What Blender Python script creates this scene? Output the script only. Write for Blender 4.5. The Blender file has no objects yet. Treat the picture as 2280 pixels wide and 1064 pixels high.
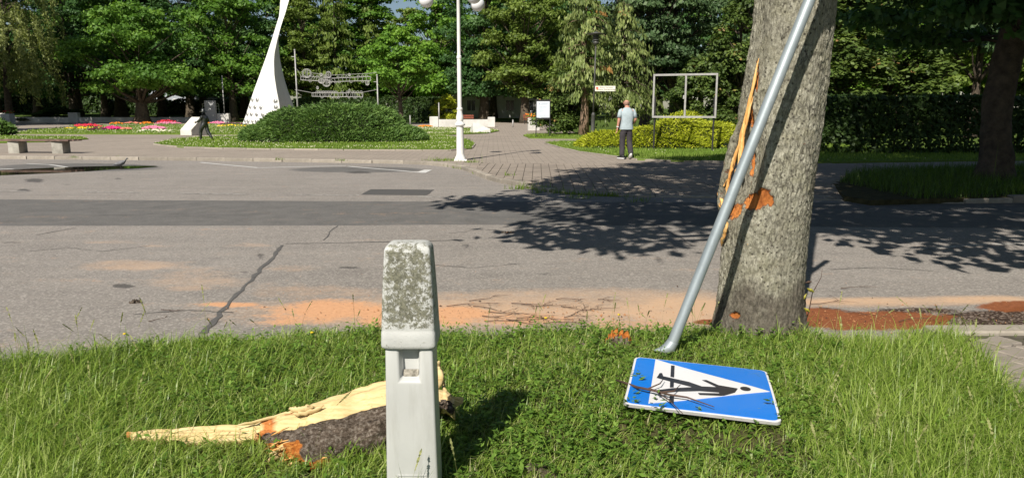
import bpy, bmesh, math, random
import numpy as np
from mathutils import Vector, Matrix
random.seed(7)
rng = np.random.default_rng(11)
SC = bpy.context.scene
COL = SC.collection
PI = math.pi
R = math.radians

# ------------------------------------------------------------------ camera, sky, sun, exposure
CAM_H = 1.5
PITCH = R(10.17)
FPX = 1600.0
cam_d = bpy.data.cameras.new('camera')
cam_d.sensor_width = 36.0
cam_d.lens = 36.0 * FPX / 2280.0
cam_d.clip_start = 0.05
cam_d.clip_end = 3000.0
cam = bpy.data.objects.new('camera', cam_d)
COL.objects.link(cam)
cam.location = (0, 0, CAM_H)
cam.rotation_euler = (PI / 2 - PITCH, 0, 0)
SC.camera = cam

SUN_EL = R(43.0)
SUN_AZ = R(22.5)            # direction the light travels, clockwise from +Y
W = bpy.data.worlds.new('World')
SC.world = W
W.use_nodes = True
wn = W.node_tree
sky = wn.nodes.new('ShaderNodeTexSky')
sky.sky_type = 'NISHITA'
sky.sun_disc = False
sky.sun_elevation = SUN_EL
sky.sun_rotation = R(202.5)
sky.air_density = 1.0
sky.dust_density = 0.6
wn.links.new(sky.outputs[0], wn.nodes['Background'].inputs[0])
wn.nodes['Background'].inputs[1].default_value = 0.05
sun_d = bpy.data.lights.new('sun', 'SUN')
sun_d.energy = 5.0
sun_d.angle = R(0.5)
sun_d.color = (1.0, 0.94, 0.84)
sun = bpy.data.objects.new('sun', sun_d)
COL.objects.link(sun)
LDIR = Vector((math.sin(SUN_AZ) * math.cos(SUN_EL), math.cos(SUN_AZ) * math.cos(SUN_EL), -math.sin(SUN_EL)))
sun.rotation_euler = LDIR.to_track_quat('-Z', 'Y').to_euler()
sun.location = (-20, -40, 50)
SC.view_settings.view_transform = 'Standard'
SC.view_settings.look = 'None'
SC.view_settings.gamma = 1.0
SC.view_settings.exposure = 0.43
SC.view_settings.use_curve_mapping = False

# ------------------------------------------------------------------ helpers: survey points of the place
CP, SP = math.cos(PITCH), math.sin(PITCH)
def _dir(u, v):
    a = (u - 1140.0) / FPX; b = (532.0 - v) / FPX
    return (a, CP + b * SP, -SP + b * CP)
def at(u, v, z=0.0):
    d = _dir(u, v); t = (z - CAM_H) / d[2]
    return Vector((d[0] * t, d[1] * t, z))
def atY(u, v, Y):
    d = _dir(u, v); t = Y / d[1]
    return Vector((d[0] * t, Y, CAM_H + d[2] * t))
def proj(P):
    P = np.asarray(P, float)
    x, y, z = P[..., 0], P[..., 1], P[..., 2] - CAM_H
    d = y * CP - z * SP; up = y * SP + z * CP
    d = np.where(d < 0.05, 0.05, d)
    return 1140 + FPX * x / d, 532 - FPX * up / d

# ------------------------------------------------------------------ helpers: numpy noise
def _h(i, j, k):
    n = (i.astype(np.int64) * 374761393 + j.astype(np.int64) * 668265263 + k.astype(np.int64) * 2147483647) & 0xFFFFFFFF
    n = ((n ^ (n >> 13)) * 1274126177) & 0xFFFFFFFF
    n = n ^ (n >> 16)
    return (n & 0xFFFF) / 32767.5 - 1.0
def vnoise(P):
    P = np.asarray(P, float)
    I = np.floor(P).astype(np.int64); f = P - I
    f = f * f * (3 - 2 * f)
    o = 0
    for a in (0, 1):
        for b in (0, 1):
            for c in (0, 1):
                w = (f[:, 0] if a else 1 - f[:, 0]) * (f[:, 1] if b else 1 - f[:, 1]) * (f[:, 2] if c else 1 - f[:, 2])
                o = o + w * _h(I[:, 0] + a, I[:, 1] + b, I[:, 2] + c)
    return o
def fbm(P, octv=4):
    P = np.asarray(P, float); s = 0; a = 1.0
    for k in range(octv):
        s = s + a * vnoise(P * (2 ** k) + 17.3 * k); a *= 0.5
    return s / 1.9
def sstep(a, b, x):
    t = np.clip((x - a) / (b - a + 1e-9), 0, 1)
    return t * t * (3 - 2 * t)
def in_poly(x, y, poly):
    c = np.zeros(len(x), bool); n = len(poly); j = n - 1
    for i in range(n):
        xi, yi = poly[i][0], poly[i][1]; xj, yj = poly[j][0], poly[j][1]
        m = ((yi > y) != (yj > y)) & (x < (xj - xi) * (y - yi) / (yj - yi + 1e-12) + xi)
        c ^= m; j = i
    return c

# ------------------------------------------------------------------ helpers: meshes and objects
ORIG = {}
def mesh_np(name, V, polys, mats=None, attrs=None, smooth=False):
    V = np.asarray(V, np.float32)
    polys = [np.asarray(p, np.int32) for p in polys if len(p)]
    me = bpy.data.meshes.new(name)
    me.vertices.add(len(V)); me.vertices.foreach_set('co', V.ravel())
    nl = sum(p.size for p in polys); npo = sum(len(p) for p in polys)
    me.loops.add(nl); me.polygons.add(npo)
    me.loops.foreach_set('vertex_index', np.concatenate([p.ravel() for p in polys]))
    st = []; o = 0
    for p in polys:
        st.append(o + np.arange(len(p)) * p.shape[1]); o += p.size
    me.polygons.foreach_set('loop_start', np.concatenate(st).astype(np.int32))
    if smooth: me.polygons.foreach_set('use_smooth', np.ones(npo, bool))
    for k, a in (attrs or {}).items():
        at_ = me.attributes.new(k, 'FLOAT', 'POINT')
        at_.data.foreach_set('value', np.asarray(a, np.float32))
    me.update(calc_edges=True)
    if mats is not None:
        for m in (mats if isinstance(mats, (list, tuple)) else [mats]): me.materials.append(m)
    return me
def tag(o, label=None, cat=None, group=None, kind=None):
    if label: o['label'] = label
    if cat: o['category'] = cat
    if group: o['group'] = group
    if kind: o['kind'] = kind
    return o
def link(name, me, parent=None, loc=None):
    o = bpy.data.objects.new(name, me); COL.objects.link(o)
    if parent is not None: o.parent = parent
    if loc is not None: o.location = loc
    ORIG[o.name] = ORIG.get(parent.name, Vector()) if parent is not None else Vector()
    return o
def empty(name, loc, label=None, cat=None, group=None, kind=None):
    o = bpy.data.objects.new(name, None); COL.objects.link(o)
    o.empty_display_size = 0.1
    o.location = loc; ORIG[o.name] = Vector(loc)
    return tag(o, label, cat, group, kind)
def world_np(name, V, polys, mat, parent=None, attrs=None, smooth=False):
    V = np.asarray(V, float)
    if parent is not None: V = V - np.array(ORIG[parent.name])
    return link(name, mesh_np(name, V, polys, mat, attrs, smooth), parent)

class MB:
    def __init__(s): s.v = []; s.f = []
    def add(s, vs, fs):
        o = len(s.v); s.v += [tuple(p) for p in vs]; s.f += [tuple(i + o for i in f) for f in fs]; return s
    def box(s, c, d, rz=0.0, ch=0.0):
        x, y, z = d[0] / 2, d[1] / 2, d[2] / 2
        cr, sr = math.cos(rz), math.sin(rz)
        if ch <= 0:
            vs = [(-x, -y, -z), (x, -y, -z), (x, y, -z), (-x, y, -z), (-x, -y, z), (x, -y, z), (x, y, z), (-x, y, z)]
            fs = [(3, 2, 1, 0), (4, 5, 6, 7), (0, 1, 5, 4), (1, 2, 6, 5), (2, 3, 7, 6), (3, 0, 4, 7)]
        else:
            vs = [(-x, -y, -z), (x, -y, -z), (x, y, -z), (-x, y, -z)]
            vs += [(-x, -y, z - ch), (x, -y, z - ch), (x, y, z - ch), (-x, y, z - ch)]
            vs += [(-x + ch, -y + ch, z), (x - ch, -y + ch, z), (x - ch, y - ch, z), (-x + ch, y - ch, z)]
            fs = [(3, 2, 1, 0), (8, 9, 10, 11)]
            for b in (0, 4):
                for i in range(4):
                    j = (i + 1) % 4; fs.append((b + i, b + j, b + 4 + j, b + 4 + i))
        return s.add([(c[0] + p[0] * cr - p[1] * sr, c[1] + p[0] * sr + p[1] * cr, c[2] + p[2]) for p in vs], fs)
    def tube(s, pts, rad, n=8, cap=True, flat=1.0):
        pts = [Vector(p) for p in pts]; m = len(pts)
        if not hasattr(rad, '__len__'): rad = [rad] * m
        o = len(s.v); up = None
        for i, p in enumerate(pts):
            t = (pts[min(i + 1, m - 1)] - pts[max(i - 1, 0)])
            t = t.normalized() if t.length > 1e-9 else Vector((0, 0, 1))
            if up is None:
                up = Vector((1, 0, 0)) if abs(t.z) > 0.8 else Vector((0, 0, 1))
            a = up - t * up.dot(t)
            if a.length < 1e-4: a = t.orthogonal()
            a.normalize(); b = t.cross(a); up = a
            for k in range(n):
                an = 2 * PI * k / n
                s.v.append(tuple(p + (a * math.cos(an) + b * math.sin(an) * flat) * rad[i]))
        for i in range(m - 1):
            for k in range(n):
                k2 = (k + 1) % n
                s.f.append((o + i * n + k, o + i * n + k2, o + (i + 1) * n + k2, o + (i + 1) * n + k))
        if cap:
            s.f.append(tuple(o + k for k in reversed(range(n))))
            s.f.append(tuple(o + (m - 1) * n + k for k in range(n)))
        return s
    def rings(s, rings, cap=True, close=True):
        o = len(s.v); n = len(rings[0])
        for r_ in rings: s.v += [tuple(p) for p in r_]
        for i in range(len(rings) - 1):
            for k in range(n if close else n - 1):
                k2 = (k + 1) % n
                s.f.append((o + i * n + k, o + i * n + k2, o + (i + 1) * n + k2, o + (i + 1) * n + k))
        if cap:
            s.f.append(tuple(o + k for k in reversed(range(n))))
            s.f.append(tuple(o + (len(rings) - 1) * n + k for k in range(n)))
        return s
    def lathe(s, c, prof, n=16, cap=True):
        return s.rings([[(c[0] + r_ * math.cos(2 * PI * k / n), c[1] + r_ * math.sin(2 * PI * k / n), c[2] + z) for k in range(n)] for r_, z in prof], cap)
    def ball(s, c, r_, n=16, m=10, sc=(1, 1, 1)):
        pr = [(max(math.sin(PI * i / m), 0.001) * 1.0, -math.cos(PI * i / m)) for i in range(m + 1)]
        return s.rings([[(c[0] + r_ * sc[0] * q * math.cos(2 * PI * k / n), c[1] + r_ * sc[1] * q * math.sin(2 * PI * k / n), c[2] + r_ * sc[2] * z) for k in range(n)] for q, z in pr], True)
    def ring(s, c, R_, r_, ax='y', n=24, m=6, a0=0.0, a1=2 * PI):
        pts = []
        k = n if a1 - a0 > 6.2 else n
        for i in range(k + 1):
            a = a0 + (a1 - a0) * i / k
            if ax == 'y': pts.append((c[0] + R_ * math.cos(a), c[1], c[2] + R_ * math.sin(a)))
            elif ax == 'z': pts.append((c[0] + R_ * math.cos(a), c[1] + R_ * math.sin(a), c[2]))
            else: pts.append((c[0], c[1] + R_ * math.cos(a), c[2] + R_ * math.sin(a)))
        return s.tube(pts, r_, m)
    def prism(s, poly, z0, z1):
        a = sum(poly[i][0] * poly[(i + 1) % len(poly)][1] - poly[(i + 1) % len(poly)][0] * poly[i][1] for i in range(len(poly)))
        if a < 0: poly = list(reversed(poly))
        n = len(poly)
        vs = [(p[0], p[1], z0) for p in poly] + [(p[0], p[1], z1) for p in poly]
        fs = [tuple(reversed(range(n))), tuple(range(n, 2 * n))]
        for i in range(n):
            j = (i + 1) % n; fs.append((i, j, n + j, n + i))
        return s.add(vs, fs)
    def mesh(s, name, mat, smooth=False, off=None):
        me = bpy.data.meshes.new(name)
        vs = s.v if off is None else [(p[0] - off[0], p[1] - off[1], p[2] - off[2]) for p in s.v]
        me.from_pydata(vs, [], s.f)
        if smooth:
            me.polygons.foreach_set('use_smooth', np.ones(len(me.polygons), bool))
        if mat is not None: me.materials.append(mat)
        me.update()
        return me
    def build(s, name, mat, parent=None, smooth=False, angle=None):
        off = ORIG[parent.name] if parent is not None else None
        me = s.mesh(name, mat, smooth, off)
        if angle and smooth:
            me.set_sharp_from_angle(angle=R(angle))
        return link(name, me, parent)
def bevel_build(mb, name, mat, parent, width, seg=3, smooth=True):
    """mesh with rounded edges baked in"""
    off = ORIG[parent.name] if parent is not None else Vector()
    bm = bmesh.new()
    vs = [bm.verts.new(Vector(p) - off) for p in mb.v]
    for f in mb.f: bm.faces.new([vs[i] for i in f])
    bmesh.ops.recalc_face_normals(bm, faces=bm.faces)
    es = [e for e in bm.edges if len(e.link_faces) == 2 and e.calc_face_angle(0) > 0.5]
    bmesh.ops.bevel(bm, geom=es, offset=width, segments=seg, profile=0.5, affect='EDGES', clamp_overlap=True)
    me = bpy.data.meshes.new(name); bm.to_mesh(me); bm.free()
    me.materials.append(mat)
    if smooth:
        me.polygons.foreach_set('use_smooth', np.ones(len(me.polygons), bool)); me.set_sharp_from_angle(angle=R(40))
    return link(name, me, parent)
def copy_tree(root, loc, rz=0.0, sc=(1, 1, 1), label=None):
    c = root.copy(); COL.objects.link(c); c.location = loc; c.rotation_euler = (0, 0, rz); c.scale = sc
    ORIG[c.name] = Vector(loc)
    if label: c['label'] = label
    for ch in list(root.children):
        d = ch.copy(); COL.objects.link(d); d.parent = c
        for g in list(ch.children):
            e = g.copy(); COL.objects.link(e); e.parent = d
    return c

# ------------------------------------------------------------------ helpers: materials
class NT:
    def __init__(s, name):
        s.m = bpy.data.materials.new(name); s.m.use_nodes = True
        s.t = s.m.node_tree; s.b = s.t.nodes['Principled BSDF']; s.out = s.t.nodes['Material Output']
        s.tc = None
    def n(s, typ, ins=None, **kw):
        nd = s.t.nodes.new('ShaderNode' + typ)
        for k, v in kw.items(): setattr(nd, k, v)
        for k, v in (ins or {}).items(): s.set(nd.inputs[k], v)
        return nd
    def set(s, sock, v):
        if isinstance(v, bpy.types.NodeSocket): s.t.links.new(v, sock)
        elif isinstance(v, bpy.types.Node): s.t.links.new(v.outputs[0], sock)
        else:
            if isinstance(v, (tuple, list)) and len(v) == 3 and len(sock.default_value) == 4: v = (*v, 1)
            sock.default_value = v
    def co(s):
        if s.tc is None: s.tc = s.n('TexCoord')
        return s.tc.outputs['Object']
    def noise(s, scale, detail=4, rough=0.55, vec=None, dist=0.0):
        return s.n('TexNoise', {'Vector': vec if vec is not None else s.co(), 'Scale': scale, 'Detail': detail, 'Roughness': rough, 'Distortion': dist}).outputs[0]
    def scl(s, v):
        return s.n('Mapping', {'Vector': s.co(), 'Scale': v}).outputs[0]
    def ramp(s, fac, stops):
        nd = s.n('ValToRGB', {0: fac}); cr = nd.color_ramp
        while len(cr.elements) < len(stops): cr.elements.new(0.5)
        for e, (p, c) in zip(cr.elements, stops):
            e.position = p; e.color = (*c, 1) if hasattr(c, '__len__') else (c, c, c, 1)
        return nd.outputs[0]
    def mix(s, fac, a, b, mode='MIX'):
        nd = s.n('Mix', data_type='RGBA', blend_type=mode)
        s.set(nd.inputs[0], fac); s.set(nd.inputs[6], a); s.set(nd.inputs[7], b)
        return nd.outputs[2]
    def math(s, op, a, b=0.0, clamp=False):
        nd = s.n('Math', operation=op, use_clamp=clamp); s.set(nd.inputs[0], a); s.set(nd.inputs[1], b); return nd.outputs[0]
    def attr(s, name):
        return s.n('Attribute', attribute_name=name).outputs['Fac']
    def bump(s, h, strength=0.3, dist=0.01):
        nd = s.n('Bump', {'Height': h, 'Strength': strength, 'Distance': dist}); s.set(s.b.inputs['Normal'], nd.outputs[0])
    def fin(s, col, rough=0.8, spec=0.3, metal=0.0):
        s.set(s.b.inputs['Base Color'], col); s.set(s.b.inputs['Roughness'], rough)
        s.b.inputs['Specular IOR Level'].default_value = spec; s.set(s.b.inputs['Metallic'], metal)
        return s.m
def simple(name, c1, c2=None, scale=6.0, rough=0.7, spec=0.3, metal=0.0, bump=0.0, bscale=None, bdist=0.01, detail=5):
    t = NT(name)
    c2 = c2 or tuple(x * 0.8 for x in c1)
    f = t.noise(scale, detail)
    col = t.ramp(f, [(0.3, c2), (0.7, c1)])
    if bump > 0: t.bump(t.noise(bscale or scale * 4, 5), bump, bdist)
    return t.fin(col, rough, spec, metal)
def leaf_mat(name, stops, trans=0.35, rough=0.5, spec=0.25, tcol=(1.15, 1.2, 0.6)):
    t = NT(name)
    col = t.ramp(t.attr('tint'), stops)
    t.fin(col, rough, spec)
    tr = t.n('BsdfTranslucent', {'Color': t.mix(1.0, col, tcol, 'MULTIPLY')})
    mx = t.n('MixShader', {0: trans, 1: t.b.outputs[0], 2: tr.outputs[0]})
    t.t.links.new(mx.outputs[0], t.out.inputs[0])
    return t.m

M = {}
def build_materials():
    # asphalt with surveyed wear: sand (pale), rust (wet brown), dark (newer or wet)
    t = NT('asphalt')
    co = t.co()
    big = t.noise(0.35, 5); mid = t.noise(3.0, 5); agg = t.noise(95.0, 3, 0.7)
    streak = t.noise(1.0, 4, 0.6, t.scl((0.35, 3.0, 1)))
    vor = t.n('TexVoronoi', {'Vector': co, 'Scale': 70.0}).outputs['Color']
    vs = t.n('SeparateColor', {0: vor}).outputs[0]
    base = t.ramp(big, [(0.3, (0.200, 0.182, 0.168)), (0.7, (0.289, 0.264, 0.246))])
    base = t.mix(0.35, base, t.ramp(mid, [(0.3, (0.16, 0.144, 0.127)), (0.7, (0.285, 0.256, 0.226))]))
    base = t.mix(0.22, base, t.ramp(streak, [(0.35, (0.175, 0.158, 0.14)), (0.65, (0.305, 0.275, 0.24))]))
    base = t.mix(t.ramp(vs, [(0.74, 0.0), (0.82, 0.62)]), base, (0.38, 0.35, 0.315))
    base = t.mix(t.ramp(vs, [(0.1, 0.35), (0.22, 0.0)]), base, (0.105, 0.097, 0.089))
    n1 = t.noise(5.0, 7, 0.65); n2 = t.noise(28.0, 4, 0.7)
    nn = t.math('ADD', t.math('MULTIPLY', t.math('SUBTRACT', n1, 0.5), 0.9), t.math('MULTIPLY', t.math('SUBTRACT', n2, 0.5), 0.7))
    dk = t.math('ADD', t.attr('dark'), t.math('MULTIPLY', nn, 0.34))
    dkf = t.n('MapRange', {0: dk, 1: 0.40, 2: 0.60}).outputs[0]
    dcol = t.mix(t.ramp(vs, [(0.8, 0.0), (0.9, 0.5)]), t.ramp(mid, [(0.3, (0.108, 0.104, 0.099)), (0.7, (0.148, 0.141, 0.133))]), (0.2, 0.19, 0.18))
    col = t.mix(dkf, base, dcol)
    wt = t.math('ADD', t.attr('wet'), t.math('MULTIPLY', nn, 0.5))
    wtf = t.n('MapRange', {0: wt, 1: 0.40, 2: 0.62}).outputs[0]
    col = t.mix(wtf, col, t.mix(t.ramp(vs, [(0.72, 0.0), (0.8, 0.8)]), (0.052, 0.034, 0.026), (0.28, 0.22, 0.18)))
    du = t.math('ADD', t.attr('dust'), t.math('ADD', t.math('MULTIPLY', nn, 1.1), t.math('MULTIPLY', t.math('SUBTRACT', streak, 0.5), 0.8)))
    duf = t.n('MapRange', {0: du, 1: 0.12, 2: 1.15, 4: 0.85}).outputs[0]
    col = t.mix(duf, col, (0.56, 0.37, 0.235))
    sd = t.math('ADD', t.attr('sand'), t.math('ADD', t.math('MULTIPLY', nn, 1.5), t.math('MULTIPLY', t.math('SUBTRACT', streak, 0.5), 1.0)))
    sdf = t.n('MapRange', {0: sd, 1: 0.30, 2: 0.85}).outputs[0]
    col = t.mix(t.math('MULTIPLY', sdf, 0.88), col, t.ramp(n2, [(0.25, (0.53, 0.27, 0.135)), (0.75, (0.68, 0.37, 0.20))]))
    ru = t.math('ADD', t.attr('rust'), t.math('MULTIPLY', nn, 1.0))
    ruf = t.n('MapRange', {0: ru, 1: 0.38, 2: 0.6}).outputs[0]
    col = t.mix(ruf, col, t.ramp(n2, [(0.25, (0.15, 0.050, 0.019)), (0.75, (0.29, 0.10, 0.04))]))
    st = t.math('ADD', t.attr('stain'), t.math('ADD', t.math('MULTIPLY', nn, 1.5), t.math('MULTIPLY', t.math('SUBTRACT', streak, 0.5), 0.9)))
    stf = t.n('MapRange', {0: st, 1: 0.42, 2: 0.62, 4: 0.8}).outputs[0]
    col = t.mix(stf, col, (0.06, 0.057, 0.055))
    t.bump(t.math('ADD', agg, t.math('MULTIPLY', vs, 0.5)), 0.5, 0.006)
    M['asphalt'] = t.fin(col, t.mix(wtf, (0.9,) * 3, (0.45,) * 3), 0.25)

    # worn paint
    t = NT('worn_paint')
    f = t.math('ADD', t.noise(9.0, 6, 0.7), t.math('MULTIPLY', t.noise(60, 3), 0.4))
    col = t.mix(t.ramp(f, [(0.60, 0.0), (0.80, 0.85)]), (0.17, 0.155, 0.14), (0.46, 0.44, 0.41))
    t.bump(t.noise(90, 3), 0.4, 0.005)
    M['worn_paint'] = t.fin(col, 0.85, 0.25)
    t = NT('fresh_paint')
    col = t.ramp(t.noise(30, 5), [(0.3, (0.42, 0.41, 0.39)), (0.6, (0.62, 0.61, 0.59))])
    M['fresh_paint'] = t.fin(col, 0.8, 0.25)
    M['tar'] = simple('tar', (0.13, 0.123, 0.116), (0.085, 0.081, 0.077), 25, 0.7, 0.3, bump=0.3)
    M['patch'] = simple('asphalt_patch', (0.105, 0.10, 0.096), (0.065, 0.063, 0.061), 40, 0.85, 0.25, bump=0.5, bscale=90, bdist=0.006)

    def stone(name, c1, c2, dirt, sc=3.0, spec=0.25):
        t = NT(name)
        c = t.ramp(t.noise(sc, 6, 0.65), [(0.3, c2), (0.7, c1)])
        c = t.mix(t.math('MULTIPLY', t.ramp(t.noise(sc * 0.35, 6, 0.7), [(0.48, 0.0), (0.68, 1.0)]), 0.7), c, dirt)
        rn = t.n('ObjectInfo').outputs['Random']
        c = t.mix(0.7, c, t.mix(1.0, c, t.ramp(rn, [(0.0, 0.72), (1.0, 1.2)]), 'MULTIPLY'))
        t.bump(t.noise(sc * 22, 5, 0.7), 0.5, 0.006)
        return t.fin(c, 0.88, spec)
    M['kerb'] = stone('kerb_stone', (0.36, 0.32, 0.268), (0.25, 0.222, 0.187), (0.146, 0.129, 0.103))
    M['paver'] = stone('paver', (0.335, 0.283, 0.235), (0.25, 0.213, 0.178), (0.19, 0.162, 0.135), 2.2)
    M['paver_near'] = stone('paver_near', (0.33, 0.285, 0.243), (0.23, 0.20, 0.175), (0.12, 0.11, 0.09), 5)
    M['concrete'] = stone('concrete', (0.46, 0.44, 0.39), (0.30, 0.285, 0.25), (0.17, 0.16, 0.13), 6)
    # paved sheet: pavers too far to pick apart
    t = NT('paving')
    br = t.n('TexBrick', {'Vector': t.n('Mapping', {'Vector': t.co(), 'Rotation': (0, 0, R(90 - 1.5))}).outputs[0], 'Scale': 1.0,
        'Color1': (0.33, 0.278, 0.23, 1), 'Color2': (0.275, 0.234, 0.195, 1), 'Mortar': (0.085, 0.078, 0.066, 1), 'Mortar Size': 0.006, 'Mortar Smooth': 0.3, 'Brick Width': 0.17, 'Row Height': 0.2})
    c = t.mix(0.35, br.outputs[0], t.ramp(t.noise(0.5, 7, 0.65), [(0.3, (0.21, 0.18, 0.152)), (0.7, (0.385, 0.327, 0.272))]))
    c = t.mix(t.ramp(t.noise(2.2, 6, 0.7), [(0.56, 0.0), (0.75, 0.45)]), c, (0.12, 0.11, 0.09))
    t.bump(t.noise(60, 4), 0.4, 0.006)
    M['paving'] = t.fin(c, 0.88, 0.25)
    M['joint'] = simple('joint_sand', (0.12, 0.105, 0.085), (0.07, 0.063, 0.05), 12, 0.95, 0.1, bump=0.5)
    M['soil'] = simple('soil', (0.085, 0.075, 0.035), (0.035, 0.032, 0.016), 9, 0.95, 0.1, bump=0.8, bscale=40, bdist=0.02)
    t = NT('turf')
    c = t.ramp(t.noise(0.8, 7, 0.7), [(0.3, (0.10, 0.155, 0.024)), (0.7, (0.19, 0.255, 0.05))])
    c = t.mix(t.ramp(t.noise(14, 5, 0.7), [(0.4, 0.0), (0.7, 0.5)]), c, (0.075, 0.115, 0.022))
    t.bump(t.noise(30, 4), 0.8, 0.03)
    M['turf'] = t.fin(c, 0.9, 0.1)
    t = NT('park_turf')
    c = t.ramp(t.noise(0.25, 7, 0.7), [(0.3, (0.045, 0.075, 0.014)), (0.7, (0.10, 0.15, 0.03))])
    M['park_turf'] = t.fin(c, 0.95, 0.1)

    # plants
    M['grass'] = leaf_mat('grass_blade', [(0.0, (0.059, 0.108, 0.013)), (0.35, (0.150, 0.242, 0.028)), (0.72, (0.300, 0.412, 0.072)), (0.88, (0.417, 0.494, 0.153)), (1.0, (0.472, 0.453, 0.244))], 0.42, 0.4, 0.45)
    M['grass_far'] = leaf_mat('lawn_blade', [(0.0, (0.116, 0.194, 0.028)), (0.5, (0.194, 0.295, 0.046)), (1.0, (0.357, 0.434, 0.109))], 0.35, 0.6, 0.15)
    M['weed'] = leaf_mat('weed_leaf', [(0.0, (0.055, 0.112, 0.015)), (0.6, (0.146, 0.257, 0.038)), (1.0, (0.282, 0.418, 0.090))], 0.35, 0.45, 0.35)
    M['stalk'] = leaf_mat('seed_stalk', [(0.0, (0.16, 0.19, 0.05)), (1.0, (0.36, 0.36, 0.16))], 0.3, 0.6, 0.2)
    M['l_maple'] = leaf_mat('maple_leaf', [(0.0, (0.067, 0.151, 0.022)), (0.5, (0.115, 0.230, 0.032)), (1.0, (0.195, 0.328, 0.050))])
    M['l_olive'] = leaf_mat('olive_leaf', [(0.0, (0.082, 0.129, 0.021)), (0.5, (0.150, 0.214, 0.040)), (1.0, (0.261, 0.332, 0.077))])
    M['l_dark'] = leaf_mat('dark_leaf', [(0.0, (0.037, 0.088, 0.025)), (0.5, (0.063, 0.139, 0.039)), (1.0, (0.109, 0.200, 0.062))])
    M['l_light'] = leaf_mat('light_leaf', [(0.0, (0.086, 0.188, 0.023)), (0.5, (0.157, 0.303, 0.039)), (1.0, (0.268, 0.426, 0.059))])
    M['l_birch'] = leaf_mat('birch_leaf', [(0.0, (0.122, 0.151, 0.043)), (0.5, (0.245, 0.281, 0.093)), (1.0, (0.389, 0.416, 0.172))])
    M['l_spruce'] = leaf_mat('spruce_needle', [(0.0, (0.090, 0.127, 0.038)), (0.5, (0.179, 0.231, 0.068)), (0.97, (0.329, 0.373, 0.127)), (1.0, (0.448, 0.255, 0.090))], 0.22)
    M['l_pine'] = leaf_mat('pine_needle', [(0.0, (0.037, 0.068, 0.027)), (0.5, (0.065, 0.115, 0.044)), (1.0, (0.124, 0.183, 0.076))], 0.18)
    M['l_thuja'] = leaf_mat('thuja_spray', [(0.0, (0.040, 0.070, 0.018)), (0.5, (0.083, 0.129, 0.027)), (0.92, (0.148, 0.204, 0.045)), (1.0, (0.323, 0.197, 0.076))], 0.2)
    M['l_juniper'] = leaf_mat('juniper_spray', [(0.0, (0.066, 0.131, 0.035)), (0.5, (0.126, 0.220, 0.053)), (1.0, (0.237, 0.351, 0.088))], 0.22)
    M['l_gold'] = leaf_mat('gold_juniper', [(0.0, (0.201, 0.242, 0.017)), (0.5, (0.425, 0.472, 0.033)), (1.0, (0.661, 0.661, 0.083))], 0.3)
    M['l_hedge'] = leaf_mat('hedge_leaf', [(0.0, (0.022, 0.045, 0.012)), (0.5, (0.04, 0.075, 0.018)), (1.0, (0.075, 0.125, 0.028))], 0.3)
    M['core'] = simple('twig_core', (0.02, 0.026, 0.012), (0.010, 0.013, 0.007), 3, 0.95, 0.05)
    M['bark_far'] = simple('tree_bark', (0.13, 0.105, 0.075), (0.055, 0.045, 0.035), 5, 0.95, 0.1, bump=0.8, bscale=14, bdist=0.05)
    M['bark_pink'] = simple('spruce_bark', (0.30, 0.205, 0.145), (0.15, 0.10, 0.075), 7, 0.95, 0.1, bump=0.8, bscale=18, bdist=0.04)
    M['bark_dark'] = simple('dark_bark', (0.115, 0.09, 0.068), (0.05, 0.04, 0.032), 7, 0.95, 0.1, bump=1.0, bscale=16, bdist=0.05)

    # bark of the struck tree
    t = NT('struck_bark')
    n1 = t.noise(9, 7, 0.7); n2 = t.noise(50, 7, 0.78, t.scl((1, 1, 0.5))); n3 = t.noise(3.0, 6, 0.7, t.scl((1, 1, 0.35)))
    c = t.ramp(n2, [(0.30, (0.085, 0.078, 0.064)), (0.43, (0.235, 0.222, 0.175)), (0.56, (0.44, 0.42, 0.335)), (0.70, (0.64, 0.62, 0.51))])
    c = t.mix(t.math('MULTIPLY', t.ramp(n1, [(0.44, 0.0), (0.62, 1.0)]), 0.5), c, (0.25, 0.235, 0.15))
    c = t.mix(t.math('MULTIPLY', t.ramp(t.noise(85, 5, 0.75), [(0.56, 0.0), (0.64, 1.0)]), 0.7), c, (0.085, 0.078, 0.052))
    c = t.mix(t.math('MULTIPLY', t.ramp(n3, [(0.45, 0.0), (0.66, 1.0)]), 0.6), c, (0.16, 0.145, 0.115))
    fis = t.n('TexVoronoi', {'Vector': t.n('Mapping', {'Vector': t.n('VectorMath', {0: t.co(), 1: t.n('VectorMath', {0: t.n('TexNoise', {'Vector': t.co(), 'Scale': 14.0}).outputs[1], 1: (.05, .05, .05)}, operation='MULTIPLY').outputs[0]}, operation='ADD').outputs[0], 'Scale': (30, 30, 9)}).outputs[0], 'Scale': 1.0}, feature='DISTANCE_TO_EDGE').outputs[0]
    c = t.mix(t.math('MULTIPLY', t.ramp(fis, [(0.0, 1.0), (0.10, 0.0)]), t.ramp(t.noise(7, 4), [(0.4, 0.1), (0.6, 0.8)])), c, (0.075, 0.068, 0.055))
    pit = t.n('TexVoronoi', {'Vector': t.co(), 'Scale': 30.0}).outputs[0]
    c = t.mix(t.ramp(pit, [(0.16, 0.85), (0.26, 0.0)]), c, (0.06, 0.053, 0.042))
    crev = t.attr('crev')
    c = t.mix(t.ramp(crev, [(0.20, 0.92), (0.36, 0.0)]), c, (0.05, 0.044, 0.034))
    dm = t.math('ADD', t.attr('damp'), t.math('MULTIPLY', t.math('SUBTRACT', t.noise(14, 6, 0.7), 0.5), 1.3))
    c = t.mix(t.math('MULTIPLY', t.n('MapRange', {0: dm, 1: 0.25, 2: 0.95}).outputs[0], 0.82), c, t.ramp(n2, [(0.35, (0.05, 0.042, 0.036)), (0.7, (0.17, 0.145, 0.115))]))
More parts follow.
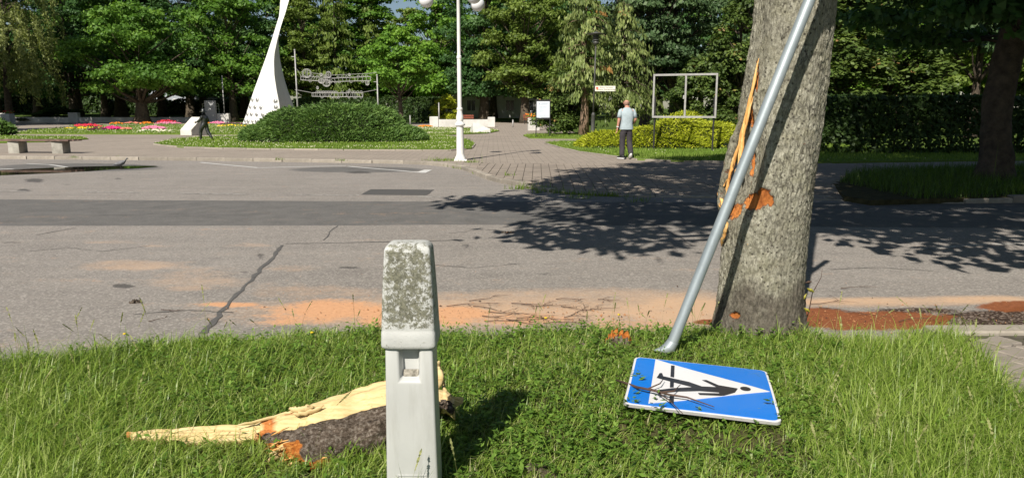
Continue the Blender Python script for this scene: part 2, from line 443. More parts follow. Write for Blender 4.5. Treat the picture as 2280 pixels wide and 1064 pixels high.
    wd = t.math('ADD', t.attr('wound'), t.math('MULTIPLY', t.math('SUBTRACT', t.noise(19, 8, 0.8), 0.5), 2.2))
    wf = t.n('MapRange', {0: wd, 1: 0.42, 2: 0.5}).outputs[0]
    wood = t.ramp(t.noise(11, 6, 0.7, t.scl((1, 1, 0.3))), [(0.3, (0.23, 0.065, 0.018)), (0.5, (0.50, 0.175, 0.045)), (0.72, (0.68, 0.30, 0.09))])
    c = t.mix(t.n('MapRange', {0: wd, 1: 0.28, 2: 0.40}).outputs[0], c, (0.13, 0.05, 0.028))
    c = t.mix(wf, c, wood)
    hh = t.math('ADD', n2, t.math('MULTIPLY', t.noise(110, 4, 0.7), 0.5))
    t.bump(hh, 0.9, 0.016)
    M['struck_bark'] = t.fin(c, 0.92, 0.15)
    t = NT('split_wood')
    g = t.noise(7, 7, 0.72, t.scl((.7, 9, 9)))
    c = t.ramp(g, [(0.3, (0.44, 0.31, 0.13)), (0.5, (0.60, 0.455, 0.225)), (0.75, (0.68, 0.555, 0.325))])
    rd = t.math('ADD', t.attr('red'), t.math('MULTIPLY', t.math('SUBTRACT', t.noise(16, 6, 0.7), 0.5), 1.0))
    c = t.mix(t.n('MapRange', {0: rd, 1: 0.36, 2: 0.62}).outputs[0], c, t.ramp(t.noise(24, 5, 0.7), [(0.3, (0.26, 0.07, 0.018)), (0.7, (0.62, 0.25, 0.065))]))
    c = t.mix(t.ramp(t.noise(45, 3), [(0.66, 0.0), (0.72, 0.7)]), c, (0.16, 0.09, 0.04))
    t.bump(t.noise(30, 5, 0.6, t.scl((0.6, 5, 5))), 0.5, 0.006)
    M['split_wood'] = t.fin(c, 0.75, 0.25)
    t = NT('splinter')
    c = t.ramp(t.noise(30, 5, 0.7, t.scl((1, 1, 0.15))), [(0.3, (0.42, 0.15, 0.04)), (0.48, (0.72, 0.38, 0.12)), (0.66, (0.82, 0.56, 0.25))])
    t.bump(t.noise(60, 4), 0.5, 0.004)
    M['splinter'] = t.fin(c, 0.75, 0.2)
    t = NT('log_bark')
    n2 = t.noise(62, 7, 0.75); n1 = t.noise(8, 6, 0.7)
    c = t.ramp(n2, [(0.34, (0.036, 0.026, 0.019)), (0.5, (0.125, 0.095, 0.072)), (0.66, (0.32, 0.28, 0.235))])
    rd = t.math('ADD', t.attr('red'), t.math('MULTIPLY', t.math('SUBTRACT', n1, 0.5), 1.5))
    c = t.mix(t.n('MapRange', {0: rd, 1: 0.48, 2: 0.58}).outputs[0], c, t.ramp(t.noise(20, 6, 0.7, t.scl((0.4, 2, 2))), [(0.3, (0.15, 0.035, 0.01)), (0.5, (0.48, 0.155, 0.03)), (0.7, (0.72, 0.38, 0.11))]))
    t.bump(t.math('ADD', n2, n1), 1.0, 0.015)
    M['log_bark'] = t.fin(c, 0.9, 0.15)
    M['log_fibre'] = simple('log_fibre', (0.66, 0.47, 0.22), (0.45, 0.24, 0.08), 20, 0.8)
    M['crumb'] = simple('wood_crumb', (0.55, 0.28, 0.13), (0.36, 0.16, 0.07), 30, 0.9)
    M['twig'] = simple('twig', (0.115, 0.07, 0.05), (0.045, 0.03, 0.025), 14, 0.85, 0.2)

    # metal, plastic, paint
    t = NT('galvanised')
    c = t.ramp(t.noise(7, 6, 0.65, t.scl((1, 1, 0.25))), [(0.3, (0.25, 0.29, 0.31)), (0.7, (0.38, 0.425, 0.445))])
    c = t.mix(t.ramp(t.noise(26, 5, 0.7, t.scl((1, 1, 0.4))), [(0.55, 0.0), (0.75, 0.6)]), c, (0.22, 0.245, 0.26))
    t.bump(t.noise(60, 3), 0.12, 0.004)
    M['galv'] = t.fin(c, 0.5, 0.5, 0.4)
    M['steel_grey'] = simple('grey_steel', (0.42, 0.41, 0.40), (0.30, 0.29, 0.285), 12, 0.5, 0.4, 0.2)
    M['white_paint'] = simple('white_paint', (0.80, 0.79, 0.77), (0.68, 0.67, 0.65), 4, 0.45, 0.4)
    M['white_wall'] = simple('white_wall', (0.66, 0.645, 0.61), (0.42, 0.41, 0.385), 1.2, 0.85, 0.2, bump=0.3)
    M['white_stone'] = simple('white_stone', (0.70, 0.665, 0.60), (0.50, 0.47, 0.42), 3, 0.8, 0.25, bump=0.3, bscale=12)
    M['grey_slab'] = simple('grey_slab', (0.40, 0.40, 0.41), (0.31, 0.31, 0.32), 3, 0.8, 0.25)
    M['monument'] = simple('monument_white', (0.80, 0.795, 0.77), (0.69, 0.69, 0.67), 0.6, 0.6, 0.3, detail=7)
    M['recess'] = simple('recess_grey', (0.27, 0.27, 0.265), (0.15, 0.15, 0.15), 6, 0.8)
    M['black_metal'] = simple('black_metal', (0.022, 0.021, 0.022), (0.014, 0.014, 0.014), 8, 0.5, 0.4)
    M['dark_lamp'] = simple('dark_lamp', (0.085, 0.085, 0.078), (0.045, 0.045, 0.042), 8, 0.5, 0.4)
    t = NT('globe')
    t.fin((0.78, 0.78, 0.80), 0.18, 0.5); t.b.inputs['Subsurface Weight'].default_value = 0.0
    M['globe'] = t.m
    M['bronze'] = simple('bronze', (0.13, 0.135, 0.13), (0.035, 0.035, 0.035), 10, 0.36, 0.5, 0.75)
    M['plank'] = simple('bench_plank', (0.20, 0.13, 0.10), (0.085, 0.055, 0.045), 6, 0.75, 0.3, bump=0.4)
    M['bench_red'] = simple('red_slat', (0.25, 0.07, 0.04), (0.16, 0.045, 0.025), 5, 0.6)
    M['post_plastic'] = None
    t = NT('post_plastic')
    c = t.ramp(t.noise(3.5, 6, 0.6), [(0.3, (0.43, 0.435, 0.42)), (0.7, (0.50, 0.505, 0.485))])
    sp = t.math('MULTIPLY', t.ramp(t.noise(46, 6, 0.8), [(0.665, 0.0), (0.70, 1.0)]), t.ramp(t.noise(3.2, 4), [(0.5, 0.0), (0.62, 1.0)]))
    c = t.mix(sp, c, (0.10, 0.095, 0.075))
    c = t.mix(t.math('MULTIPLY', t.ramp(t.noise(4, 6, 0.7, t.scl((3.5, 3.5, .5))), [(0.5, 0.0), (0.72, 1.0)]), 0.35), c, (0.24, 0.23, 0.19))
    c = t.mix(t.ramp(t.noise(9, 7, 0.8, t.scl((1, 1, 2.5))), [(0.70, 0.0), (0.74, 0.5)]), c, (0.18, 0.175, 0.15))
    t.bump(t.noise(160, 3), 0.08, 0.002)
    M['post_plastic'] = t.fin(c, 0.5, 0.4)
    t = NT('post_cap_lichen')
    c = t.ramp(t.noise(5, 6, 0.6), [(0.3, (0.40, 0.405, 0.39)), (0.7, (0.53, 0.535, 0.515))])
    a = t.math('ADD', t.attr('moss'), t.math('MULTIPLY', t.math('SUBTRACT', t.noise(48, 8, 0.78, None, 0.4), 0.5), 2.5))
    a2 = t.math('ADD', t.attr('moss'), t.math('MULTIPLY', t.math('SUBTRACT', t.noise(120, 6, 0.75), 0.5), 2.6))
    c = t.mix(t.math('MULTIPLY', t.n('MapRange', {0: a, 1: 0.52, 2: 0.72}).outputs[0], 0.85), c, t.ramp(t.noise(70, 4), [(0.3, (0.055, 0.053, 0.026)), (0.7, (0.15, 0.145, 0.08))]))
    c = t.mix(t.math('MULTIPLY', t.n('MapRange', {0: a2, 1: 0.72, 2: 0.9}).outputs[0], 0.8), c, (0.075, 0.073, 0.05))
    c = t.mix(t.ramp(t.noise(16, 2), [(0.76, 0.0), (0.78, 1.0)]), c, (0.50, 0.30, 0.03))
    t.bump(a, 0.3, 0.004)
    M['post_cap'] = t.fin(c, 0.75, 0.3)
    M['label_plate'] = simple('mossy_plate', (0.40, 0.37, 0.31), (0.06, 0.055, 0.04), 55, 0.8, 0.2)
    def signp(name, c, wear):
        t = NT(name)
        k = t.ramp(t.noise(9, 7, 0.75, t.scl((3, 1, 1))), [(0.66, 0.0), (0.74, 0.5)])
        c2 = t.mix(k, c, wear)
        c2 = t.mix(t.ramp(t.noise(3, 5), [(0.45, 0.0), (0.75, 0.12)]), c2, wear)
        return t.fin(c2, 0.35, 0.5)
    M['sign_blue'] = signp('sign_blue', (0.004, 0.175, 0.66), (0.25, 0.36, 0.55))
    M['sign_white'] = signp('sign_white', (0.74, 0.73, 0.74), (0.50, 0.48, 0.45))
    M['sign_black'] = signp('sign_black', (0.02, 0.02, 0.024), (0.10, 0.10, 0.10))
    M['board_white'] = simple('board_white', (0.70, 0.75, 0.82), (0.66, 0.71, 0.78), 3, 0.35, 0.5)
    M['ink'] = simple('grey_ink', (0.40, 0.44, 0.52), (0.34, 0.38, 0.45), 8, 0.6)
    M['plate_cream'] = simple('plate_cream', (0.80, 0.765, 0.68), (0.74, 0.70, 0.62), 4, 0.5)
    M['plate_ink'] = simple('plate_ink', (0.14, 0.125, 0.10), (0.11, 0.10, 0.08), 8, 0.6)
    M['crest_red'] = simple('crest_red', (0.60, 0.14, 0.09), (0.52, 0.11, 0.07), 8, 0.6)
    M['crest_gold'] = simple('crest_gold', (0.70, 0.42, 0.09), (0.6, 0.35, 0.07), 8, 0.6)
    # person
    M['skin'] = simple('skin', (0.58, 0.30, 0.215), (0.50, 0.235, 0.165), 9, 0.55, 0.35)
    M['shirt'] = simple('shirt_cloth', (0.40, 0.475, 0.51), (0.335, 0.405, 0.44), 5, 0.9, 0.15, bump=0.5, bscale=12, bdist=0.02)
    M['shirt_trim'] = simple('shirt_trim', (0.13, 0.17, 0.20), (0.10, 0.13, 0.16), 9, 0.9, 0.1)
    M['trouser'] = simple('trouser_cloth', (0.062, 0.056, 0.062), (0.038, 0.035, 0.040), 6, 0.9, 0.15, bump=0.5, bscale=14, bdist=0.02)
    M['shoe'] = simple('shoe_dark', (0.03, 0.03, 0.033), (0.02, 0.02, 0.022), 9, 0.6)
    M['sole'] = simple('shoe_sole', (0.74, 0.73, 0.72), (0.62, 0.61, 0.60), 9, 0.6)
    M['band'] = simple('wrist_band', (0.7, 0.68, 0.66), (0.6, 0.58, 0.56), 9, 0.5)
    M['hair'] = simple('short_hair', (0.40, 0.24, 0.185), (0.33, 0.19, 0.14), 30, 0.7)
    M['pigeon'] = simple('pigeon_grey', (0.20, 0.20, 0.21), (0.11, 0.11, 0.12), 20, 0.7)
    M['beak'] = simple('beak_dark', (0.05, 0.04, 0.035), (0.03, 0.03, 0.03), 8, 0.6)
    t = NT('puddle_water'); t.fin((0.018, 0.017, 0.014), 0.03, 0.5)
    t.bump(t.noise(6, 2), 0.03, 0.01); M['water'] = t.m
    for nm, c in (('red', (0.62, 0.035, 0.065)), ('crimson', (0.24, 0.012, 0.05)), ('magenta', (0.66, 0.035, 0.20)), ('pink', (0.76, 0.22, 0.36)), ('orange', (0.78, 0.23, 0.02)), ('yellow', (0.80, 0.55, 0.03)), ('purple', (0.085, 0.012, 0.04)), ('salmon', (0.70, 0.22, 0.16)), ('cream', (0.72, 0.68, 0.50)), ('white', (0.80, 0.80, 0.72))):
        M['f_' + nm] = simple('petal_' + nm, c, tuple(x * 0.7 for x in c), 4, 0.7, 0.15)
    M['house_wall'] = simple('house_wall', (0.72, 0.71, 0.68), (0.60, 0.59, 0.57), 0.8, 0.85, 0.2)
    M['house_grey'] = simple('house_grey', (0.40, 0.43, 0.47), (0.33, 0.36, 0.40), 0.8, 0.85, 0.2)
    M['house_glass'] = simple('house_glass', (0.05, 0.06, 0.07), (0.03, 0.035, 0.04), 2, 0.15, 0.5)
    M['roof'] = simple('house_roof', (0.16, 0.07, 0.05), (0.10, 0.05, 0.04), 2, 0.85)
    M['yel_leaf'] = simple('yellow_leaf', (0.34, 0.29, 0.035), (0.16, 0.18, 0.03), 12, 0.5)
build_materials()

# ------------------------------------------------------------------ ground plan
K = [(-60.0, 32.0)] + [tuple(at(u, v)[:2]) for u, v in ((0, 354), (480, 358.5), (900, 365), (985, 369), (1035, 378), (1100, 404), (1180, 420), (1250, 431), (1330, 436), (1400, 438.5), (1600, 441), (1880, 447), (2280, 448))] + [(70.0, 12.3)]
KX = np.array([p[0] for p in K]); KY = np.array([p[1] for p in K])
def Yk(x): return np.interp(x, KX, KY)
C1 = np.array(at(1320, 435)[:2]); C2 = np.array(at(1860, 447)[:2])
def zpl(x, y):
    x = np.asarray(x, float); y = np.asarray(y, float)
    d = C2 - C1; L2 = d @ d
    t = np.clip(((x - C1[0]) * d[0] + (y - C1[1]) * d[1]) / L2, 0, 1)
    dist = np.hypot(x - C1[0] - t * d[0], y - C1[1] - t * d[1])
    return 0.014 + 0.066 * sstep(0.0, 2.2, dist)
def gz(x, y):                       # park ground behind the low wall, rising gently
    return 0.078 + 0.019 * max(0.0, y - 84.0)
def pxpoly(pts, z=0.1): return [tuple(at(u, v, z)[:2]) for u, v in pts]
LAWN_A = pxpoly([(343, 321), (380, 312), (450, 306), (540, 303), (700, 300), (930, 300), (1005, 305), (1045, 313), (1057, 321), (1050, 331), (1000, 335), (800, 334.5), (500, 331), (400, 328)])
LAWN_B = pxpoly([(60, 292), (20, 298), (180, 299), (400, 299.5), (560, 300), (700, 297), (700, 281), (540, 277.5), (300, 279), (130, 285)])
LAWN_G = pxpoly([(880, 301), (1000, 300.5), (1085, 297), (1112, 292), (1095, 288), (1000, 285), (880, 284)])
LAWN_C = pxpoly([(1165, 302), (1180, 308), (1300, 309), (1460, 308), (1460, 298), (1300, 298), (1190, 299)])
LAWN_D = pxpoly([(1213, 319), (1250, 316), (1330, 315), (1760, 316), (2000, 334), (2280, 346), (2600, 346), (2600, 354), (2280, 357), (1950, 361), (1860, 363), (1640, 361.5), (1500, 359), (1420, 355.5), (1360, 348), (1300, 340), (1260, 332)])
LAWN_E = pxpoly([(1855, 405), (1900, 382), (2000, 374), (2280, 368), (2900, 360), (2900, 436), (2280, 434), (2050, 438), (1940, 441), (1880, 432)], 0.12)
LAWN_F = pxpoly([(-60, 320), (100, 316), (197, 310), (180, 305), (-60, 302)])

# ------------------------------------------------------------------ road with its wear
def build_road():
    xs = np.unique(np.concatenate([np.linspace(-80, -20, 13), np.arange(-20, -5, 0.11), np.arange(-5, 5, 0.05), np.arange(5, 11, 0.11), np.linspace(11, 80, 30)]))
    ys = np.unique(np.concatenate([np.arange(3.3, 8, 0.04), np.arange(8, 14, 0.06), np.arange(14, 24, 0.09), np.linspace(24, 34, 8)]))
    X, Y = np.meshgrid(xs, ys); x = X.ravel(); y = Y.ravel(); n = len(x)
    def blob(u, v, ru, rv, a=1.0, soft=0.55):
        c = at(u, v); px = at(u + ru, v); py0 = at(u, v - rv); py1 = at(u, v + rv)
        rx = abs(px.x - c.x); ry = abs(py0.y - py1.y) / 2; cy = (py0.y + py1.y) / 2
        tilt = c.x / max(c.y, 0.1)
        xx = x - c.x - (y - cy) * tilt
        d = np.sqrt((xx / rx) ** 2 + ((y - cy) / ry) ** 2)
        return a * (1 - sstep(soft * .6, 1.55, d))
    def field(L):
        f = np.zeros(n)
        for b in L: f = np.maximum(f, blob(*b))
        return f
    sand = field([(740, 690, 130, 26), (660, 712, 90, 14, .8), (850, 702, 70, 28), (1010, 702, 85, 24, .95), (515, 678, 62, 5, 1, .8), (1400, 725, 150, 14, .6), (610, 703, 50, 6, .7), (1180, 712, 120, 16, .62), (585, 684, 25, 3, .6)])
    dust = field([(1100, 695, 560, 40, .95), (1520, 692, 170, 40, 1.1, .7), (1950, 672, 260, 11, 1.0), (2190, 668, 160, 10, 1.1), (300, 590, 115, 12, .62), (420, 642, 60, 6, .55), (440, 622, 110, 26, .40), (560, 546, 50, 5, .35), (650, 600, 70, 7, .38), (700, 650, 180, 16, .5), (1300, 655, 320, 14, .55), (250, 540, 60, 4, .3), (350, 548, 40, 3, .35)])
    rust = field([(1950, 714, 200, 22), (1830, 702, 70, 18), (2255, 682, 80, 13), (1585, 717, 48, 7), (2090, 715, 50, 12, .8)])
    wet = field([(2250, 712, 190, 24), (2040, 692, 130, 9, .72), (2330, 690, 90, 14, .9)])
    ny = np.interp(x, [at(0, 503).x, at(800, 502).x, at(1000, 500).x, at(2280, 508).x], [at(0, 503).y, at(800, 502).y, at(1000, 500).y, at(2280, 508).y])
    fy = np.interp(x, [at(0, 444).x, at(970, 449).x, at(2280, 452).x], [at(0, 444).y, at(970, 449).y, at(2280, 452).y])
    dark = sstep(-0.05, 0.05, y - ny) * sstep(-0.05, 0.05, fy - y)
    dark = np.maximum(dark, field([(795, 378, 160, 7, .8, .8), (60, 375, 90, 9, .85), (170, 373, 200, 10, .95)]))
    stain = field([(75, 402, 24, 6, .9), (52, 424, 16, 5, .85), (262, 398, 10, 3, .8), (275, 637, 26, 6, .75), (775, 596, 32, 3, .7), (1220, 610, 32, 4, .6), (1040, 548, 14, 5, .7), (150, 410, 20, 3, .5), (580, 575, 14, 14, .52), (545, 610, 16, 10, .55), (520, 650, 20, 8, .5), (480, 715, 16, 8, .55), (1240, 640, 60, 3, .4), (20, 540, 30, 3, .4), (560, 552, 10, 3, .6), (20, 645, 20, 2, .5), (800, 384, 30, 3, .8)])
    ids = np.arange(n).reshape(X.shape)
    q = np.stack([ids[:-1, :-1], ids[:-1, 1:], ids[1:, 1:], ids[1:, :-1]], -1).reshape(-1, 4)
    z = 0.0 * x
    me = mesh_np('road', np.stack([x, y, z], 1), [q], M['asphalt'], dict(sand=sand, dust=dust, rust=rust, wet=wet, dark=dark, stain=stain), True)
    tag(link('road', me), kind='structure')
build_road()

def sheet(name, poly, z, mat, parent=None):
    mb = MB(); mb.prism(poly, z - 0.003, z); o = mb.build(name, mat, parent); return o
def strip_poly(pts, w, wob=0.0):
    L, Rr = [], []
    P = [Vector((p[0], p[1])) for p in pts]
    for i, p in enumerate(P):
        t = (P[min(i + 1, len(P) - 1)] - P[max(i - 1, 0)]).normalized(); nrm = Vector((-t.y, t.x))
        w0 = w / 2 * (1 + random.uniform(-wob, wob)); w1 = w / 2 * (1 + random.uniform(-wob, wob))
        L.append(p + nrm * w0); Rr.append(p - nrm * w1)
    return L, Rr
def strip(name, pts, w, z, mat, wob=0.0, kind='structure'):
    L, Rr = strip_poly(pts, w, wob); mb = MB(); n = len(L)
    vs = [(p.x, p.y, z) for p in L] + [(p.x, p.y, z) for p in Rr]
    fs = [(i, n + i, n + i + 1, i + 1) for i in range(n - 1)]
    mb.add(vs, fs); return tag(mb.build(name, mat), kind=kind)
def resample(pts, step, wob=0.0):
    P = [Vector(p[:2]) for p in pts]; out = []
    for a, b in zip(P[:-1], P[1:]):
        k = max(1, int((b - a).length / step))
        for i in range(k):
            t = i / k; p = a.lerp(b, t); out.append(p + Vector((random.uniform(-wob, wob), random.uniform(-wob, wob))))
    out.append(P[-1]); return out
g = [at(u, v) for u, v in ((20, 428), (45, 428))]
for seg in (((-60, 425), (60, 426.5)), ((190, 428), (310, 429)), ((402, 431), (548, 432)), ((655, 433.5), (800, 435)), ((930, 438), (1060, 439.5)), ((1210, 440), (1330, 442)), ((2050, 554), (2200, 545)), ((2210, 544.5), (2330, 541))):
    strip('lane_dash', resample([at(*seg[0]), at(*seg[1])], 0.3, 0.008), 0.11, 0.004, M['worn_paint'], 0.3)
for seg in (((60, 365), (110, 367), (182, 377)), ((445, 362), (575, 374)), ((575, 374), (770, 369.5)), ((775, 371), (945, 385)), ((-100, 372), (30, 377))):
    strip('bay_line', resample([at(*p) for p in seg], 0.4, 0.01), 0.10, 0.004, M['fresh_paint'], 0.15)
sheet('bay_marking', [at(u, v)[:2] for u, v in ((928, 384), (945, 378.5), (962, 379), (948, 385.5))], 0.0075, M['fresh_paint'])['kind'] = 'structure'
# asphalt repair patch with ragged edges
pp = resample([at(u, v) for u, v in ((803, 434), (826, 421.5), (966, 423), (952, 435), (803, 434))], 0.25, 0.02)
sheet('asphalt_patch', [tuple(p) for p in pp[:-1]], 0.004, M['patch'])['kind'] = 'structure'
# tar seams
strip('tar_seam', resample([at(628, 546), at(612, 566), at(600, 583), at(575, 607), at(543, 640), at(520, 662), at(485, 705), at(455, 742)], 0.1, 0.012), 0.042, 0.004, M['tar'], 0.6)
strip('tar_seam', resample([at(635, 543), at(760, 541), at(900, 538), at(1020, 535)], 0.12, 0.01), 0.022, 0.004, M['tar'], 0.6)
strip('tar_seam', resample([at(722, 535), at(735, 517), at(752, 503)], 0.1, 0.015), 0.014, 0.004, M['tar'], 0.6)
strip('tar_seam', resample([at(1420, 480), at(1470, 505), at(1540, 545)], 0.15, 0.02), 0.022, 0.004, M['tar'], 0.6)
strip('tar_seam', resample([at(80, 523), at(170, 507)], 0.15, 0.02), 0.016, 0.004, M['tar'], 0.6)
for seg, w in ((((1385, 437), (1392, 445), (1378, 456), (1384, 470)), .02), (((60, 560), (150, 552), (230, 560), (330, 548)), .010), (((860, 600), (960, 590), (1050, 596), (1150, 588)), .009), (((1850, 600), (1960, 596), (2080, 604)), .009), (((300, 700), (420, 690), (520, 696)), .010), (((1000, 520), (1080, 512), (1170, 516)), .012), (((200, 480), (380, 476), (560, 480)), .010)):
    strip('road_crack', resample([at(*p) for p in seg], 0.07, 0.018), w, 0.004, M['tar'], 0.8)
# puddle
pud = [at(u, v) for u, v in ((-80, 395), (-80, 384), (0, 380), (60, 376.5), (120, 373.5), (180, 371.5), (240, 370.2), (300, 369.5), (345, 369.8), (352, 371.5), (310, 375.0), (258, 377.0), (200, 381.5), (130, 385.5), (60, 388.5), (0, 391))]
tag(sheet('puddle', [tuple(p[:2]) for p in pud], 0.005, M['water']), kind='structure')

# ------------------------------------------------------------------ base ground, park ground, plaza sheet
MBx = MB(); MBx.add([(-700, -300, -0.1), (700, -300, -0.1), (700, 900, -0.1), (-700, 900, -0.1)], [(0, 1, 2, 3)])
tag(MBx.build('ground', M['park_turf']), kind='structure')
xs = np.linspace(-300, 300, 61); ys = np.concatenate([np.linspace(84, 160, 30), np.linspace(170, 500, 12)])
X, Y = np.meshgrid(xs, ys); ids = np.arange(X.size).reshape(X.shape)
Z = 0.078 + 0.019 * np.clip(Y - 84, 0, 90) + 0.08 * vnoise(np.stack([X.ravel() * .2, Y.ravel() * .2, 0 * X.ravel()], 1)).reshape(X.shape)
tag(link('park_lawn', mesh_np('park_lawn', np.stack([X.ravel(), Y.ravel(), Z.ravel()], 1), [np.stack([ids[:-1, :-1], ids[:-1, 1:], ids[1:, 1:], ids[1:, :-1]], -1).reshape(-1, 4)], M['park_turf'], None, True)), kind='structure')

PAVX0, PAVX1, PAVY1 = -0.95, 9.2, 19.3
def in_pav(x, y):
    return (x > PAVX0) & (x < PAVX1) & (y > Yk(x) + 0.14) & (y < PAVY1) & ~in_poly(x, y, LAWN_E) & ~in_poly(x, y, LAWN_D)
def build_plaza():
    xs = np.concatenate([np.linspace(-75, -18, 15)[:-1], np.arange(-18, 20, 0.22), np.linspace(20, 90, 15)])
    offs = np.concatenate([np.arange(0.12, 9.0, 0.3), np.array([9.5, 10.5, 12])])
    rows = []
    for o in offs: rows.append(np.stack([xs, Yk(xs) + o], 1))
    last = rows[-1][:, 1]
    for t in np.linspace(0.1, 1, 12): rows.append(np.stack([xs, last + (84.2 - last) * t], 1))
    P = np.array(rows); x = P[..., 0].ravel(); y = P[..., 1].ravel(); z = zpl(x, y)
    ids = np.arange(len(x)).reshape(P.shape[:2])
    q = np.stack([ids[:-1, :-1], ids[:-1, 1:], ids[1:, 1:], ids[1:, :-1]], -1).reshape(-1, 4)
    me = mesh_np('plaza', np.stack([x, y, z], 1), [q], [M['paving'], M['joint']])
    cx = x[q].mean(1); cy = y[q].mean(1)
    me.polygons.foreach_set('material_index', in_pav(cx, cy).astype(np.int32))
    pl = tag(link('plaza', me), kind='structure'); ORIG[pl.name] = Vector()
    # pavers that can be told apart: the nearest 300 as objects, the rest joined
    az = R(2.0); ca, sa = math.cos(az), math.sin(az)
    W0, L0 = 0.20, 0.165
    unit = MB(); unit.box((0, 0, -0.012), (W0 - 0.011, L0 - 0.008, 0.026), 0, 0.004); um = unit.mesh('paver', M['paver'])
    cells = []
    for i in range(-10, 62):
        for j in range(60, 130):
            a = i * W0; b = j * L0 + (0.5 * L0 if i % 2 else 0)
            x_ = a * ca + b * sa; y_ = -a * sa + b * ca
            cells.append((x_, y_))
    C = np.array(cells); C = C[in_pav(C[:, 0], C[:, 1])]
    order = np.argsort(np.hypot(C[:, 0], C[:, 1])); C = C[order]
    zz = zpl(C[:, 0], C[:, 1]) + 0.012
    for k in range(min(300, len(C))):
        o = bpy.data.objects.new('paver', um); COL.objects.link(o); o.parent = pl
        o.location = (C[k, 0], C[k, 1], zz[k] + random.uniform(-0.003, 0.003)); o.rotation_euler = (random.gauss(0, .012), random.gauss(0, .012), -az + random.gauss(0, .008))
    rest = MB()
    uv = np.array(unit.v); uf = unit.f
    for k in range(300, len(C)):
        o = len(rest.v); h = random.uniform(-.003, .003)
        v = uv @ np.array([[ca, -sa, 0], [sa, ca, 0], [0, 0, 1]]) + [C[k, 0], C[k, 1], zz[k] + h]
        rest.v += [tuple(p) for p in v]; rest.f += [tuple(i + o for i in f) for f in uf[1:]]
    tag(rest.build('paver_field', M['paver'], pl), kind='stuff')
build_plaza()

def stones_along(root, name, pts, L, w, h, top, mat, gap=0.012, jit=0.006):
    P = [Vector(p[:2]) for p in pts]
    seg = []; tot = 0
    for a, b in zip(P[:-1], P[1:]): seg.append((tot, tot + (b - a).length, a, b)); tot += (b - a).length
    def pos(s):
        for s0, s1, a, b in seg:
            if s <= s1 + 1e-6: return a.lerp(b, (s - s0) / max(s1 - s0, 1e-6))
        return P[-1]
    n = max(1, round(tot / L)); l = tot / n
    mb = MB(); mb.box((0, 0, -h / 2), (1.0, w, h), 0, 0.012); me = mb.mesh(name, mat)
    for i in range(n):
        a = pos(i * l); b = pos((i + 1) * l); c = (a + b) / 2; d = b - a
        o = bpy.data.objects.new(name, me); COL.objects.link(o); o.parent = root
        o.scale = (max(d.length - gap, 0.05), 1, 1)
        zt = top(c.x, c.y) if callable(top) else top
        o.location = (c.x + random.uniform(-jit, jit), c.y + random.uniform(-jit, jit), zt + random.uniform(-jit, jit) * .6)
        o.rotation_euler = (random.gauss(0, .012), random.gauss(0, .006), math.atan2(d.y, d.x) + random.gauss(0, .006))
kerb = empty('kerb', (0, 0, 0), kind='structure')
stones_along(kerb, 'kerb_stone', [(x, y + 0.06) for x, y in K[1:10]], 0.95, 0.14, 0.26, lambda x, y: float(zpl(x, y)) + 0.014, M['kerb'], 0.016, 0.012)
stones_along(kerb, 'kerb_stone', [(x, y + 0.06) for x, y in K[9:13]], 1.0, 0.13, 0.2, lambda x, y: float(zpl(x, y)) + 0.012, M['kerb'], 0.012, 0.006)
stones_along(kerb, 'kerb_stone', [at(1905, 443.5, 0.05), at(1990, 442, 0.07), at(2080, 439.5, 0.1), at(2280, 436.5, 0.1), at(2700, 436, 0.1)], 0.9, 0.15, 0.3, lambda x, y: 0.02 + 0.12 * float(sstep(6.6, 9.2, x)), M['kerb'], 0.014, 0.01)

def lawn(name, poly, z0, z1, mat='turf', kind='structure'):
    mb = MB(); mb.prism(poly, z0, z1); return tag(mb.build(name, M[mat]), kind=kind)
lawn('lawn', LAWN_A, 0.0, 0.125); lawn('lawn', LAWN_B, 0.0, 0.125); lawn('lawn', LAWN_G, 0.0, 0.125)
lawn('lawn', LAWN_C, 0.0, 0.125); lawn('lawn', LAWN_D, 0.0, 0.125); lawn('lawn', LAWN_E, 0.0, 0.085, 'soil'); lawn('lawn', LAWN_F, 0.0, 0.12)
lawn('park_lawn', [(9.5, 24.6), (90, 24.0), (90, 84.4), (4.0, 84.4), (4.0, 46.0), (7.5, 45), (8.5, 30.5)], 0.0, 0.118, 'park_turf')
edging = empty('lawn_edging', (0, 0, 0), kind='structure')
stones_along(edging, 'edging_stone', LAWN_D[11:17] + [LAWN_D[0]], 0.95, 0.08, 0.15, 0.128, M['kerb'], 0.012, 0.008)
stones_along(edging, 'edging_stone', LAWN_A[7:14] + [LAWN_A[0]], 0.95, 0.08, 0.15, 0.128, M['kerb'], 0.012, 0.008)

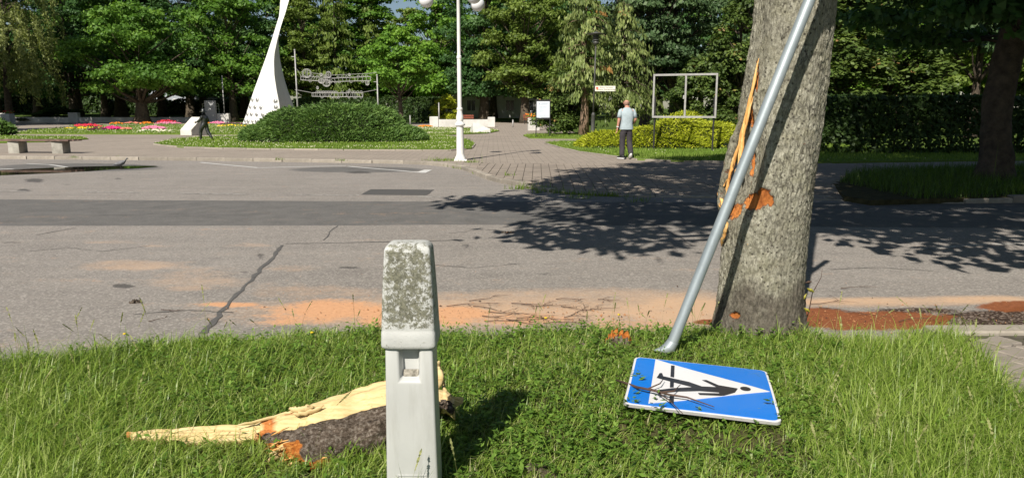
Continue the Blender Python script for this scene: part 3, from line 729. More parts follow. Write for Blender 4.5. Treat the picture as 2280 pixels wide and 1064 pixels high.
# ------------------------------------------------------------------ near verge, near pavement
VE = [(-9, 3.5), (-6, 3.62), (-3.2, 3.86), (-2.6, 4.09), (-1.9, 4.40), (-0.9, 4.57), (0.6, 4.62), (1.45, 4.74), (1.75, 4.60), (1.98, 4.40), (2.3, 4.32), (2.75, 4.32)]
VEX = [p[0] for p in VE]; VEY = [p[1] for p in VE]
def Yedge(x): return np.interp(x, VEX, VEY) + 0.05 * np.sin(np.asarray(x) * 5.1) + 0.03 * np.sin(np.asarray(x) * 13.0)
def Xedge(y): return np.interp(y, [-3, 2.5, 3.0, 3.4, 3.9, 4.3, 4.7], [2.55, 2.55, 2.62, 2.5, 2.66, 2.82, 2.74]) + 0.02 * np.sin(np.asarray(y) * 9)
def vz(x, y):
    x = np.atleast_1d(np.asarray(x, float)); y = np.atleast_1d(np.asarray(y, float))
    e = sstep(0, 0.28, Yedge(x) - y)
    nz = fbm(np.stack([x * 1.6, y * 1.6, 0 * x], 1), 3)
    sb = 0.075 * sstep(0.50, 0.30, np.maximum(np.abs((x - .88) * .97 + (y - 3.2) * -.24), np.abs((x - .88) * .24 + (y - 3.2) * .97)))
    return 0.006 + e * (0.10 + 0.03 * nz) + sb
def build_verge():
    xs = np.concatenate([np.linspace(-9, -4.2, 20)[:-1], np.arange(-4.2, 2.95, 0.045)])
    ts = np.concatenate([np.linspace(0, 0.55, 20)[:-1], np.linspace(0.55, 1, 70)])
    P = []
    for t in ts:
        y = -3 + (Yedge(xs) + 3) * t; P.append(np.stack([xs, y], 1))
    P = np.array(P); x = P[..., 0].ravel(); y = P[..., 1].ravel()
    x = np.minimum(x, Xedge(y))
    z = vz(x, y)
    ids = np.arange(len(x)).reshape(P.shape[:2])
    q = np.stack([ids[:-1, :-1], ids[:-1, 1:], ids[1:, 1:], ids[1:, :-1]], -1).reshape(-1, 4)
    tag(link('verge', mesh_np('verge', np.stack([x, y, z], 1), [q], M['soil'], None, True)), kind='structure')
build_verge()
def build_near_pavement():
    mb = MB(); mb.add([(2.5, -3, 0.075), (9, -3, 0.075), (9, 4.5, 0.075), (2.5, 4.5, 0.075)], [(0, 1, 2, 3)])
    pv = tag(mb.build('pavement', M['joint']), kind='structure')
    W0, L0 = 0.205, 0.165
    me = []
    for k in range(4):
        u = MB(); j = lambda: random.uniform(-.012, .012)
        hx, hy = W0 / 2 - .006, L0 / 2 - .006
        poly = [(-hx, -hy + j()), (-hx * .3, -hy - .012), (hx * .3, -hy + .010), (hx, -hy + j() * .5), (hx + .010, 0), (hx, hy), (hx * .3, hy + .008), (-hx * .3, hy - .014), (-hx, hy), (-hx + .010, 0)]
        n = len(poly); c = 0.9
        u.rings([[(p[0], p[1], -0.04) for p in poly], [(p[0], p[1], -0.006) for p in poly], [(p[0] * .95, p[1] * .95, 0) for p in poly]])
        me.append(u.mesh('paver', M['paver_near']))
    az = R(24)
    for i in range(-6, 40):
        for jx in range(-12, 40):
            a = i * W0 + (W0 / 2 if jx % 2 else 0); b = jx * L0
            x = 2.3 + a * math.cos(az) - b * math.sin(az); y = 1.6 + a * math.sin(az) + b * math.cos(az)
            if not (2.4 < x < 4.6 and 1.7 < y < 4.34): continue
            o = bpy.data.objects.new('paver', me[(i * 7 + jx * 3) % 4]); COL.objects.link(o); o.parent = pv
            o.location = (x, y, 0.092 + random.uniform(-.006, .006)); o.rotation_euler = (random.gauss(0, .02), random.gauss(0, .02), az + random.gauss(0, .02))
    stones_along(kerb, 'kerb_stone', [(2.72, 4.5), (5.2, 4.54), (9, 4.6)], 0.95, 0.15, 0.3, 0.105, M['kerb'], 0.012, 0.006)
build_near_pavement()

# ------------------------------------------------------------------ the struck tree
TZ = [-0.1, 0.1, 0.3, 0.5, 0.98, 1.35, 1.91, 2.15, 3.2, 4.3]
TXC = [x * 1.018 for x in (1.60, 1.60, 1.605, 1.61, 1.612, 1.65, 1.695, 1.70, 1.74, 1.78)]
TR = [x * 1.018 for x in (0.315, 0.278, 0.262, 0.25, 0.256, 0.250, 0.222, 0.222, 0.205, 0.20)]
TY = 4.57
def _sm(z, arr):
    z = np.asarray(z, float)
    return (np.interp(z - .12, TZ, arr) + np.interp(z, TZ, arr) + np.interp(z + .12, TZ, arr)) / 3
def on_trunk(u, v, out=0.0):
    best = None
    for Y in np.arange(3.9, 4.75, 0.004):
        p = atY(u, v, Y); d = math.hypot(p.x - float(_sm(p.z, TXC)), p.y - TY) - float(_sm(p.z, TR)) - out
        if best is None or abs(d) < best[0]: best = (abs(d), p)
        if d < 0: return p
    return best[1]
tree = empty('street_tree', (1.6, TY, 0.1), 'thick grey street tree with orange gashes, split by a crash at the roadside', 'tree')
def build_trunk():
    nz, na = 470, 300
    zs = np.linspace(-0.08, 4.3, nz); an = np.linspace(0, 2 * PI, na, endpoint=False)
    Z, A = np.meshgrid(zs, an, indexing='ij'); z = Z.ravel(); a = A.ravel()
    xc = _sm(z, TXC); r = _sm(z, TR)
    r = r + 0.014 * np.sin(a * 3 + 1.0) + 0.010 * np.sin(a * 5 + z * 0.6)
    flare = np.exp(-np.clip(z - 0.05, 0, 9) / 0.16)
    r = r + flare * (0.012 + 0.028 * np.sin(a * 4 + 0.6))
    dx, dy = np.cos(a), np.sin(a)
    Pc = np.stack([dx * 0.25 * 5.5, dy * 0.25 * 5.5, z * 2.0], 1)
    ridg = 1 - np.abs(fbm(Pc * np.array([5.5, 5.5, 3.6]) + 0.4 * vnoise(Pc * 6)[:, None], 4))
    fine = fbm(Pc * np.array([30, 30, 24.0]), 3)
    big = fbm(Pc * 1.2, 3)
    h = 0.30 * (1 - ridg) * 2 + 0.62 * (fine + 0.5) + .12
    x = xc + dx * r; y = TY + dy * r
    u, v = proj(np.stack([x, y, z], 1)); front = (dy < 0.25)
    def blob(cu, cv, ru, rv): return (1 - sstep(0.4, 1.3, np.sqrt(((u - cu) / ru) ** 2 + ((v - cv) / rv) ** 2))) * front
    wound = np.maximum.reduce([blob(1672, 450, 34, 20), blob(1700, 440, 20, 22) * .9, blob(1716, 448, 9, 16) * .8, blob(1636, 702, 13, 8), blob(1630, 470, 18, 22) * .6])
    gash = np.maximum.reduce([blob(1668, 270, 9, 60) * .9, blob(1648, 350, 10, 60), blob(1684, 170, 5, 40) * .7])
    wound = np.maximum(wound, gash * .8)
    dent = 0.085 * np.exp(-((z - 1.13) / .24) ** 4) * sstep(-.45, -.8, dx); r = r - dent
    damp = sstep(600, 680, v + 18 * np.sin(u * .05)) * front
    disp = 0.017 * (h - 0.5) + 0.010 * big - 0.024 * sstep(.3, .6, wound + .35 * fine) * (0.7 + 0.8 * fine) - 0.016 * gash
    P = np.stack([xc + dx * (r + disp), TY + dy * (r + disp), z], 1)
    ids = np.arange(nz * na).reshape(nz, na); nx = np.roll(ids, -1, 1)
    q = np.stack([ids[:-1], nx[:-1], nx[1:], ids[1:]], -1).reshape(-1, 4)
    crev = np.clip(h * 1.05 + 0.05, 0, 1)
    world_np('trunk', P, [q], M['struck_bark'], tree, dict(wound=wound, damp=damp, crev=crev), True)
build_trunk()
def splinter(pts, w, flat=0.45, out=0.01):
    P = []
    for i, (uu, vv) in enumerate(pts): P.append(on_trunk(uu, vv, out))
    Q, Rr = [], []
    m = 16
    for i in range(m + 1):
        t = i / m * (len(P) - 1); k = min(int(t), len(P) - 2); p = P[k].lerp(P[k + 1], t - k)
        s = i / m
        Q.append(p + Vector((random.gauss(0, .002), -abs(random.gauss(0, .004)) - 0.004, 0)))
        Rr.append(w * min(1, 5 * s + .15, 6 * (1 - s) + .12) * random.uniform(.75, 1.2))
    mb = MB(); mb.tube(Q, Rr, 6, True, flat); return mb.build('wood_splinter', M['splinter'], tree, True)
splinter([(1688, 130), (1682, 170), (1668, 228), (1650, 300), (1634, 358), (1620, 402), (1610, 432)], 0.0105)
splinter([(1676, 215), (1664, 262), (1650, 320), (1641, 372), (1634, 402)], 0.008)
splinter([(1658, 268), (1654, 300), (1650, 340), (1652, 372)], 0.012, 0.3)
splinter([(1632, 350), (1626, 385), (1618, 425), (1612, 462)], 0.009, .5, 0.02)
splinter([(1614, 374), (1609, 405), (1606, 440), (1611, 470)], 0.013, .4, 0.03)
splinter([(1622, 395), (1612, 410), (1600, 425), (1596, 436)], 0.007, .5, 0.03)
splinter([(1636, 390), (1630, 425), (1622, 455), (1616, 482)], 0.010, .4, 0.015)
splinter([(1619, 488), (1615, 510), (1609, 530), (1604, 548)], 0.013, .35, 0.02)
splinter([(1668, 530), (1665, 548), (1660, 560)], 0.006, .4, 0.004)
splinter([(1604, 440), (1601, 455), (1603, 462)], 0.005, .5, 0.03)

def split_strip():
    pts = [(1672, 235), (1655, 275), (1641, 315), (1632, 350), (1623, 390), (1615, 430), (1607, 468)]; Q = [on_trunk(u, v, .012) for u, v in pts]; P2, R2 = [], []; m = 60
    for i in range(m + 1):
        t = i / m * (len(Q) - 1); k = min(int(t), len(Q) - 2); P2.append(Q[k].lerp(Q[k + 1], t - k) + Vector((-.012, .02, 0))); R2.append(.030 * min(1, 2.5 * i / m + .15, 6 * (1 - i / m) + .2))
    mb = MB(); mb.tube(P2, R2, 22, True, .7); V = np.array(mb.v); ctr = np.repeat(np.array([list(p) for p in P2]), 22, 0); V = V + nrm_(V - ctr) * (.008 * fbm(V * 40, 3))[:, None]; mb.v = [tuple(p) for p in V]
    o = mb.build('split_strip', M['struck_bark'], tree, True); n_ = len(o.data.vertices)
    for nm, val in (('crev', .8), ('wound', .15), ('damp', .1)): a_ = o.data.attributes.new(nm, 'FLOAT', 'POINT'); a_.data.foreach_set('value', np.full(n_, val, np.float32))
def nrm_(v): return v / (np.linalg.norm(v, axis=1)[:, None] + 1e-9)
split_strip()
pole = empty('sign_pole', (0.905, 3.945, 0.13), 'bare galvanised sign pole leaning across the split street tree', 'pole')
PB = Vector((0.905, 3.945, 0.15)); PT = Vector((1.621, 4.08, 2.0895)); PD = (PT - PB).normalized()
mb = MB(); n = 40; mb.tube([PB + PD * (3.05 * i / n) for i in range(n + 1)], [0.0305 + 0.0004 * math.sin(i * 1.7) for i in range(n + 1)], 28); mb.build('shaft', M['galv'], pole, True, 40)
mb = MB(); side = PD.cross(Vector((0, 1, 0))).normalized()
mb.rings([[tuple(PB + PD * s + Vector((math.cos(2 * PI * k / 20) * a - o, math.sin(2 * PI * k / 20) * b, 0.4 * math.cos(2 * PI * k / 20) * -a))) for k in range(20)] for s, a, b, o in ((0.05, 0.031, 0.032, 0.0), (0.02, 0.033, 0.038, 0.006), (-0.005, 0.036, 0.034, 0.022), (-0.014, 0.034, 0.02, 0.045), (-0.012, 0.018, 0.009, 0.07))])
mb.build('crushed_foot', M['galv'], pole, True, 40)
mb = MB()
for s in (2.36, 2.47):
    c = PB + PD * s
    mb.tube([c - PD * .02, c + PD * .02], 0.037, 20); mb.tube([c + Vector((-.02, .03, 0)), c + Vector((-.10, .05, .02))], 0.011, 8)
c = PB + PD * 2.41; mb.tube([c + Vector((0, .03, 0)), c + Vector((-.02, .14, .01))], 0.016, 8)
mb.build('clamp', M['galv'], pole, True, 40)

# ------------------------------------------------------------------ fallen crossing sign
sign = empty('crossing_sign', (0.8815, 3.197, 0.225), 'blue square pedestrian crossing sign lying face up in the grass', 'road sign')
sign.rotation_euler = (-0.01816, 0.0365, -0.2454)
SS = 0.657
def rrect(h, r_, n=7):
    p = []
    for cx, cy, a0 in ((h - r_, h - r_, 0), (-h + r_, h - r_, 90), (-h + r_, -h + r_, 180), (h - r_, -h + r_, 270)):
        for i in range(n + 1): a = R(a0 + 90 * i / n); p.append((cx + r_ * math.cos(a), cy + r_ * math.sin(a)))
    return p
def local(mb, name, mat, parent): return link(name, mb.mesh(name, mat), parent)
def bent(mb):                    # the plate is slightly dished by the fall
    mb.v = [(x, y, z + 0.010 * math.sin(x * 5) * math.cos(y * 4) - 0.05 * max(0, -x - 0.2) ** 2 * max(0, -y)) for x, y, z in mb.v]; return mb
def gridpoly(poly, z0, z1, step=0.03):
    bm = bmesh.new(); vs = [bm.verts.new((p[0], p[1], z1)) for p in poly]; f = bm.faces.new(vs)
    if f.normal.z < 0 or True: f.normal_update()
    if f.normal.z < 0: f.normal_flip()
    bmesh.ops.triangulate(bm, faces=[f])
    for _ in range(3): bmesh.ops.subdivide_edges(bm, edges=[e for e in bm.edges if e.calc_length() > step * 2.5], cuts=1, use_grid_fill=True)
    bmesh.ops.triangulate(bm, faces=bm.faces)
    r_ = bmesh.ops.extrude_face_region(bm, geom=list(bm.faces))
    for e in r_['geom']:
        if isinstance(e, bmesh.types.BMVert): e.co.z = z0
    bmesh.ops.recalc_face_normals(bm, faces=bm.faces)
    mb = MB(); bm.verts.index_update(); mb.v = [tuple(v.co) for v in bm.verts]; mb.f = [tuple(v.index for v in f.verts) for f in bm.faces]; bm.free()
    return mb
local(bent(gridpoly(rrect(SS / 2, .035), -0.012, 0.0)), 'panel', M['steel_grey'], sign)
local(bent(gridpoly(rrect(SS / 2 - .002, .034), 0.0004, 0.0024)), 'white_border', M['sign_white'], sign)
local(bent(gridpoly(rrect(SS / 2 - .012, .03), 0.003, 0.005)), 'blue_face', M['sign_blue'], sign)
tri = [(-0.336, 0.475), (0.472, 0.0), (-0.336, -0.455)]
local(bent(gridpoly([(x * SS, y * SS) for x, y in tri], 0.0055, 0.0072)), 'triangle', M['sign_white'], sign)
fig = [(0.257, -0.016), (0.234, -0.098), (0.159, -0.176), (0.137, -0.184), (-0.004, -0.202), (-0.015, -0.169), (0.13, -0.142), (0.125, -0.125), (-0.007, -0.128), (-0.144, -0.171), (-0.255, -0.235), (-0.3, -0.19), (-0.192, -0.118), (-0.05, -0.062), (-0.17, 0.0), (-0.307, 0.069), (-0.29, 0.174), (-0.272, 0.178), (-0.262, 0.115), (-0.077, 0.039), (0.012, -0.033), (0.115, -0.024), (0.016, 0.098), (0.046, 0.108), (0.127, 0.019)]
fo = local(bent(gridpoly([(x * SS, y * SS) for x, y in fig], 0.0078, 0.0092)), 'pedestrian_figure', M['sign_black'], sign)
hd = [(0.309 * SS + .036 * SS * math.cos(2 * PI * k / 20), -0.006 * SS + .040 * SS * math.sin(2 * PI * k / 20)) for k in range(20)]
local(bent(gridpoly(hd, 0.0078, 0.0092)), 'pedestrian_head', M['sign_black'], sign)
for st in ([(-0.213, 0.363), (-0.186, 0.364), (-0.183, 0.11), (-0.21, 0.118)], [(-0.209, 0.012), (-0.182, 0.006), (-0.181, -0.098), (-0.207, -0.105)], [(-0.204, -0.254), (-0.174, -0.255), (-0.173, -0.40), (-0.201, -0.40)]):
    local(bent(gridpoly([(x * SS, y * SS) for x, y in st], 0.0080, 0.0094)), 'crossing_stripe', M['sign_black'], sign)

# ------------------------------------------------------------------ cable post
post = empty('cable_post', (-0.353, 2.42, 0.1), 'grey plastic cable distribution post with mossy lichen covered cap', 'utility post')
def build_post():
    xc, yf, yb = -0.353, 2.352, 2.49
    H, z1, z0 = 0.716, 0.578, -0.05
    def hw(z): return 0.0965 - (z + 0.05) / 0.77 * 0.0155
    mb = MB()
    rl, rr, dp = -0.036, 0.036, 0.046
    zs = [z0, z1, H]
    vs = []
    for z in zs:
        for x in (-hw(z), rl, rr, hw(z)): vs.append((xc + x, yf, z))
    for z in zs:
        for x in (-hw(z), hw(z)): vs.append((xc + x, yb, z))
    vs += [(xc + rl + .009, yf + dp, z1 + .016), (xc + rr - .009, yf + dp, z1 + .016), (xc + rl + .006, yf + dp * .8, H), (xc + rr - .006, yf + dp * .8, H)]
    F = lambda i, j: i * 4 + j
    B = lambda i, j: 12 + i * 2 + j
    fs = []
    for i in range(2):
        for j in range(3):
            if i == 1 and j == 1: continue
            fs.append((F(i, j), F(i, j + 1), F(i + 1, j + 1), F(i + 1, j)))
        fs.append((F(i, 3), B(i, 1), B(i + 1, 1), F(i + 1, 3))); fs.append((B(i, 0), F(i, 0), F(i + 1, 0), B(i + 1, 0)))
        fs.append((B(i, 1), B(i, 0), B(i + 1, 0), B(i + 1, 1)))
    a, b, c, d = 18, 19, 20, 21
    fs += [(a, b, d, c), (F(1, 1), a, c, F(2, 1)), (b, F(1, 2), F(2, 2), d), (F(1, 1), F(1, 2), b, a)]
    fs += [(F(2, 0), F(2, 1), c, B(2, 0)), (c, d, B(2, 1), B(2, 0)), (d, F(2, 2), F(2, 3), B(2, 1))]
    fs += [(B(0, 0), B(0, 1), F(0, 3), F(0, 2), F(0, 1), F(0, 0))]
    mb.add(vs, fs)
    bevel_build(mb, 'body', M['post_plastic'], post, 0.009, 3)
    mb = MB(); mb.box((xc + .001, yf + 0.026, z1 + 0.020), (0.052, 0.004, 0.024)); mb.v = [(x, y + (z - z1) * .35, z) for x, y, z in mb.v]; mb.build('label_plate', M['label_plate'], post)
    mb = MB()
    for dx, dz, sx, sz in ((0, .0, .100, .0035), (0, .034, .100, .0035), (-.05, .017, .0035, .036), (.05, .017, .0035, .036)): mb.box((xc + dx, yf - .0005, 0.197 + dz), (sx, .004, sz))
    mb.build('raised_plate_rim', M['post_plastic'], post)
    # cap: rounded lofted hood
    ns, prof = 72, []
    L = [(0.700, 0.090, 0.080), (0.704, 0.0945, 0.083), (0.712, 0.0955, 0.0845), (0.735, 0.0945, 0.084), (0.757, 0.0937, 0.0835), (0.7615, 0.0918, 0.0815), (0.766, 0.0925, 0.082)]
    for i in range(1, 30):
        t = i / 29; L.append((0.766 + t * 0.262, 0.0925 - 0.0130 * t ** 1.2, 0.082 - 0.024 * t ** 1.6))
    for i in range(1, 11):
        t = i / 10 * PI / 2; L.append((1.028 + 0.030 * math.sin(t), 0.0795 - 0.026 * (1 - math.cos(t)) * 1.2, 0.058 - 0.030 * (1 - math.cos(t)) * 1.2))
    L.append((1.0585, 0.030, 0.012)); L.append((1.0588, 0.001, 0.001))
    V, mo = [], []
    for z, a_, b_ in L:
        for k in range(ns):
            an = 2 * PI * k / ns; c_, s_ = math.cos(an), math.sin(an); e = 2 / 10.0
            x = a_ * math.copysign(abs(c_) ** e, c_); y = b_ * math.copysign(abs(s_) ** e, s_)
            V.append((xc + x, yf + 0.069 + y, z))
            fr = 1.0 if s_ < -.2 else 0.72
            m_ = fr * (0.72 if z > .768 else 0.30)
            m_ *= 1 - 0.22 * max(0, abs(x) / a_ - .72) / .28 if s_ < -.2 else 1
            if z > 1.03: m_ *= 0.8
            if z < .80 and z > .768: m_ *= .85
            mo.append(m_)
    nL = len(L); ids = np.arange(nL * ns).reshape(nL, ns); nx = np.roll(ids, -1, 1)
    q = np.stack([ids[:-1], nx[:-1], nx[1:], ids[1:]], -1).reshape(-1, 4)
    o = world_np('cap', V, [q, ids[:1, ::-1], ids[-1:]], M['post_cap'], post, dict(moss=mo), True)
    o.data.set_sharp_from_angle(angle=R(50))
build_post()

# ------------------------------------------------------------------ torn slab of trunk
slab = empty('torn_trunk_slab', (-0.9, 2.8, 0.1), 'torn slab of trunk with pale split wood and dark bark behind the cable post', 'broken wood')
def build_slab():
    A = [(280, 961, .17), (330, 955, .18), (430, 950, .19), (560, 943, .20), (600, 930, .22), (660, 914, .24), (700, 900, .26), (780, 872, .30), (860, 849, .34), (930, 843, .35), (985, 872, .30), (1012, 886, .27)]
    B = [(280, 971, .16), (330, 974, .16), (430, 977, .165), (560, 972, .17), (600, 962, .19), (660, 953, .20), (700, 945, .22), (780, 930, .24), (860, 902, .28), (930, 884, .30), (985, 900, .27), (1012, 912, .25)]
    C = [(280, 975, .15), (330, 979, .14), (430, 983, .14), (560, 985, .13), (600, 1030, .10), (660, 1044, .10), (700, 1054, .10), (780, 1030, .10), (860, 1012, .10), (930, 975, .10), (985, 940, .12), (1012, 925, .14)]
    S = np.linspace(0, 1, 12); s = np.concatenate([np.linspace(0, .27, 26)[:-1], np.linspace(.27, 1, 90)])
    def curve(L, jag=0.0):
        P = np.array([list(at(*p)) for p in L])
        Q = np.stack([np.interp(s, S, P[:, k]) for k in range(3)], 1)
        if jag:
            Q[:, 2] += jag * fbm(np.stack([s * 30, s * 0, s * 0 + jag * 100], 1), 4); Q[:, 1] += jag * 1.5 * fbm(np.stack([s * 26, s * 0 + 5, s * 0], 1), 4)
        return Q
    a, b, c = curve(A, .010), curve(B, .016), curve(C, .010)
    n = len(s)
    # split face with ridges along the grain, closed underneath
    rows = []; nr = 16
    for j in range(nr + 1):
        t = j / nr; p = b * (1 - t) + a * t
        gr = fbm(np.stack([s * 6, np.full(n, t * 13.0), np.zeros(n)], 1), 5)
        p = p + np.stack([0 * s, 0 * s, 0.016 * gr + 0.025 * math.sin(PI * t) * sstep(.25, .5, s)], 1); rows.append(p)
    for t in (0.35, 0.7, 1.0):
        rows.append(a * (1 - t) + (b + np.array([0, .05, -.06])) * t + np.array([0, .02, -.05]) * math.sin(PI * t))
    P = np.array(rows); nr2 = len(rows)
    ids = np.arange(nr2 * n).reshape(nr2, n); nx = np.roll(ids, -1, 0)
    q = np.stack([ids[:, :-1], ids[:, 1:], nx[:, 1:], nx[:, :-1]], -1).reshape(-1, 4)
    s2 = np.tile(s, nr2)
    red = 0.75 * np.exp(-((s2 - .35) / .045) ** 2) + 0.55 * np.exp(-((s2 - .0) / .03) ** 2) + 0.3 * np.exp(-((s2 - .44) / .05) ** 2) * (np.repeat(np.arange(nr2), n) > 9)
    red = red + 0.32 * (np.repeat(np.arange(nr2), n) >= nr - 1) + 0.3 * (np.repeat(np.arange(nr2), n) == 0)
    world_np('split_face', P.reshape(-1, 3), [q], M['split_wood'], slab, dict(red=red), True)
    # bark side
    k0 = int(np.argmax(s > .345)); sb = s[k0:]; nb = len(sb); rows = []; nr = 26; rd = []
    for j in range(nr + 1):
        t = j / nr; p = b[k0:] * (1 - t) + c[k0:] * t
        bul = 0.092 * math.sin(PI * min(1, t * .9 + .06))
        Pn = np.stack([p[:, 0] * 24, np.full(nb, t * 9.0), p[:, 1] * 8], 1)
        d = bul * sstep(.33, .5, sb) + 0.034 * fbm(Pn * 1.3, 5) - 0.022 * np.abs(fbm(Pn * 3.1, 4))
        p = p + np.stack([0 * sb, -0.8 * d, 0.55 * d + 0.004], 1)
        endw = sstep(.46, .345, sb)
        p[:, 0] += endw * 0.05 * fbm(np.stack([np.full(nb, t * 7), sb * 3, sb * 0], 1), 3)
        rows.append(p)
        rd.append(0.9 * sstep(.60, .42, sb) * sstep(.25, .5, t) + 0.7 * sstep(.72, .55, sb) * sstep(.75, .92, t) + .15 * np.exp(-((sb - .66) / .03) ** 2) * (t < .3))
    P = np.array(rows); ids = np.arange((nr + 1) * nb).reshape(nr + 1, nb)
    q = np.stack([ids[:-1, 1:], ids[:-1, :-1], ids[1:, :-1], ids[1:, 1:]], -1).reshape(-1, 4)
    o = world_np('bark', P.reshape(-1, 3), [q], M['log_bark'], slab, dict(red=np.array(rd).ravel()), True)
    sol = o.modifiers.new('thickness', 'SOLIDIFY'); sol.thickness = 0.02; sol.offset = -1
    def sliver(pts, w, flat=.35):
        Q = [at(*p) for p in pts]; m = 14; P2, R2 = [], []
        for i in range(m + 1):
            t = i / m * (len(Q) - 1); k = min(int(t), len(Q) - 2); P2.append(Q[k].lerp(Q[k + 1], t - k) + Vector((0, 0, random.gauss(0, .002)))); R2.append(w * min(1, 4 * i / m + .2, 5 * (1 - i / m) + .15) * random.uniform(.8, 1.2))
        mb = MB(); mb.tube(P2, R2, 6, True, flat); me = mb.build('wood_sliver', M['split_wood'], slab, True)
        at_ = me.data.attributes.new('red', 'FLOAT', 'POINT'); at_.data.foreach_set('value', np.full(len(P2) * 6, .28, np.float32))
    sliver([(520, 950, .21), (580, 935, .225), (640, 920, .235), (655, 917, .24)], .007)
    sliver([(643, 910, .27), (665, 914, .27), (700, 905, .28)], .014)
    sliver([(650, 921, .26), (680, 920, .26), (720, 905, .28)], .010)
    sliver([(655, 935, .22), (640, 942, .21), (610, 946, .2), (585, 950, .2)], .010)
    sliver([(600, 1010, .16), (640, 992, .17), (690, 975, .18), (712, 970, .18)], .012)
    sliver([(592, 1030, .12), (625, 1010, .14), (668, 995, .15)], .012)
    sliver([(685, 1046, .12), (720, 1036, .12), (750, 1030, .12)], .012)
    sliver([(975, 868, .30), (982, 840, .36), (972, 815, .40), (978, 803, .43)], .016, .5)
    sliver([(986, 878, .27), (990, 855, .30), (979, 835, .35), (970, 826, .37)], .014, .4)
    sliver([(975, 888, .27), (993, 872, .29), (985, 858, .30)], .016, .5)
    for k in range(26):
        u0 = random.uniform(588, 735); v0 = random.uniform(962, 1040) + (u0 - 640) * -.10; L = random.uniform(14, 70); dv = -L * random.uniform(.25, .5)
        zz = float(np.interp(v0, [960, 1040], [.205, .125]))
        Q = [at(u0, v0, zz), at(u0 + L * .5, v0 + dv * .5 + random.uniform(-2, 2), zz + .018), at(u0 + L, v0 + dv, zz + .02)]
        mb = MB(); mb.tube(Q, [.002, random.uniform(.0025, .006), .0015], 5, True, .4); mb.build('torn_fibre', M['splinter'] if k % 4 else M['log_fibre'], slab, True)
    mb = MB(); pl = [at(982, 884, .29), at(1004, 882, .30), at(1032, 884, .28), at(1030, 892, .27), at(1006, 905, .24), at(988, 915, .22), at(980, 900, .26)]
    mb.rings([[p + Vector((0, 0.0, -.012)) for p in pl], pl]); o = mb.build('pale_chip', M['split_wood'], slab)
    at_ = o.data.attributes.new('red', 'FLOAT', 'POINT'); at_.data.foreach_set('value', np.zeros(len(o.data.vertices), np.float32))
build_slab()

def bark_chunk(u, v, z, L, wd, h, rz, mat, label, red_top):
    root = empty('bark_chunk', at(u, v, z), label, 'bark piece', 'bark pieces thrown from the struck tree')
    n, m = 26, 9; rows = []
    for i in range(n + 1):
        s = i / n - .5; r = []
        for j in range(m + 1):
            a = PI * (j / m); e = (1 - abs(2 * s) ** 4 * .7) * random.uniform(.9, 1.1)
            p = Vector((s * L, math.cos(a) * wd * e, abs(math.sin(a)) * h * e * (1.0 + .45 * math.sin(i * 1.9) * math.sin(i * .7)) - .02))
            r.append(p + Vector((random.gauss(0, .003), random.gauss(0, .003), random.gauss(0, .004))))
        rows.append(r)
    P = np.array([[list(p) for p in r] for r in rows]).reshape(-1, 3)
    c, s_ = math.cos(rz), math.sin(rz); P = P @ np.array([[c, s_, 0], [-s_, c, 0], [0, 0, 1]])
    ids = np.arange((n + 1) * (m + 1)).reshape(n + 1, m + 1)
    q = np.stack([ids[:-1, 1:], ids[:-1, :-1], ids[1:, :-1], ids[1:, 1:]], -1).reshape(-1, 4)
    red = np.tile(np.array([red_top if 4 <= j <= 6 else 0.0 for j in range(m + 1)]), n + 1)
    o = link('bark_shell', mesh_np('bark_shell', P, [q], mat, dict(red=red), True), root)
    sol = o.modifiers.new('thickness', 'SOLIDIFY'); sol.thickness = 0.012
bark_chunk(1378, 768, .11, .15, .045, .085, -.15, M['log_bark'], 'curved bark piece with bright orange torn rim left of the pole foot', 0.75)
bark_chunk(1292, 778, .11, .13, .03, .035, .5, M['log_bark'], 'small dark bark piece half hidden in grass left of the orange rimmed piece', 0.0)
bark_chunk(302, 674, .0, .08, .016, .03, .2, M['log_bark'], 'brown bark scrap lying alone on the asphalt at the left', 0.1)
bark_chunk(2140, 722, .0, .16, .03, .05, -.35, M['log_bark'], 'dark splintered bark piece on the wet asphalt by the right kerb', 0.1)
bark_chunk(1128, 518, .0, .18, .03, .02, -.1, M['log_bark'], 'reddish bark strip lying in the tree shadow on the road', 0.5)
bark_chunk(1200, 1052, .11, .16, .03, .03, -.5, M['log_bark'], 'flat dark bark piece at the lower edge between post and sign', 0.0)

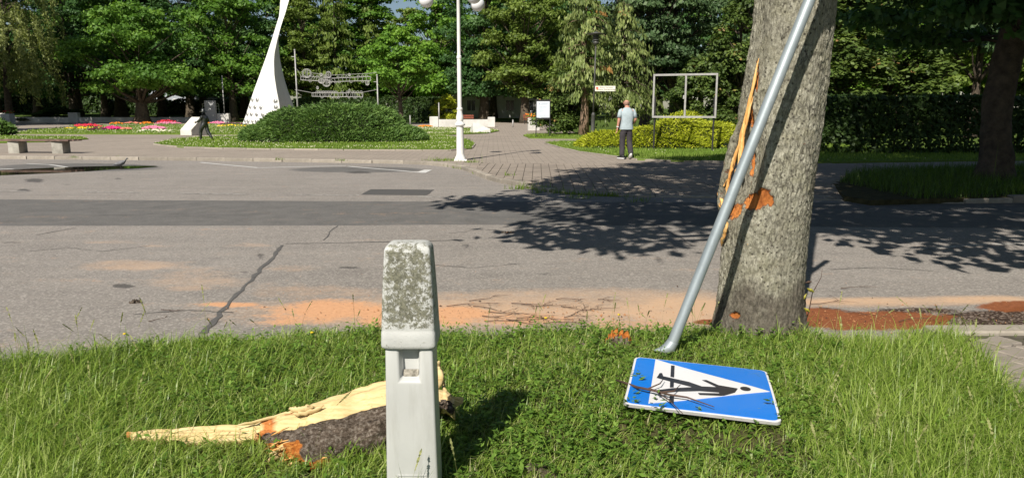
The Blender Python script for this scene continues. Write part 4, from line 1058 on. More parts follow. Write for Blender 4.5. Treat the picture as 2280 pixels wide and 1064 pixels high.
# ------------------------------------------------------------------ twigs and sprigs
def twig_mesh(L, seed, nb=4, thick=.005):
    rr = random.Random(seed); mb = MB()
    def br(p, a, l, r_, dep):
        pts = [p]; el = rr.uniform(0, .15)
        for i in range(5):
            a += rr.gauss(0, .22); p = p + Vector((math.cos(a), math.sin(a), el * rr.uniform(-.4, 1))) * (l / 5)
            p.z = max(p.z, .004); pts.append(p)
        mb.tube(pts, [r_ * (1 - .14 * i) for i in range(6)], 5)
        if dep > 0:
            for k in range(rr.randint(1, nb)):
                q = pts[rr.randint(1, 4)]; br(q, a + rr.choice((-1, 1)) * rr.uniform(.4, 1.0), l * rr.uniform(.3, .6), r_ * .6, dep - 1)
    br(Vector((-L / 2, 0, .008)), 0, L, thick, 2)
    return mb
def crumbs():
    n = 1500; u = np.concatenate([rng.normal(1150, 230, n // 2), rng.normal(1880, 150, n // 4), rng.uniform(450, 2250, n // 4)]); v = np.concatenate([rng.normal(700, 16, n // 2), rng.normal(708, 14, n // 4), rng.normal(690, 26, n // 4)])
    P = np.array([list(at(a, min(max(b, 600), 760), .006)) for a, b in zip(u, v)]); m = len(P); s_ = rng.lognormal(0, .55, (m, 1)) * .0026; a = rng.uniform(0, 2 * PI, m)
    d = np.stack([np.cos(a), np.sin(a), 0 * a], 1); e = np.stack([-np.sin(a), np.cos(a), 0 * a], 1); up = np.array([0, 0, 1.0])
    V = np.stack([P - d * s_ * 1.6 - e * s_ * .6, P + d * s_ * 1.6 - e * s_ * .5, P + d * s_ * .3 + e * s_ * .8, P + up * s_ * 1.1], 1).reshape(-1, 3); b = (np.arange(m) * 4)[:, None]
    for nm, sel, mt in (('wood_crumbs', np.arange(m) % 3 > 0, M['crumb']), ('bark_crumbs', np.arange(m) % 3 == 0, M['twig'])):
        bb = b[sel]; F = np.concatenate([bb + np.array(q) for q in ((0, 1, 3), (1, 2, 3), (2, 0, 3))]); tag(link(nm, mesh_np(nm, V, [F], mt)), kind='stuff')
crumbs()
TWG = 'bare twigs strewn on the orange sand between post and pole'
for k, (u, v, L, rz) in enumerate([(1050, 676, .34, .5), (1100, 690, .3, -.5), (1150, 702, .36, -.35), (1185, 677, .26, 0), (1232, 684, .22, -.1), (1272, 667, .2, .1), (1140, 714, .32, .2), (1300, 700, .3, .6), (1085, 668, .24, .35), (1215, 708, .34, .15), (1335, 688, .24, .3), (1285, 684, .2, .0), (1180, 716, .28, -.2), (1355, 668, .14, .1), (1262, 715, .3, .4), (1110, 714, .26, -.7)]):
    o = link('twig', twig_mesh(L * 1.25, k, 3, .0034).mesh('twig', M['twig'], True), None, at(u, v, 0.004)); o.rotation_euler = (0, 0, rz)
    tag(o, 'thin bare twig lying on orange sand between the cable post and leaning pole', 'twig', TWG)
for k, (u, v, L, rz, z, lab) in enumerate([(1852, 677, .34, .1, 0, 'forked bare twig on pale sand right of the trunk'), (1880, 690, .36, -.25, 0, 'long bare twig across the red brown sand beside the trunk'), (1900, 645, .2, -.2, 0, 'short twig on grey asphalt right of the trunk'), (2040, 714, .3, .25, 0, 'straight dark twig across the red brown sand further right'), (355, 715, .14, .4, 0, 'tiny straight twig on the asphalt near the left grass edge'), (378, 693, .16, -.3, 0, 'tiny bent twig on the asphalt above the left grass edge'), (1935, 640, .16, -.1, 0, 'thin twig lying alone on asphalt right of the street tree')]):
    o = link('twig', twig_mesh(L, 50 + k, 2, .0032).mesh('twig', M['twig'], True), None, at(u, v, .004)); o.rotation_euler = (0, 0, rz); tag(o, lab, 'twig')
def twig_on_sign():
    mb = MB(); z = .25
    mb.tube([at(1372, 846, .2), at(1392, 852, .21), at(1420, 862, .255), at(1452, 868, .262), at(1480, 876, .262)], [.005, .006, .006, .006, .004], 6)
    mb.tube([at(1450, 867, .262), at(1490, 878, .258), at(1530, 884, .255), at(1590, 905, .255)], [.006, .005, .004, .002], 5)
    for a in (((1440, 866), (1470, 853), (1478, 842)), ((1460, 870), (1490, 890), (1520, 920)), ((1470, 873), (1500, 870), (1515, 856))):
        mb.tube([at(*a[0], .26), at(*a[1], .262), at(*a[2], .258)], [.004, .003, .0015], 5)
    tag(mb.build('fallen_branch', M['twig'], None, True), 'dark dry branch lying across the left half of the crossing sign', 'branch')
twig_on_sign()
def leafy_sprig():
    root = empty('leafy_sprig', (2.02, 4.65, 0.08), 'thin sprig with yellow and brown leaves at the right foot of the trunk', 'sprig')
    mb = MB(); mb.tube([(1.92, 4.58, .05), (1.945, 4.55, .2), (1.95, 4.53, .33), (1.985, 4.5, .44), (1.99, 4.5, .5)], [.004, .004, .003, .002, .001], 5)
    mb.build('stem', M['twig'], root, True)
    for (u, v, Y, L, a, m) in ((1800, 628, 4.5, .05, .2, 'twig'), (1805, 646, 4.5, .06, -.5, 'yel_leaf'), (1792, 661, 4.5, .055, 1.2, 'yel_leaf'), (1797, 690, 4.5, .055, -.6, 'yel_leaf')):
        c = atY(u, v, Y); d = Vector((math.cos(a), 0, math.sin(a))); n_ = Vector((-math.sin(a), -.3, math.cos(a)))
        mb = MB(); mb.add([c - d * L / 2, c + n_ * L * .22, c + d * L / 2, c - n_ * L * .22, c + Vector((0, -.008, 0))], [(0, 1, 4), (1, 2, 4), (2, 3, 4), (3, 0, 4)])
        mb.build('leaf', M[m], root)
leafy_sprig()

# ------------------------------------------------------------------ verge grass and weeds
def blades(P, L, Wd, az, lean, segs=3, curl=1.0):
    n = len(P); S = np.linspace(0, 1, segs + 1)
    V = np.zeros((n, 2 * segs + 1, 3)); dx, dy = np.cos(az), np.sin(az); sx, sy = -dy, dx
    for i, s in enumerate(S):
        hx = lean * L * s ** 1.7; hz = L * (s - 0.42 * np.clip(lean, 0, 1.2) * s ** 2.2 * curl)
        c = P + np.stack([dx * hx, dy * hx, hz], 1)
        w = Wd * (1 - s ** 1.6) * (0.8 + 0.2 * min(1, s * 3)) / 2
        if i < segs:
            V[:, 2 * i] = c - np.stack([sx * w, sy * w, 0 * w], 1); V[:, 2 * i + 1] = c + np.stack([sx * w, sy * w, 0 * w], 1)
        else: V[:, 2 * segs] = c
    b = (np.arange(n) * (2 * segs + 1))[:, None]
    q = [b + np.array([2 * i, 2 * i + 1, 2 * i + 3, 2 * i + 2]) for i in range(segs - 1)]
    t = b + np.array([2 * segs - 2, 2 * segs - 1, 2 * segs])
    return V.reshape(-1, 3), [np.concatenate(q), t], 2 * segs + 1
SIGNQ = [(0.65, 3.585), (1.27, 3.43), (1.118, 2.835), (0.60, 3.02), (0.62, 3.16)]
SLABQ = [tuple(at(u, v, z)[:2]) for u, v, z in ((590, 925, .2), (700, 900, .2), (860, 855, .25), (1000, 880, .2), (1000, 930, .12), (860, 992, .1), (700, 1036, .1), (600, 1018, .1), (585, 985, .12), (290, 975, .14), (285, 962, .14))]
def free(x, y):
    ok = (y < Yedge(x) - 0.015) & (x < Xedge(y) - 0.01)
    ok &= ~in_poly(x, y, SIGNQ) & ~in_poly(x, y, SLABQ)
    ok &= ~((np.abs(x + 0.353) < .105) & (y > 2.345) & (y < 2.5))
    ok &= np.hypot(x - 1.6, y - TY) > .30
    return ok
def build_verge_grass():
    n = 235000
    x = rng.uniform(-4.3, 2.95, n); y = rng.uniform(1.55, 4.95, n)
    k = free(x, y); x, y = x[k], y[k]
    u, v = proj(np.stack([x, y, np.full(len(x), .12)], 1))
    p1 = fbm(np.stack([x * 1.3, y * 1.3, 0 * x], 1), 3); p2 = fbm(np.stack([x * 5, y * 5, 0 * x + 9], 1), 3)
    left = 1 - sstep(60, 620, u); right = sstep(1620, 2050, u); mid = sstep(950, 1200, u) * (1 - sstep(1650, 2000, u))
    dens = 0.62 + 0.25 * left + 0.35 * right - 0.05 * mid + 0.45 * p2
    k = rng.uniform(0, 1, len(x)) < np.clip(dens, .12, 1); x, y, u, v, p1, p2, left, right, mid = [a[k] for a in (x, y, u, v, p1, p2, left, right, mid)]
    n = len(x)
    L = (0.076 + 0.044 * left + 0.042 * right - 0.016 * mid + 0.02 * p1) * rng.lognormal(0, .34, n)
    edge = sstep(.30, 0.0, Yedge(x) - y); L *= 1 - .35 * edge * (1 - right)
    near = in_poly(x, y, [(0.35, 3.3), (1.3, 3.75), (1.45, 2.6), (1.1, 2.5), (.3, 2.8)]); L = np.where(near & (mid > .3), np.minimum(L, .085), L)
    lean = np.abs(rng.normal(.72, .42, n)) + .1
    az = rng.uniform(0, 2 * PI, n)
    az = np.where(rng.uniform(0, 1, n) < .35, rng.normal(.6, .7, n), az)
    Wd = rng.uniform(.0030, .0070, n) * (1 - .15 * right)
    P = np.stack([x, y, vz(x, y) - .005], 1)
    V, F, m = blades(P, L, Wd, az, lean, 3)
    tint = np.clip(.52 + .24 * rng.normal(0, 1, n) + .22 * p1 + .05 * right + .05 * left, 0, .86)
    dry = rng.uniform(0, 1, n) < .05 + .12 * mid * (p2 > .05) + .03 * edge; tint = np.where(dry, rng.uniform(.86, 1, n), tint)
    o = link('verge_grass', mesh_np('verge_grass', V, F, M['grass'], dict(tint=np.repeat(tint, m)), True)); tag(o, kind='stuff')
    # broad leaved weeds between the blades
    n = 17000
    x = rng.uniform(-4.0, 2.85, n); y = rng.uniform(1.6, 4.85, n); k = free(x, y); x, y = x[k], y[k]; n = len(x); k = rng.uniform(0, 1, n) < .45 + .5 * fbm(np.stack([x * 3, y * 3, 0 * x + 3], 1), 2); x, y = x[k], y[k]; n = len(x)
    V, F, m = blades(np.stack([x, y, vz(x, y) + .004], 1), rng.uniform(.05, .14, n), rng.uniform(.002, .0042, n), rng.uniform(0, 2 * PI, n), rng.uniform(.9, 1.5, n), 3, 1.5)
    tag(link('dry_thatch', mesh_np('dry_thatch', V, F, M['grass'], dict(tint=np.repeat(rng.uniform(.60, .97, n), m)))), kind='stuff')
    n = 11500
    x = rng.uniform(-4.0, 2.8, n); y = rng.uniform(1.8, 4.85, n); k = free(x, y); x, y = x[k], y[k]
    u, v = proj(np.stack([x, y, np.full(len(x), .12)], 1))
    w = fbm(np.stack([x * 2.1 + 30, y * 2.1, 0 * x], 1), 3)
    k = rng.uniform(0, 1, len(x)) < np.clip(.58 + .8 * w - .40 * sstep(1650, 2050, u) - .2 * (1 - sstep(0, 500, u)), 0.05, 1)
    x, y = x[k], y[k]; n = len(x); Z = vz(x, y)
    VV, tt = [], []
    cnt = 9
    H = rng.uniform(.03, .115, n); tl = rng.normal(0, .5, (n, 2))
    for j in range(cnt):
        f = (j + .6) / cnt; a = rng.uniform(0, 2 * PI, n); s = rng.uniform(.012, .026, n) * (1.15 - .5 * f)
        bx = x + tl[:, 0] * H * f * .6; by = y + tl[:, 1] * H * f * .6; bz = Z + H * f
        el = rng.uniform(-.15, .6, n)
        d = np.stack([np.cos(a) * np.cos(el), np.sin(a) * np.cos(el), np.sin(el)], 1); sd = np.stack([-np.sin(a), np.cos(a), rng.normal(0, .25, n)], 1)
        b0 = np.stack([bx, by, bz], 1)
        VV.append(np.stack([b0, b0 + d * s[:, None] * .9 - sd * s[:, None] * .42, b0 + d * s[:, None] * 2.0, b0 + d * s[:, None] * .9 + sd * s[:, None] * .42], 1)); tt.append(np.clip(.3 + .25 * f + .2 * rng.normal(0, 1, n), 0, 1))
    V = np.concatenate(VV).reshape(-1, 3); t = np.concatenate(tt); q = np.arange(len(V)).reshape(-1, 4)
    F3 = np.concatenate([q[:, [0, 1, 2]], q[:, [0, 2, 3]]])
    tag(link('verge_weeds', mesh_np('verge_weeds', V, [F3], M['weed'], dict(tint=np.repeat(t, 4)))), kind='stuff')
    # tall seed stalks
    n = 520
    x = rng.uniform(-4.0, 2.8, n); y = rng.uniform(2.0, 4.85, n)
    u, v = proj(np.stack([x, y, np.full(n, .12)], 1)); e = Yedge(x) - y
    k = free(x, y) & (rng.uniform(0, 1, n) < .18 + .5 * (e < .35) + .6 * (u > 1800) + .25 * (u < 500)) & ~((u > 1330) & (u < 1780) & (v > 760)); x, y, u = x[k], y[k], u[k]; n = len(x)
    P = np.stack([x, y, vz(x, y)], 1); L = rng.uniform(.20, .40, n) * np.where((u > 1000) & (u < 1780), .75, 1); az = rng.uniform(0, 2 * PI, n); le = rng.uniform(.1, .6, n)
    V1, F1, m1 = blades(P, L, np.full(n, .0022), az, le, 4, .6)
    tip = V1.reshape(n, m1, 3)[:, -1]; pre = V1.reshape(n, m1, 3)[:, -3]
    d = tip - pre; d /= np.linalg.norm(d, axis=1)[:, None] + 1e-9
    VV = [V1]; FF = [f for f in F1]; tt = [np.repeat(rng.uniform(0, .6, n), m1)]; off = len(V1)
    for j in range(14):
        f = j / 13; c = tip - d * (f * L * .28)[:, None]; a = rng.uniform(0, 2 * PI, n); s = .0042 * (0.5 + math.sin(PI * min(1, f + .15)))
        sd = np.stack([np.cos(a), np.sin(a), np.full(n, .2)], 1) * s; dd = d * .007
        B = np.stack([c, c + sd + dd, c + dd * 2, c - sd + dd], 1).reshape(-1, 3)
        VV.append(B); FF.append(np.arange(len(B)).reshape(-1, 4) + off); off += len(B); tt.append(np.repeat(rng.uniform(.3, 1, n), 4))
    tag(link('seed_stalks', mesh_np('seed_stalks', np.concatenate(VV), FF, M['stalk'], dict(tint=np.concatenate(tt)))), kind='stuff')
    # a tuft in front of the post
    x = np.array([-.352, -.335, -.342, -.325, -.372, -.318]); y = np.full(6, 2.315) + rng.uniform(-.02, .01, 6)
    V, F, m = blades(np.stack([x, y, np.full(6, .11)], 1), np.array([.19, .2, .16, .17, .19, .12]), np.full(6, .006), np.array([.3, .2, 1.0, .1, 2.8, .2]), np.array([.25, .4, .2, .35, .15, .5]), 4, .5)
    tag(link('post_grass', mesh_np('post_grass', V, F, M['grass'], dict(tint=np.full(len(V), .2)))), kind='stuff')
build_verge_grass()
for (u, v, L) in ((695, 745, 'tiny yellow flower at the grass edge left of the cable post'), (1495, 885, 'tiny yellow flower in the grass at the near edge of the crossing sign'), (278, 748, 'tiny yellow flower at the far left of the grass edge'), (1215, 712, 'tiny yellow flower at the grass edge below the strewn twigs'), (1378, 705, 'tiny yellow flower at the grass edge left of the pole foot')):
    p = at(u, v, .16); mb = MB(); mb.tube([(p.x + .01, p.y, .08), (p.x, p.y, .17)], [.0015, .0012], 5)
    root = empty('dandelion', (p.x, p.y, .08), L, 'flower', 'yellow flowers in the verge')
    mb.build('stalk', M['weed'], root); mb = MB(); mb.ball((p.x, p.y, .175), .011, 8, 5, (1, 1, .5)); mb.build('bloom', M['f_yellow'], root, True)

# ------------------------------------------------------------------ foliage makers
def rvec(n): 
    v = rng.normal(0, 1, (n, 3)); return v / (np.linalg.norm(v, axis=1)[:, None] + 1e-9)
def nrm(v): return v / (np.linalg.norm(v, axis=1)[:, None] + 1e-9)
def leaf_quads(P, N, s, asp=.62, T=None, fold=.12):
    n = len(P)
    if T is None: T = nrm(np.cross(N, rvec(n)))
    else: T = nrm(T)
    B = nrm(np.cross(N, T)); N2 = np.cross(T, B)
    s = np.broadcast_to(np.asarray(s, float), (n,))[:, None]
    V = np.stack([P - T * s, P + B * s * asp - N2 * s * fold, P + T * s, P - B * s * asp - N2 * s * fold], 1)
    return V.reshape(-1, 3)
def leaves_mesh(name, chunks, mat):
    V = np.concatenate([c[0] for c in chunks]); t = np.concatenate([np.repeat(c[1], 4) for c in chunks])
    F = np.arange(len(V)).reshape(-1, 4)
    return mesh_np(name, V, [F], mat, dict(tint=np.clip(t, 0, 1)))
def clump_leaves(cs, rs, per, size, up=.5, flat=.65, asp=.62, inner=.55):
    out = []
    for c, r_ in zip(cs, rs):
        k = max(6, int(per * (r_ / np.mean(rs)) ** 2)); d = rvec(k); d[:, 2] = np.where(d[:, 2] < -.3, -d[:, 2] * .5, d[:, 2])
        rad = r_ * rng.uniform(inner, 1.05, k) * (1 + .18 * rng.normal(0, 1, k).clip(-2, 2))
        P = c + d * rad[:, None] * np.array([1, 1, flat]); N = nrm(d + np.array([0, 0, up]) + .75 * rng.normal(0, 1, (k, 3)))
        out.append((leaf_quads(P, N, size * rng.uniform(.65, 1.25, k), asp), .45 + .15 * rng.normal() + .17 * rng.normal(0, 1, k)))
    return out
def trunk_limbs(H, r0, cs, top=.72, bend=.3, every=2, seed=0, limb=.36):
    rr = random.Random(seed); mb = MB(); pts = []; rad = []
    ph = rr.uniform(0, 6)
    for i in range(13):
        t = i / 12; pts.append(Vector((bend * math.sin(t * 2.4 + ph) * t, bend * math.cos(t * 2 + ph) * t * .7, H * top * t - .15))); rad.append(r0 * (1 - .82 * t) * (1 + .55 * math.exp(-t * 16)))
    mb.tube(pts, rad, 10)
    for c in cs[::every]:
        hz = max(.22 * H, c[2] - .55 * math.hypot(c[0], c[1]) - .05 * H); t = min(.95, (hz + .15) / (H * top)); i = int(t * 12); a = pts[min(i, 12)]
        b = Vector(c); m = a.lerp(b, .5) + Vector((0, 0, -.03 * H * rr.uniform(.2, 1)))
        ra = r0 * (1 - .82 * t) * limb + .015; mb.tube([a, a.lerp(m, .6), m, m.lerp(b, .6), b], [ra, ra * .8, ra * .6, ra * .4, ra * .15], 6)
    return mb
def make_tree(name, label, cat, mat, bark, H, cb, Rr, nc, per, size, r0, prof=None, up=.5, flat=.65, crel=.25, seed=1, group=None, keep=None, ecc=1.0):
    prof = prof or (lambda t: math.sin(PI * (.13 + .87 * t) ** .85) ** .7 if t < 1 else 0.05)
    rs_ = random.Random(seed); cs, rs = [], []; tries = 0
    while len(cs) < nc and tries < nc * 40:
        tries += 1
        t = rs_.uniform(0.02, .97); a = rs_.uniform(0, 2 * PI); rim = Rr * prof(t) * (1 + .22 * math.sin(a * 3 + seed) * math.sin(t * 7 + seed))
        q = rim * (rs_.uniform(.5, 1.0) if rs_.random() < .82 else rs_.uniform(0, .5))
        c = np.array([math.cos(a) * q * ecc, math.sin(a) * q, cb + t * (H - cb)])
        if keep and not keep(c): continue
        cs.append(c); rs.append(Rr * crel * rs_.uniform(.65, 1.3) * (.75 + .5 * (1 - t)))
    root = empty(name, (0, 0, 0), label, cat, group)
    link('trunk', trunk_limbs(H, r0, cs, seed=seed).mesh('trunk', bark, True), root)
    link('crown', leaves_mesh('crown', clump_leaves(cs, rs, per, size, up, flat), mat), root)
    return root
def put(root, u=None, Y=None, x=None, y=None, z=None, rz=0, sc=1.0):
    if u is not None: p = atY(u, 250, Y); x, y = p.x, Y
    root.location = (x, y, z if z is not None else gz(x, y)); root.rotation_euler = (0, 0, rz)
    root.scale = sc if hasattr(sc, '__len__') else (sc,) * 3
    return root
def another(src, label, u=None, Y=None, x=None, y=None, z=None, rz=0, sc=1.0, group=None, mat=None):
    c = copy_tree(src, (0, 0, 0), label=label)
    if 'group' in c: del c['group']
    if group: c['group'] = group
    if mat:
        for ch in c.children:
            if ch.name.startswith('crown'):
                ch.data = recol(ch.data, mat)
    return put(c, u, Y, x, y, z, rz, sc)
_rc = {}
def recol(me, mat):
    k = (me.name, mat.name)
    if k not in _rc:
        m2 = me.copy(); m2.name = 'crown'; m2.materials.clear(); m2.materials.append(mat); _rc[k] = m2
    return _rc[k]
def weeping_conifer(name, label, mat, bark, H, cb, Rr, r0, n_br, size, droop=1.0, seed=3, hang=.7, prof=.75, cat='tree', loose=1.0):
    rs_ = random.Random(seed); root = empty(name, (0, 0, 0), label, cat); chunks = []
    mb = MB(); mb.tube([(0.05 * math.sin(i), .05 * math.cos(i * 1.3), H * .97 * i / 10 - .15) for i in range(11)], [r0 * (1 - .93 * i / 10) * (1 + .5 * math.exp(-i * 1.6)) for i in range(11)], 10)
    for b in range(n_br):
        t = (b + rs_.random()) / n_br; z = cb + (H - cb) * t ** 1.0; L = Rr * (1 - t) ** prof * rs_.uniform(.6, 1.12) + .15; a = rs_.uniform(0, 2 * PI)
        n = max(10, int(46 * L / Rr * loose)); s = np.sqrt(rng.uniform(0.02, 1, n))
        rise = rs_.uniform(.0, .35); dr = droop * rs_.uniform(.5, 1.0)
        bx = L * s; bz = z + L * (rise * s - dr * s ** 2.2)
        off = rng.normal(0, .10 * Rr, n) * s
        P = np.stack([math.cos(a) * bx - math.sin(a) * off, math.sin(a) * bx + math.cos(a) * off, bz - hang * size * rng.uniform(.2, 1.8, n)], 1)
        out = np.array([math.cos(a), math.sin(a), 0]); T = np.stack([.35 * rng.normal(0, 1, n), .35 * rng.normal(0, 1, n), -np.ones(n) * (.5 + hang)], 1) + out * .35
        N = nrm(out + .6 * rng.normal(0, 1, (n, 3)))
        br = .45 + .16 * rs_.gauss(0, 1); 
        chunks.append((leaf_quads(P, N, size * rng.uniform(.6, 1.4, n), .34, T), np.minimum(br + .17 * rng.normal(0, 1, n), .96)))
        if b % 3 == 0: mb.tube([(0, 0, z), (math.cos(a) * L * .5, math.sin(a) * L * .5, z + L * (rise * .5 - dr * .2)), (math.cos(a) * L * .9, math.sin(a) * L * .9, z + L * (rise * .9 - dr * .8))], [.03, .02, .008], 5)
        if rs_.random() < .004: chunks[-1] = (chunks[-1][0], np.ones(n))
    link('trunk', mb.mesh('trunk', bark, True), root); link('crown', leaves_mesh('crown', chunks, mat), root)
    return root
def spray_mound(name, lobes, n, size, mat, label, cat, zb, seed=5, droop=0.2, core=.9, parts='foliage'):
    """low spreading juniper: overlapping lobes (cx, cy, rx, ry, h); sprays on the joint surface"""
    cx0 = np.mean([l[0] for l in lobes]); cy0 = np.mean([l[1] for l in lobes])
    root = empty(name, (cx0, cy0, zb), label, cat)
    def hf(x, y):
        h = np.zeros(len(x))
        for cx, cy, rx, ry, hh in lobes:
            d = ((x - cx) / rx) ** 2 + ((y - cy) / ry) ** 2; h = np.maximum(h, hh * np.sqrt(np.clip(1 - d, 0, 1)) ** .8)
        nz = fbm(np.stack([x * 1.6, y * 1.6, 0 * x + seed], 1), 3); n2 = fbm(np.stack([x * 4.5, y * 4.5, 0 * x + seed], 1), 2)
        return np.where(h > 0, h * (1 + .16 * nz + .09 * n2), 0)
    x0 = min(l[0] - l[2] for l in lobes); x1 = max(l[0] + l[2] for l in lobes); y0 = min(l[1] - l[3] for l in lobes); y1 = max(l[1] + l[3] for l in lobes)
    g = 70; X, Y = np.meshgrid(np.linspace(x0, x1, g), np.linspace(y0, y1, g)); xx, yy = X.ravel(), Y.ravel()
    hh = hf(xx, yy); ids = np.arange(g * g).reshape(g, g); q = np.stack([ids[:-1, :-1], ids[:-1, 1:], ids[1:, 1:], ids[1:, :-1]], -1).reshape(-1, 4)
    q = q[(hh[q] > 0).any(1)]
    world_np('core', np.stack([xx, yy, zb + hh * core - .03], 1), [q], M['core'], root, None, True)
    m = int(n * 1.8); x = rng.uniform(x0, x1, m); y = rng.uniform(y0, y1, m); e = .04
    h = hf(x, y); hx = (hf(x + e, y) - hf(x - e, y)) / (2 * e); hy = (hf(x, y + e) - hf(x, y - e)) / (2 * e)
    sl = np.sqrt(1 + hx ** 2 + hy ** 2).clip(1, 5); k = (h > .02) & (rng.uniform(0, 1, m) < sl / 3.2); x, y, h, hx, hy = x[k], y[k], h[k], hx[k].clip(-3, 3), hy[k].clip(-3, 3)
    nn = nrm(np.stack([-hx, -hy, np.ones(len(x))], 1)); dep = rng.uniform(0.72, 1.0, len(x))
    P = np.stack([x, y, zb + h * dep], 1)
    rad = nrm(np.stack([x - cx0, y - cy0, 0 * x + .01], 1))
    cl = fbm(np.stack([x * 3, y * 3, h * 3], 1), 2)
    T = nn * .5 + rad * .75 + np.array([0, -.25, .25 - droop]) + .5 * rng.normal(0, 1, (len(x), 3)) + np.stack([cl, np.roll(cl, 7), 0 * cl], 1) * .4; s = size * rng.uniform(.55, 1.35, len(x))
    P = P + nrm(T) * s[:, None] * .55
    N = nrm(nn + .7 * rng.normal(0, 1, (len(x), 3)))
    t = .45 + .30 * cl + .14 * rng.normal(0, 1, len(x))
    V = leaf_quads(P, N, s, .26, T); off = np.array(ORIG[root.name]); 
    o = link(parts, leaves_mesh(parts, [(V - off, t)], mat), root); return root
def hedge_box(name, label, x0, x1, y0, y1, z0, z1, n, size, mat, wob=.12, cat='hedge', thin=0.0, core=False):
    root = empty(name, ((x0 + x1) / 2, (y0 + y1) / 2, z0), label, cat); off = np.array(ORIG[root.name])
    face = rng.choice(5, n, p=[.42, .2, .2, .09, .09]); a = rng.uniform(0, 1, n); b = rng.uniform(0, 1, n); ins = rng.exponential(.10, n)
    x = x0 + (x1 - x0) * a; y = y0 + (y1 - y0) * a; z = z0 + (z1 - z0) * b
    X = np.where(face == 3, x0 + ins, np.where(face == 4, x1 - ins, x)); Yy = np.where(face == 0, y0 + ins, np.where(face == 1, y1 - ins, np.where(face == 2, y0 + (y1 - y0) * b, y)))
    Z = np.where(face == 2, z1 - ins, z)
    w = fbm(np.stack([X * .8, Yy * .8, Z * .8], 1), 3); Z = z0 + (Z - z0) * (1 + wob * w); Yy = Yy + wob * 1.3 * w * np.where(face == 0, 1, 0)
    nb = np.array([[0, -1, 0], [0, 1, 0], [0, 0, 1], [-1, 0, 0], [1, 0, 0]])[face]
    N = nrm(nb + .8 * rng.normal(0, 1, (n, 3)) + np.array([0, 0, .3]))
    P = np.stack([X, Yy, Z], 1)
    k = ~((rng.uniform(0, 1, n) < thin) & (Z < z0 + .35 * (z1 - z0)))
    t = .45 + .25 * w + .18 * rng.normal(0, 1, n)
    V = leaf_quads(P[k], N[k], size * rng.uniform(.6, 1.3, k.sum()), .6)
    link('foliage', leaves_mesh('foliage', [(V - off, t[k])], mat), root)
    if core: mb = MB(); mb.box(((x0 + x1) / 2, (y0 + y1) / 2, (z0 + z1) / 2 - .2), (x1 - x0 - .4, (y1 - y0) * .6, (z1 - z0) * .86)); mb.build('core', M['core'], root)
    mb = MB()
    nst = int((x1 - x0) / .6)
    for i in range(nst):
        xx = x0 + (x1 - x0) * (i + .5) / nst; yy = (y0 + y1) / 2 + random.uniform(-.15, .15)
        for j in range(3): mb.tube([(xx, yy, z0 - .05), (xx + random.uniform(-.2, .2), yy + random.uniform(-.2, .2), z0 + (z1 - z0) * .5), (xx + random.uniform(-.5, .5), yy + random.uniform(-.3, .3), z0 + (z1 - z0) * .9)], [.03, .02, .01], 5)
    mb.build('stems', M['bark_far'], root)['kind'] = 'stuff'
    return root

# ------------------------------------------------------------------ street trees: crowns and the dark tree at the right
def add_street_crown():
    rs_ = random.Random(4); cs, rs = [], []
    H, Rr = 17.4, 5.0; t0 = 0
    while len(cs) < 250:
        t = rs_.uniform(0, 1); z = 3.4 + t * (H - 3.4); a = rs_.uniform(0, 2 * PI); rim = Rr * (math.sin(PI * (.22 + .78 * t) ** .8) ** .55 if t < .99 else .1)
        q = rim * rs_.random() ** .45; x, y = 1.7 + math.cos(a) * q, TY + .3 + math.sin(a) * q
        if y + .991 * z < 8.15 - .16 * max(0, x - 1.7) + .45 * math.sin(x * 1.7) + .3 * math.sin(x * 4.1): continue
        if z < 1.5 + .16 * y + 1.5: continue
        cs.append(np.array([x, y, z])); rs.append(rs_.uniform(.55, 1.05))
    off = np.array(ORIG[tree.name])
    ch = clump_leaves([c - off for c in cs], rs, 150, .135, .5, .6)
    link('crown', leaves_mesh('crown', ch, M['l_maple']), tree)
    mb = MB(); a = Vector((1.78, TY, 4.2)); mb.tube([a, a + Vector((.05, .1, 2.5)), a + Vector((-.1, .2, 6)), a + Vector((.1, .3, 10.5))], [.2, .17, .12, .04], 10)
    for c in cs[::5]:
        z = max(4.3, c[2] - 2.2); s = Vector((1.78, TY + .1, z)); m = s.lerp(Vector(c), .5) + Vector((0, 0, -.25)); mb.tube([s, m, c], [.075, .05, .012], 6)
    mb.build('limbs', M['bark_dark'], tree, True)
add_street_crown()
st2 = empty('street_tree', (10.3, 4.3, 0.1), 'next leafy tree along the near roadside, right of the split tree', 'tree')
for ch in tree.children:
    if ch.name.split('.')[0] in ('crown', 'limbs'): d = ch.copy(); COL.objects.link(d); d.parent = st2
mbt = MB(); mbt.tube([(0, 0, -.15), (0, 0, 1), (.05, 0, 2.5), (.15, 0, 4.4)], [.36, .27, .24, .2], 16); link('trunk', mbt.mesh('trunk', M['bark_dark'], True), st2)
st2.scale = (1.22, 1.15, 1.28); st2.rotation_euler = (0, 0, 0)

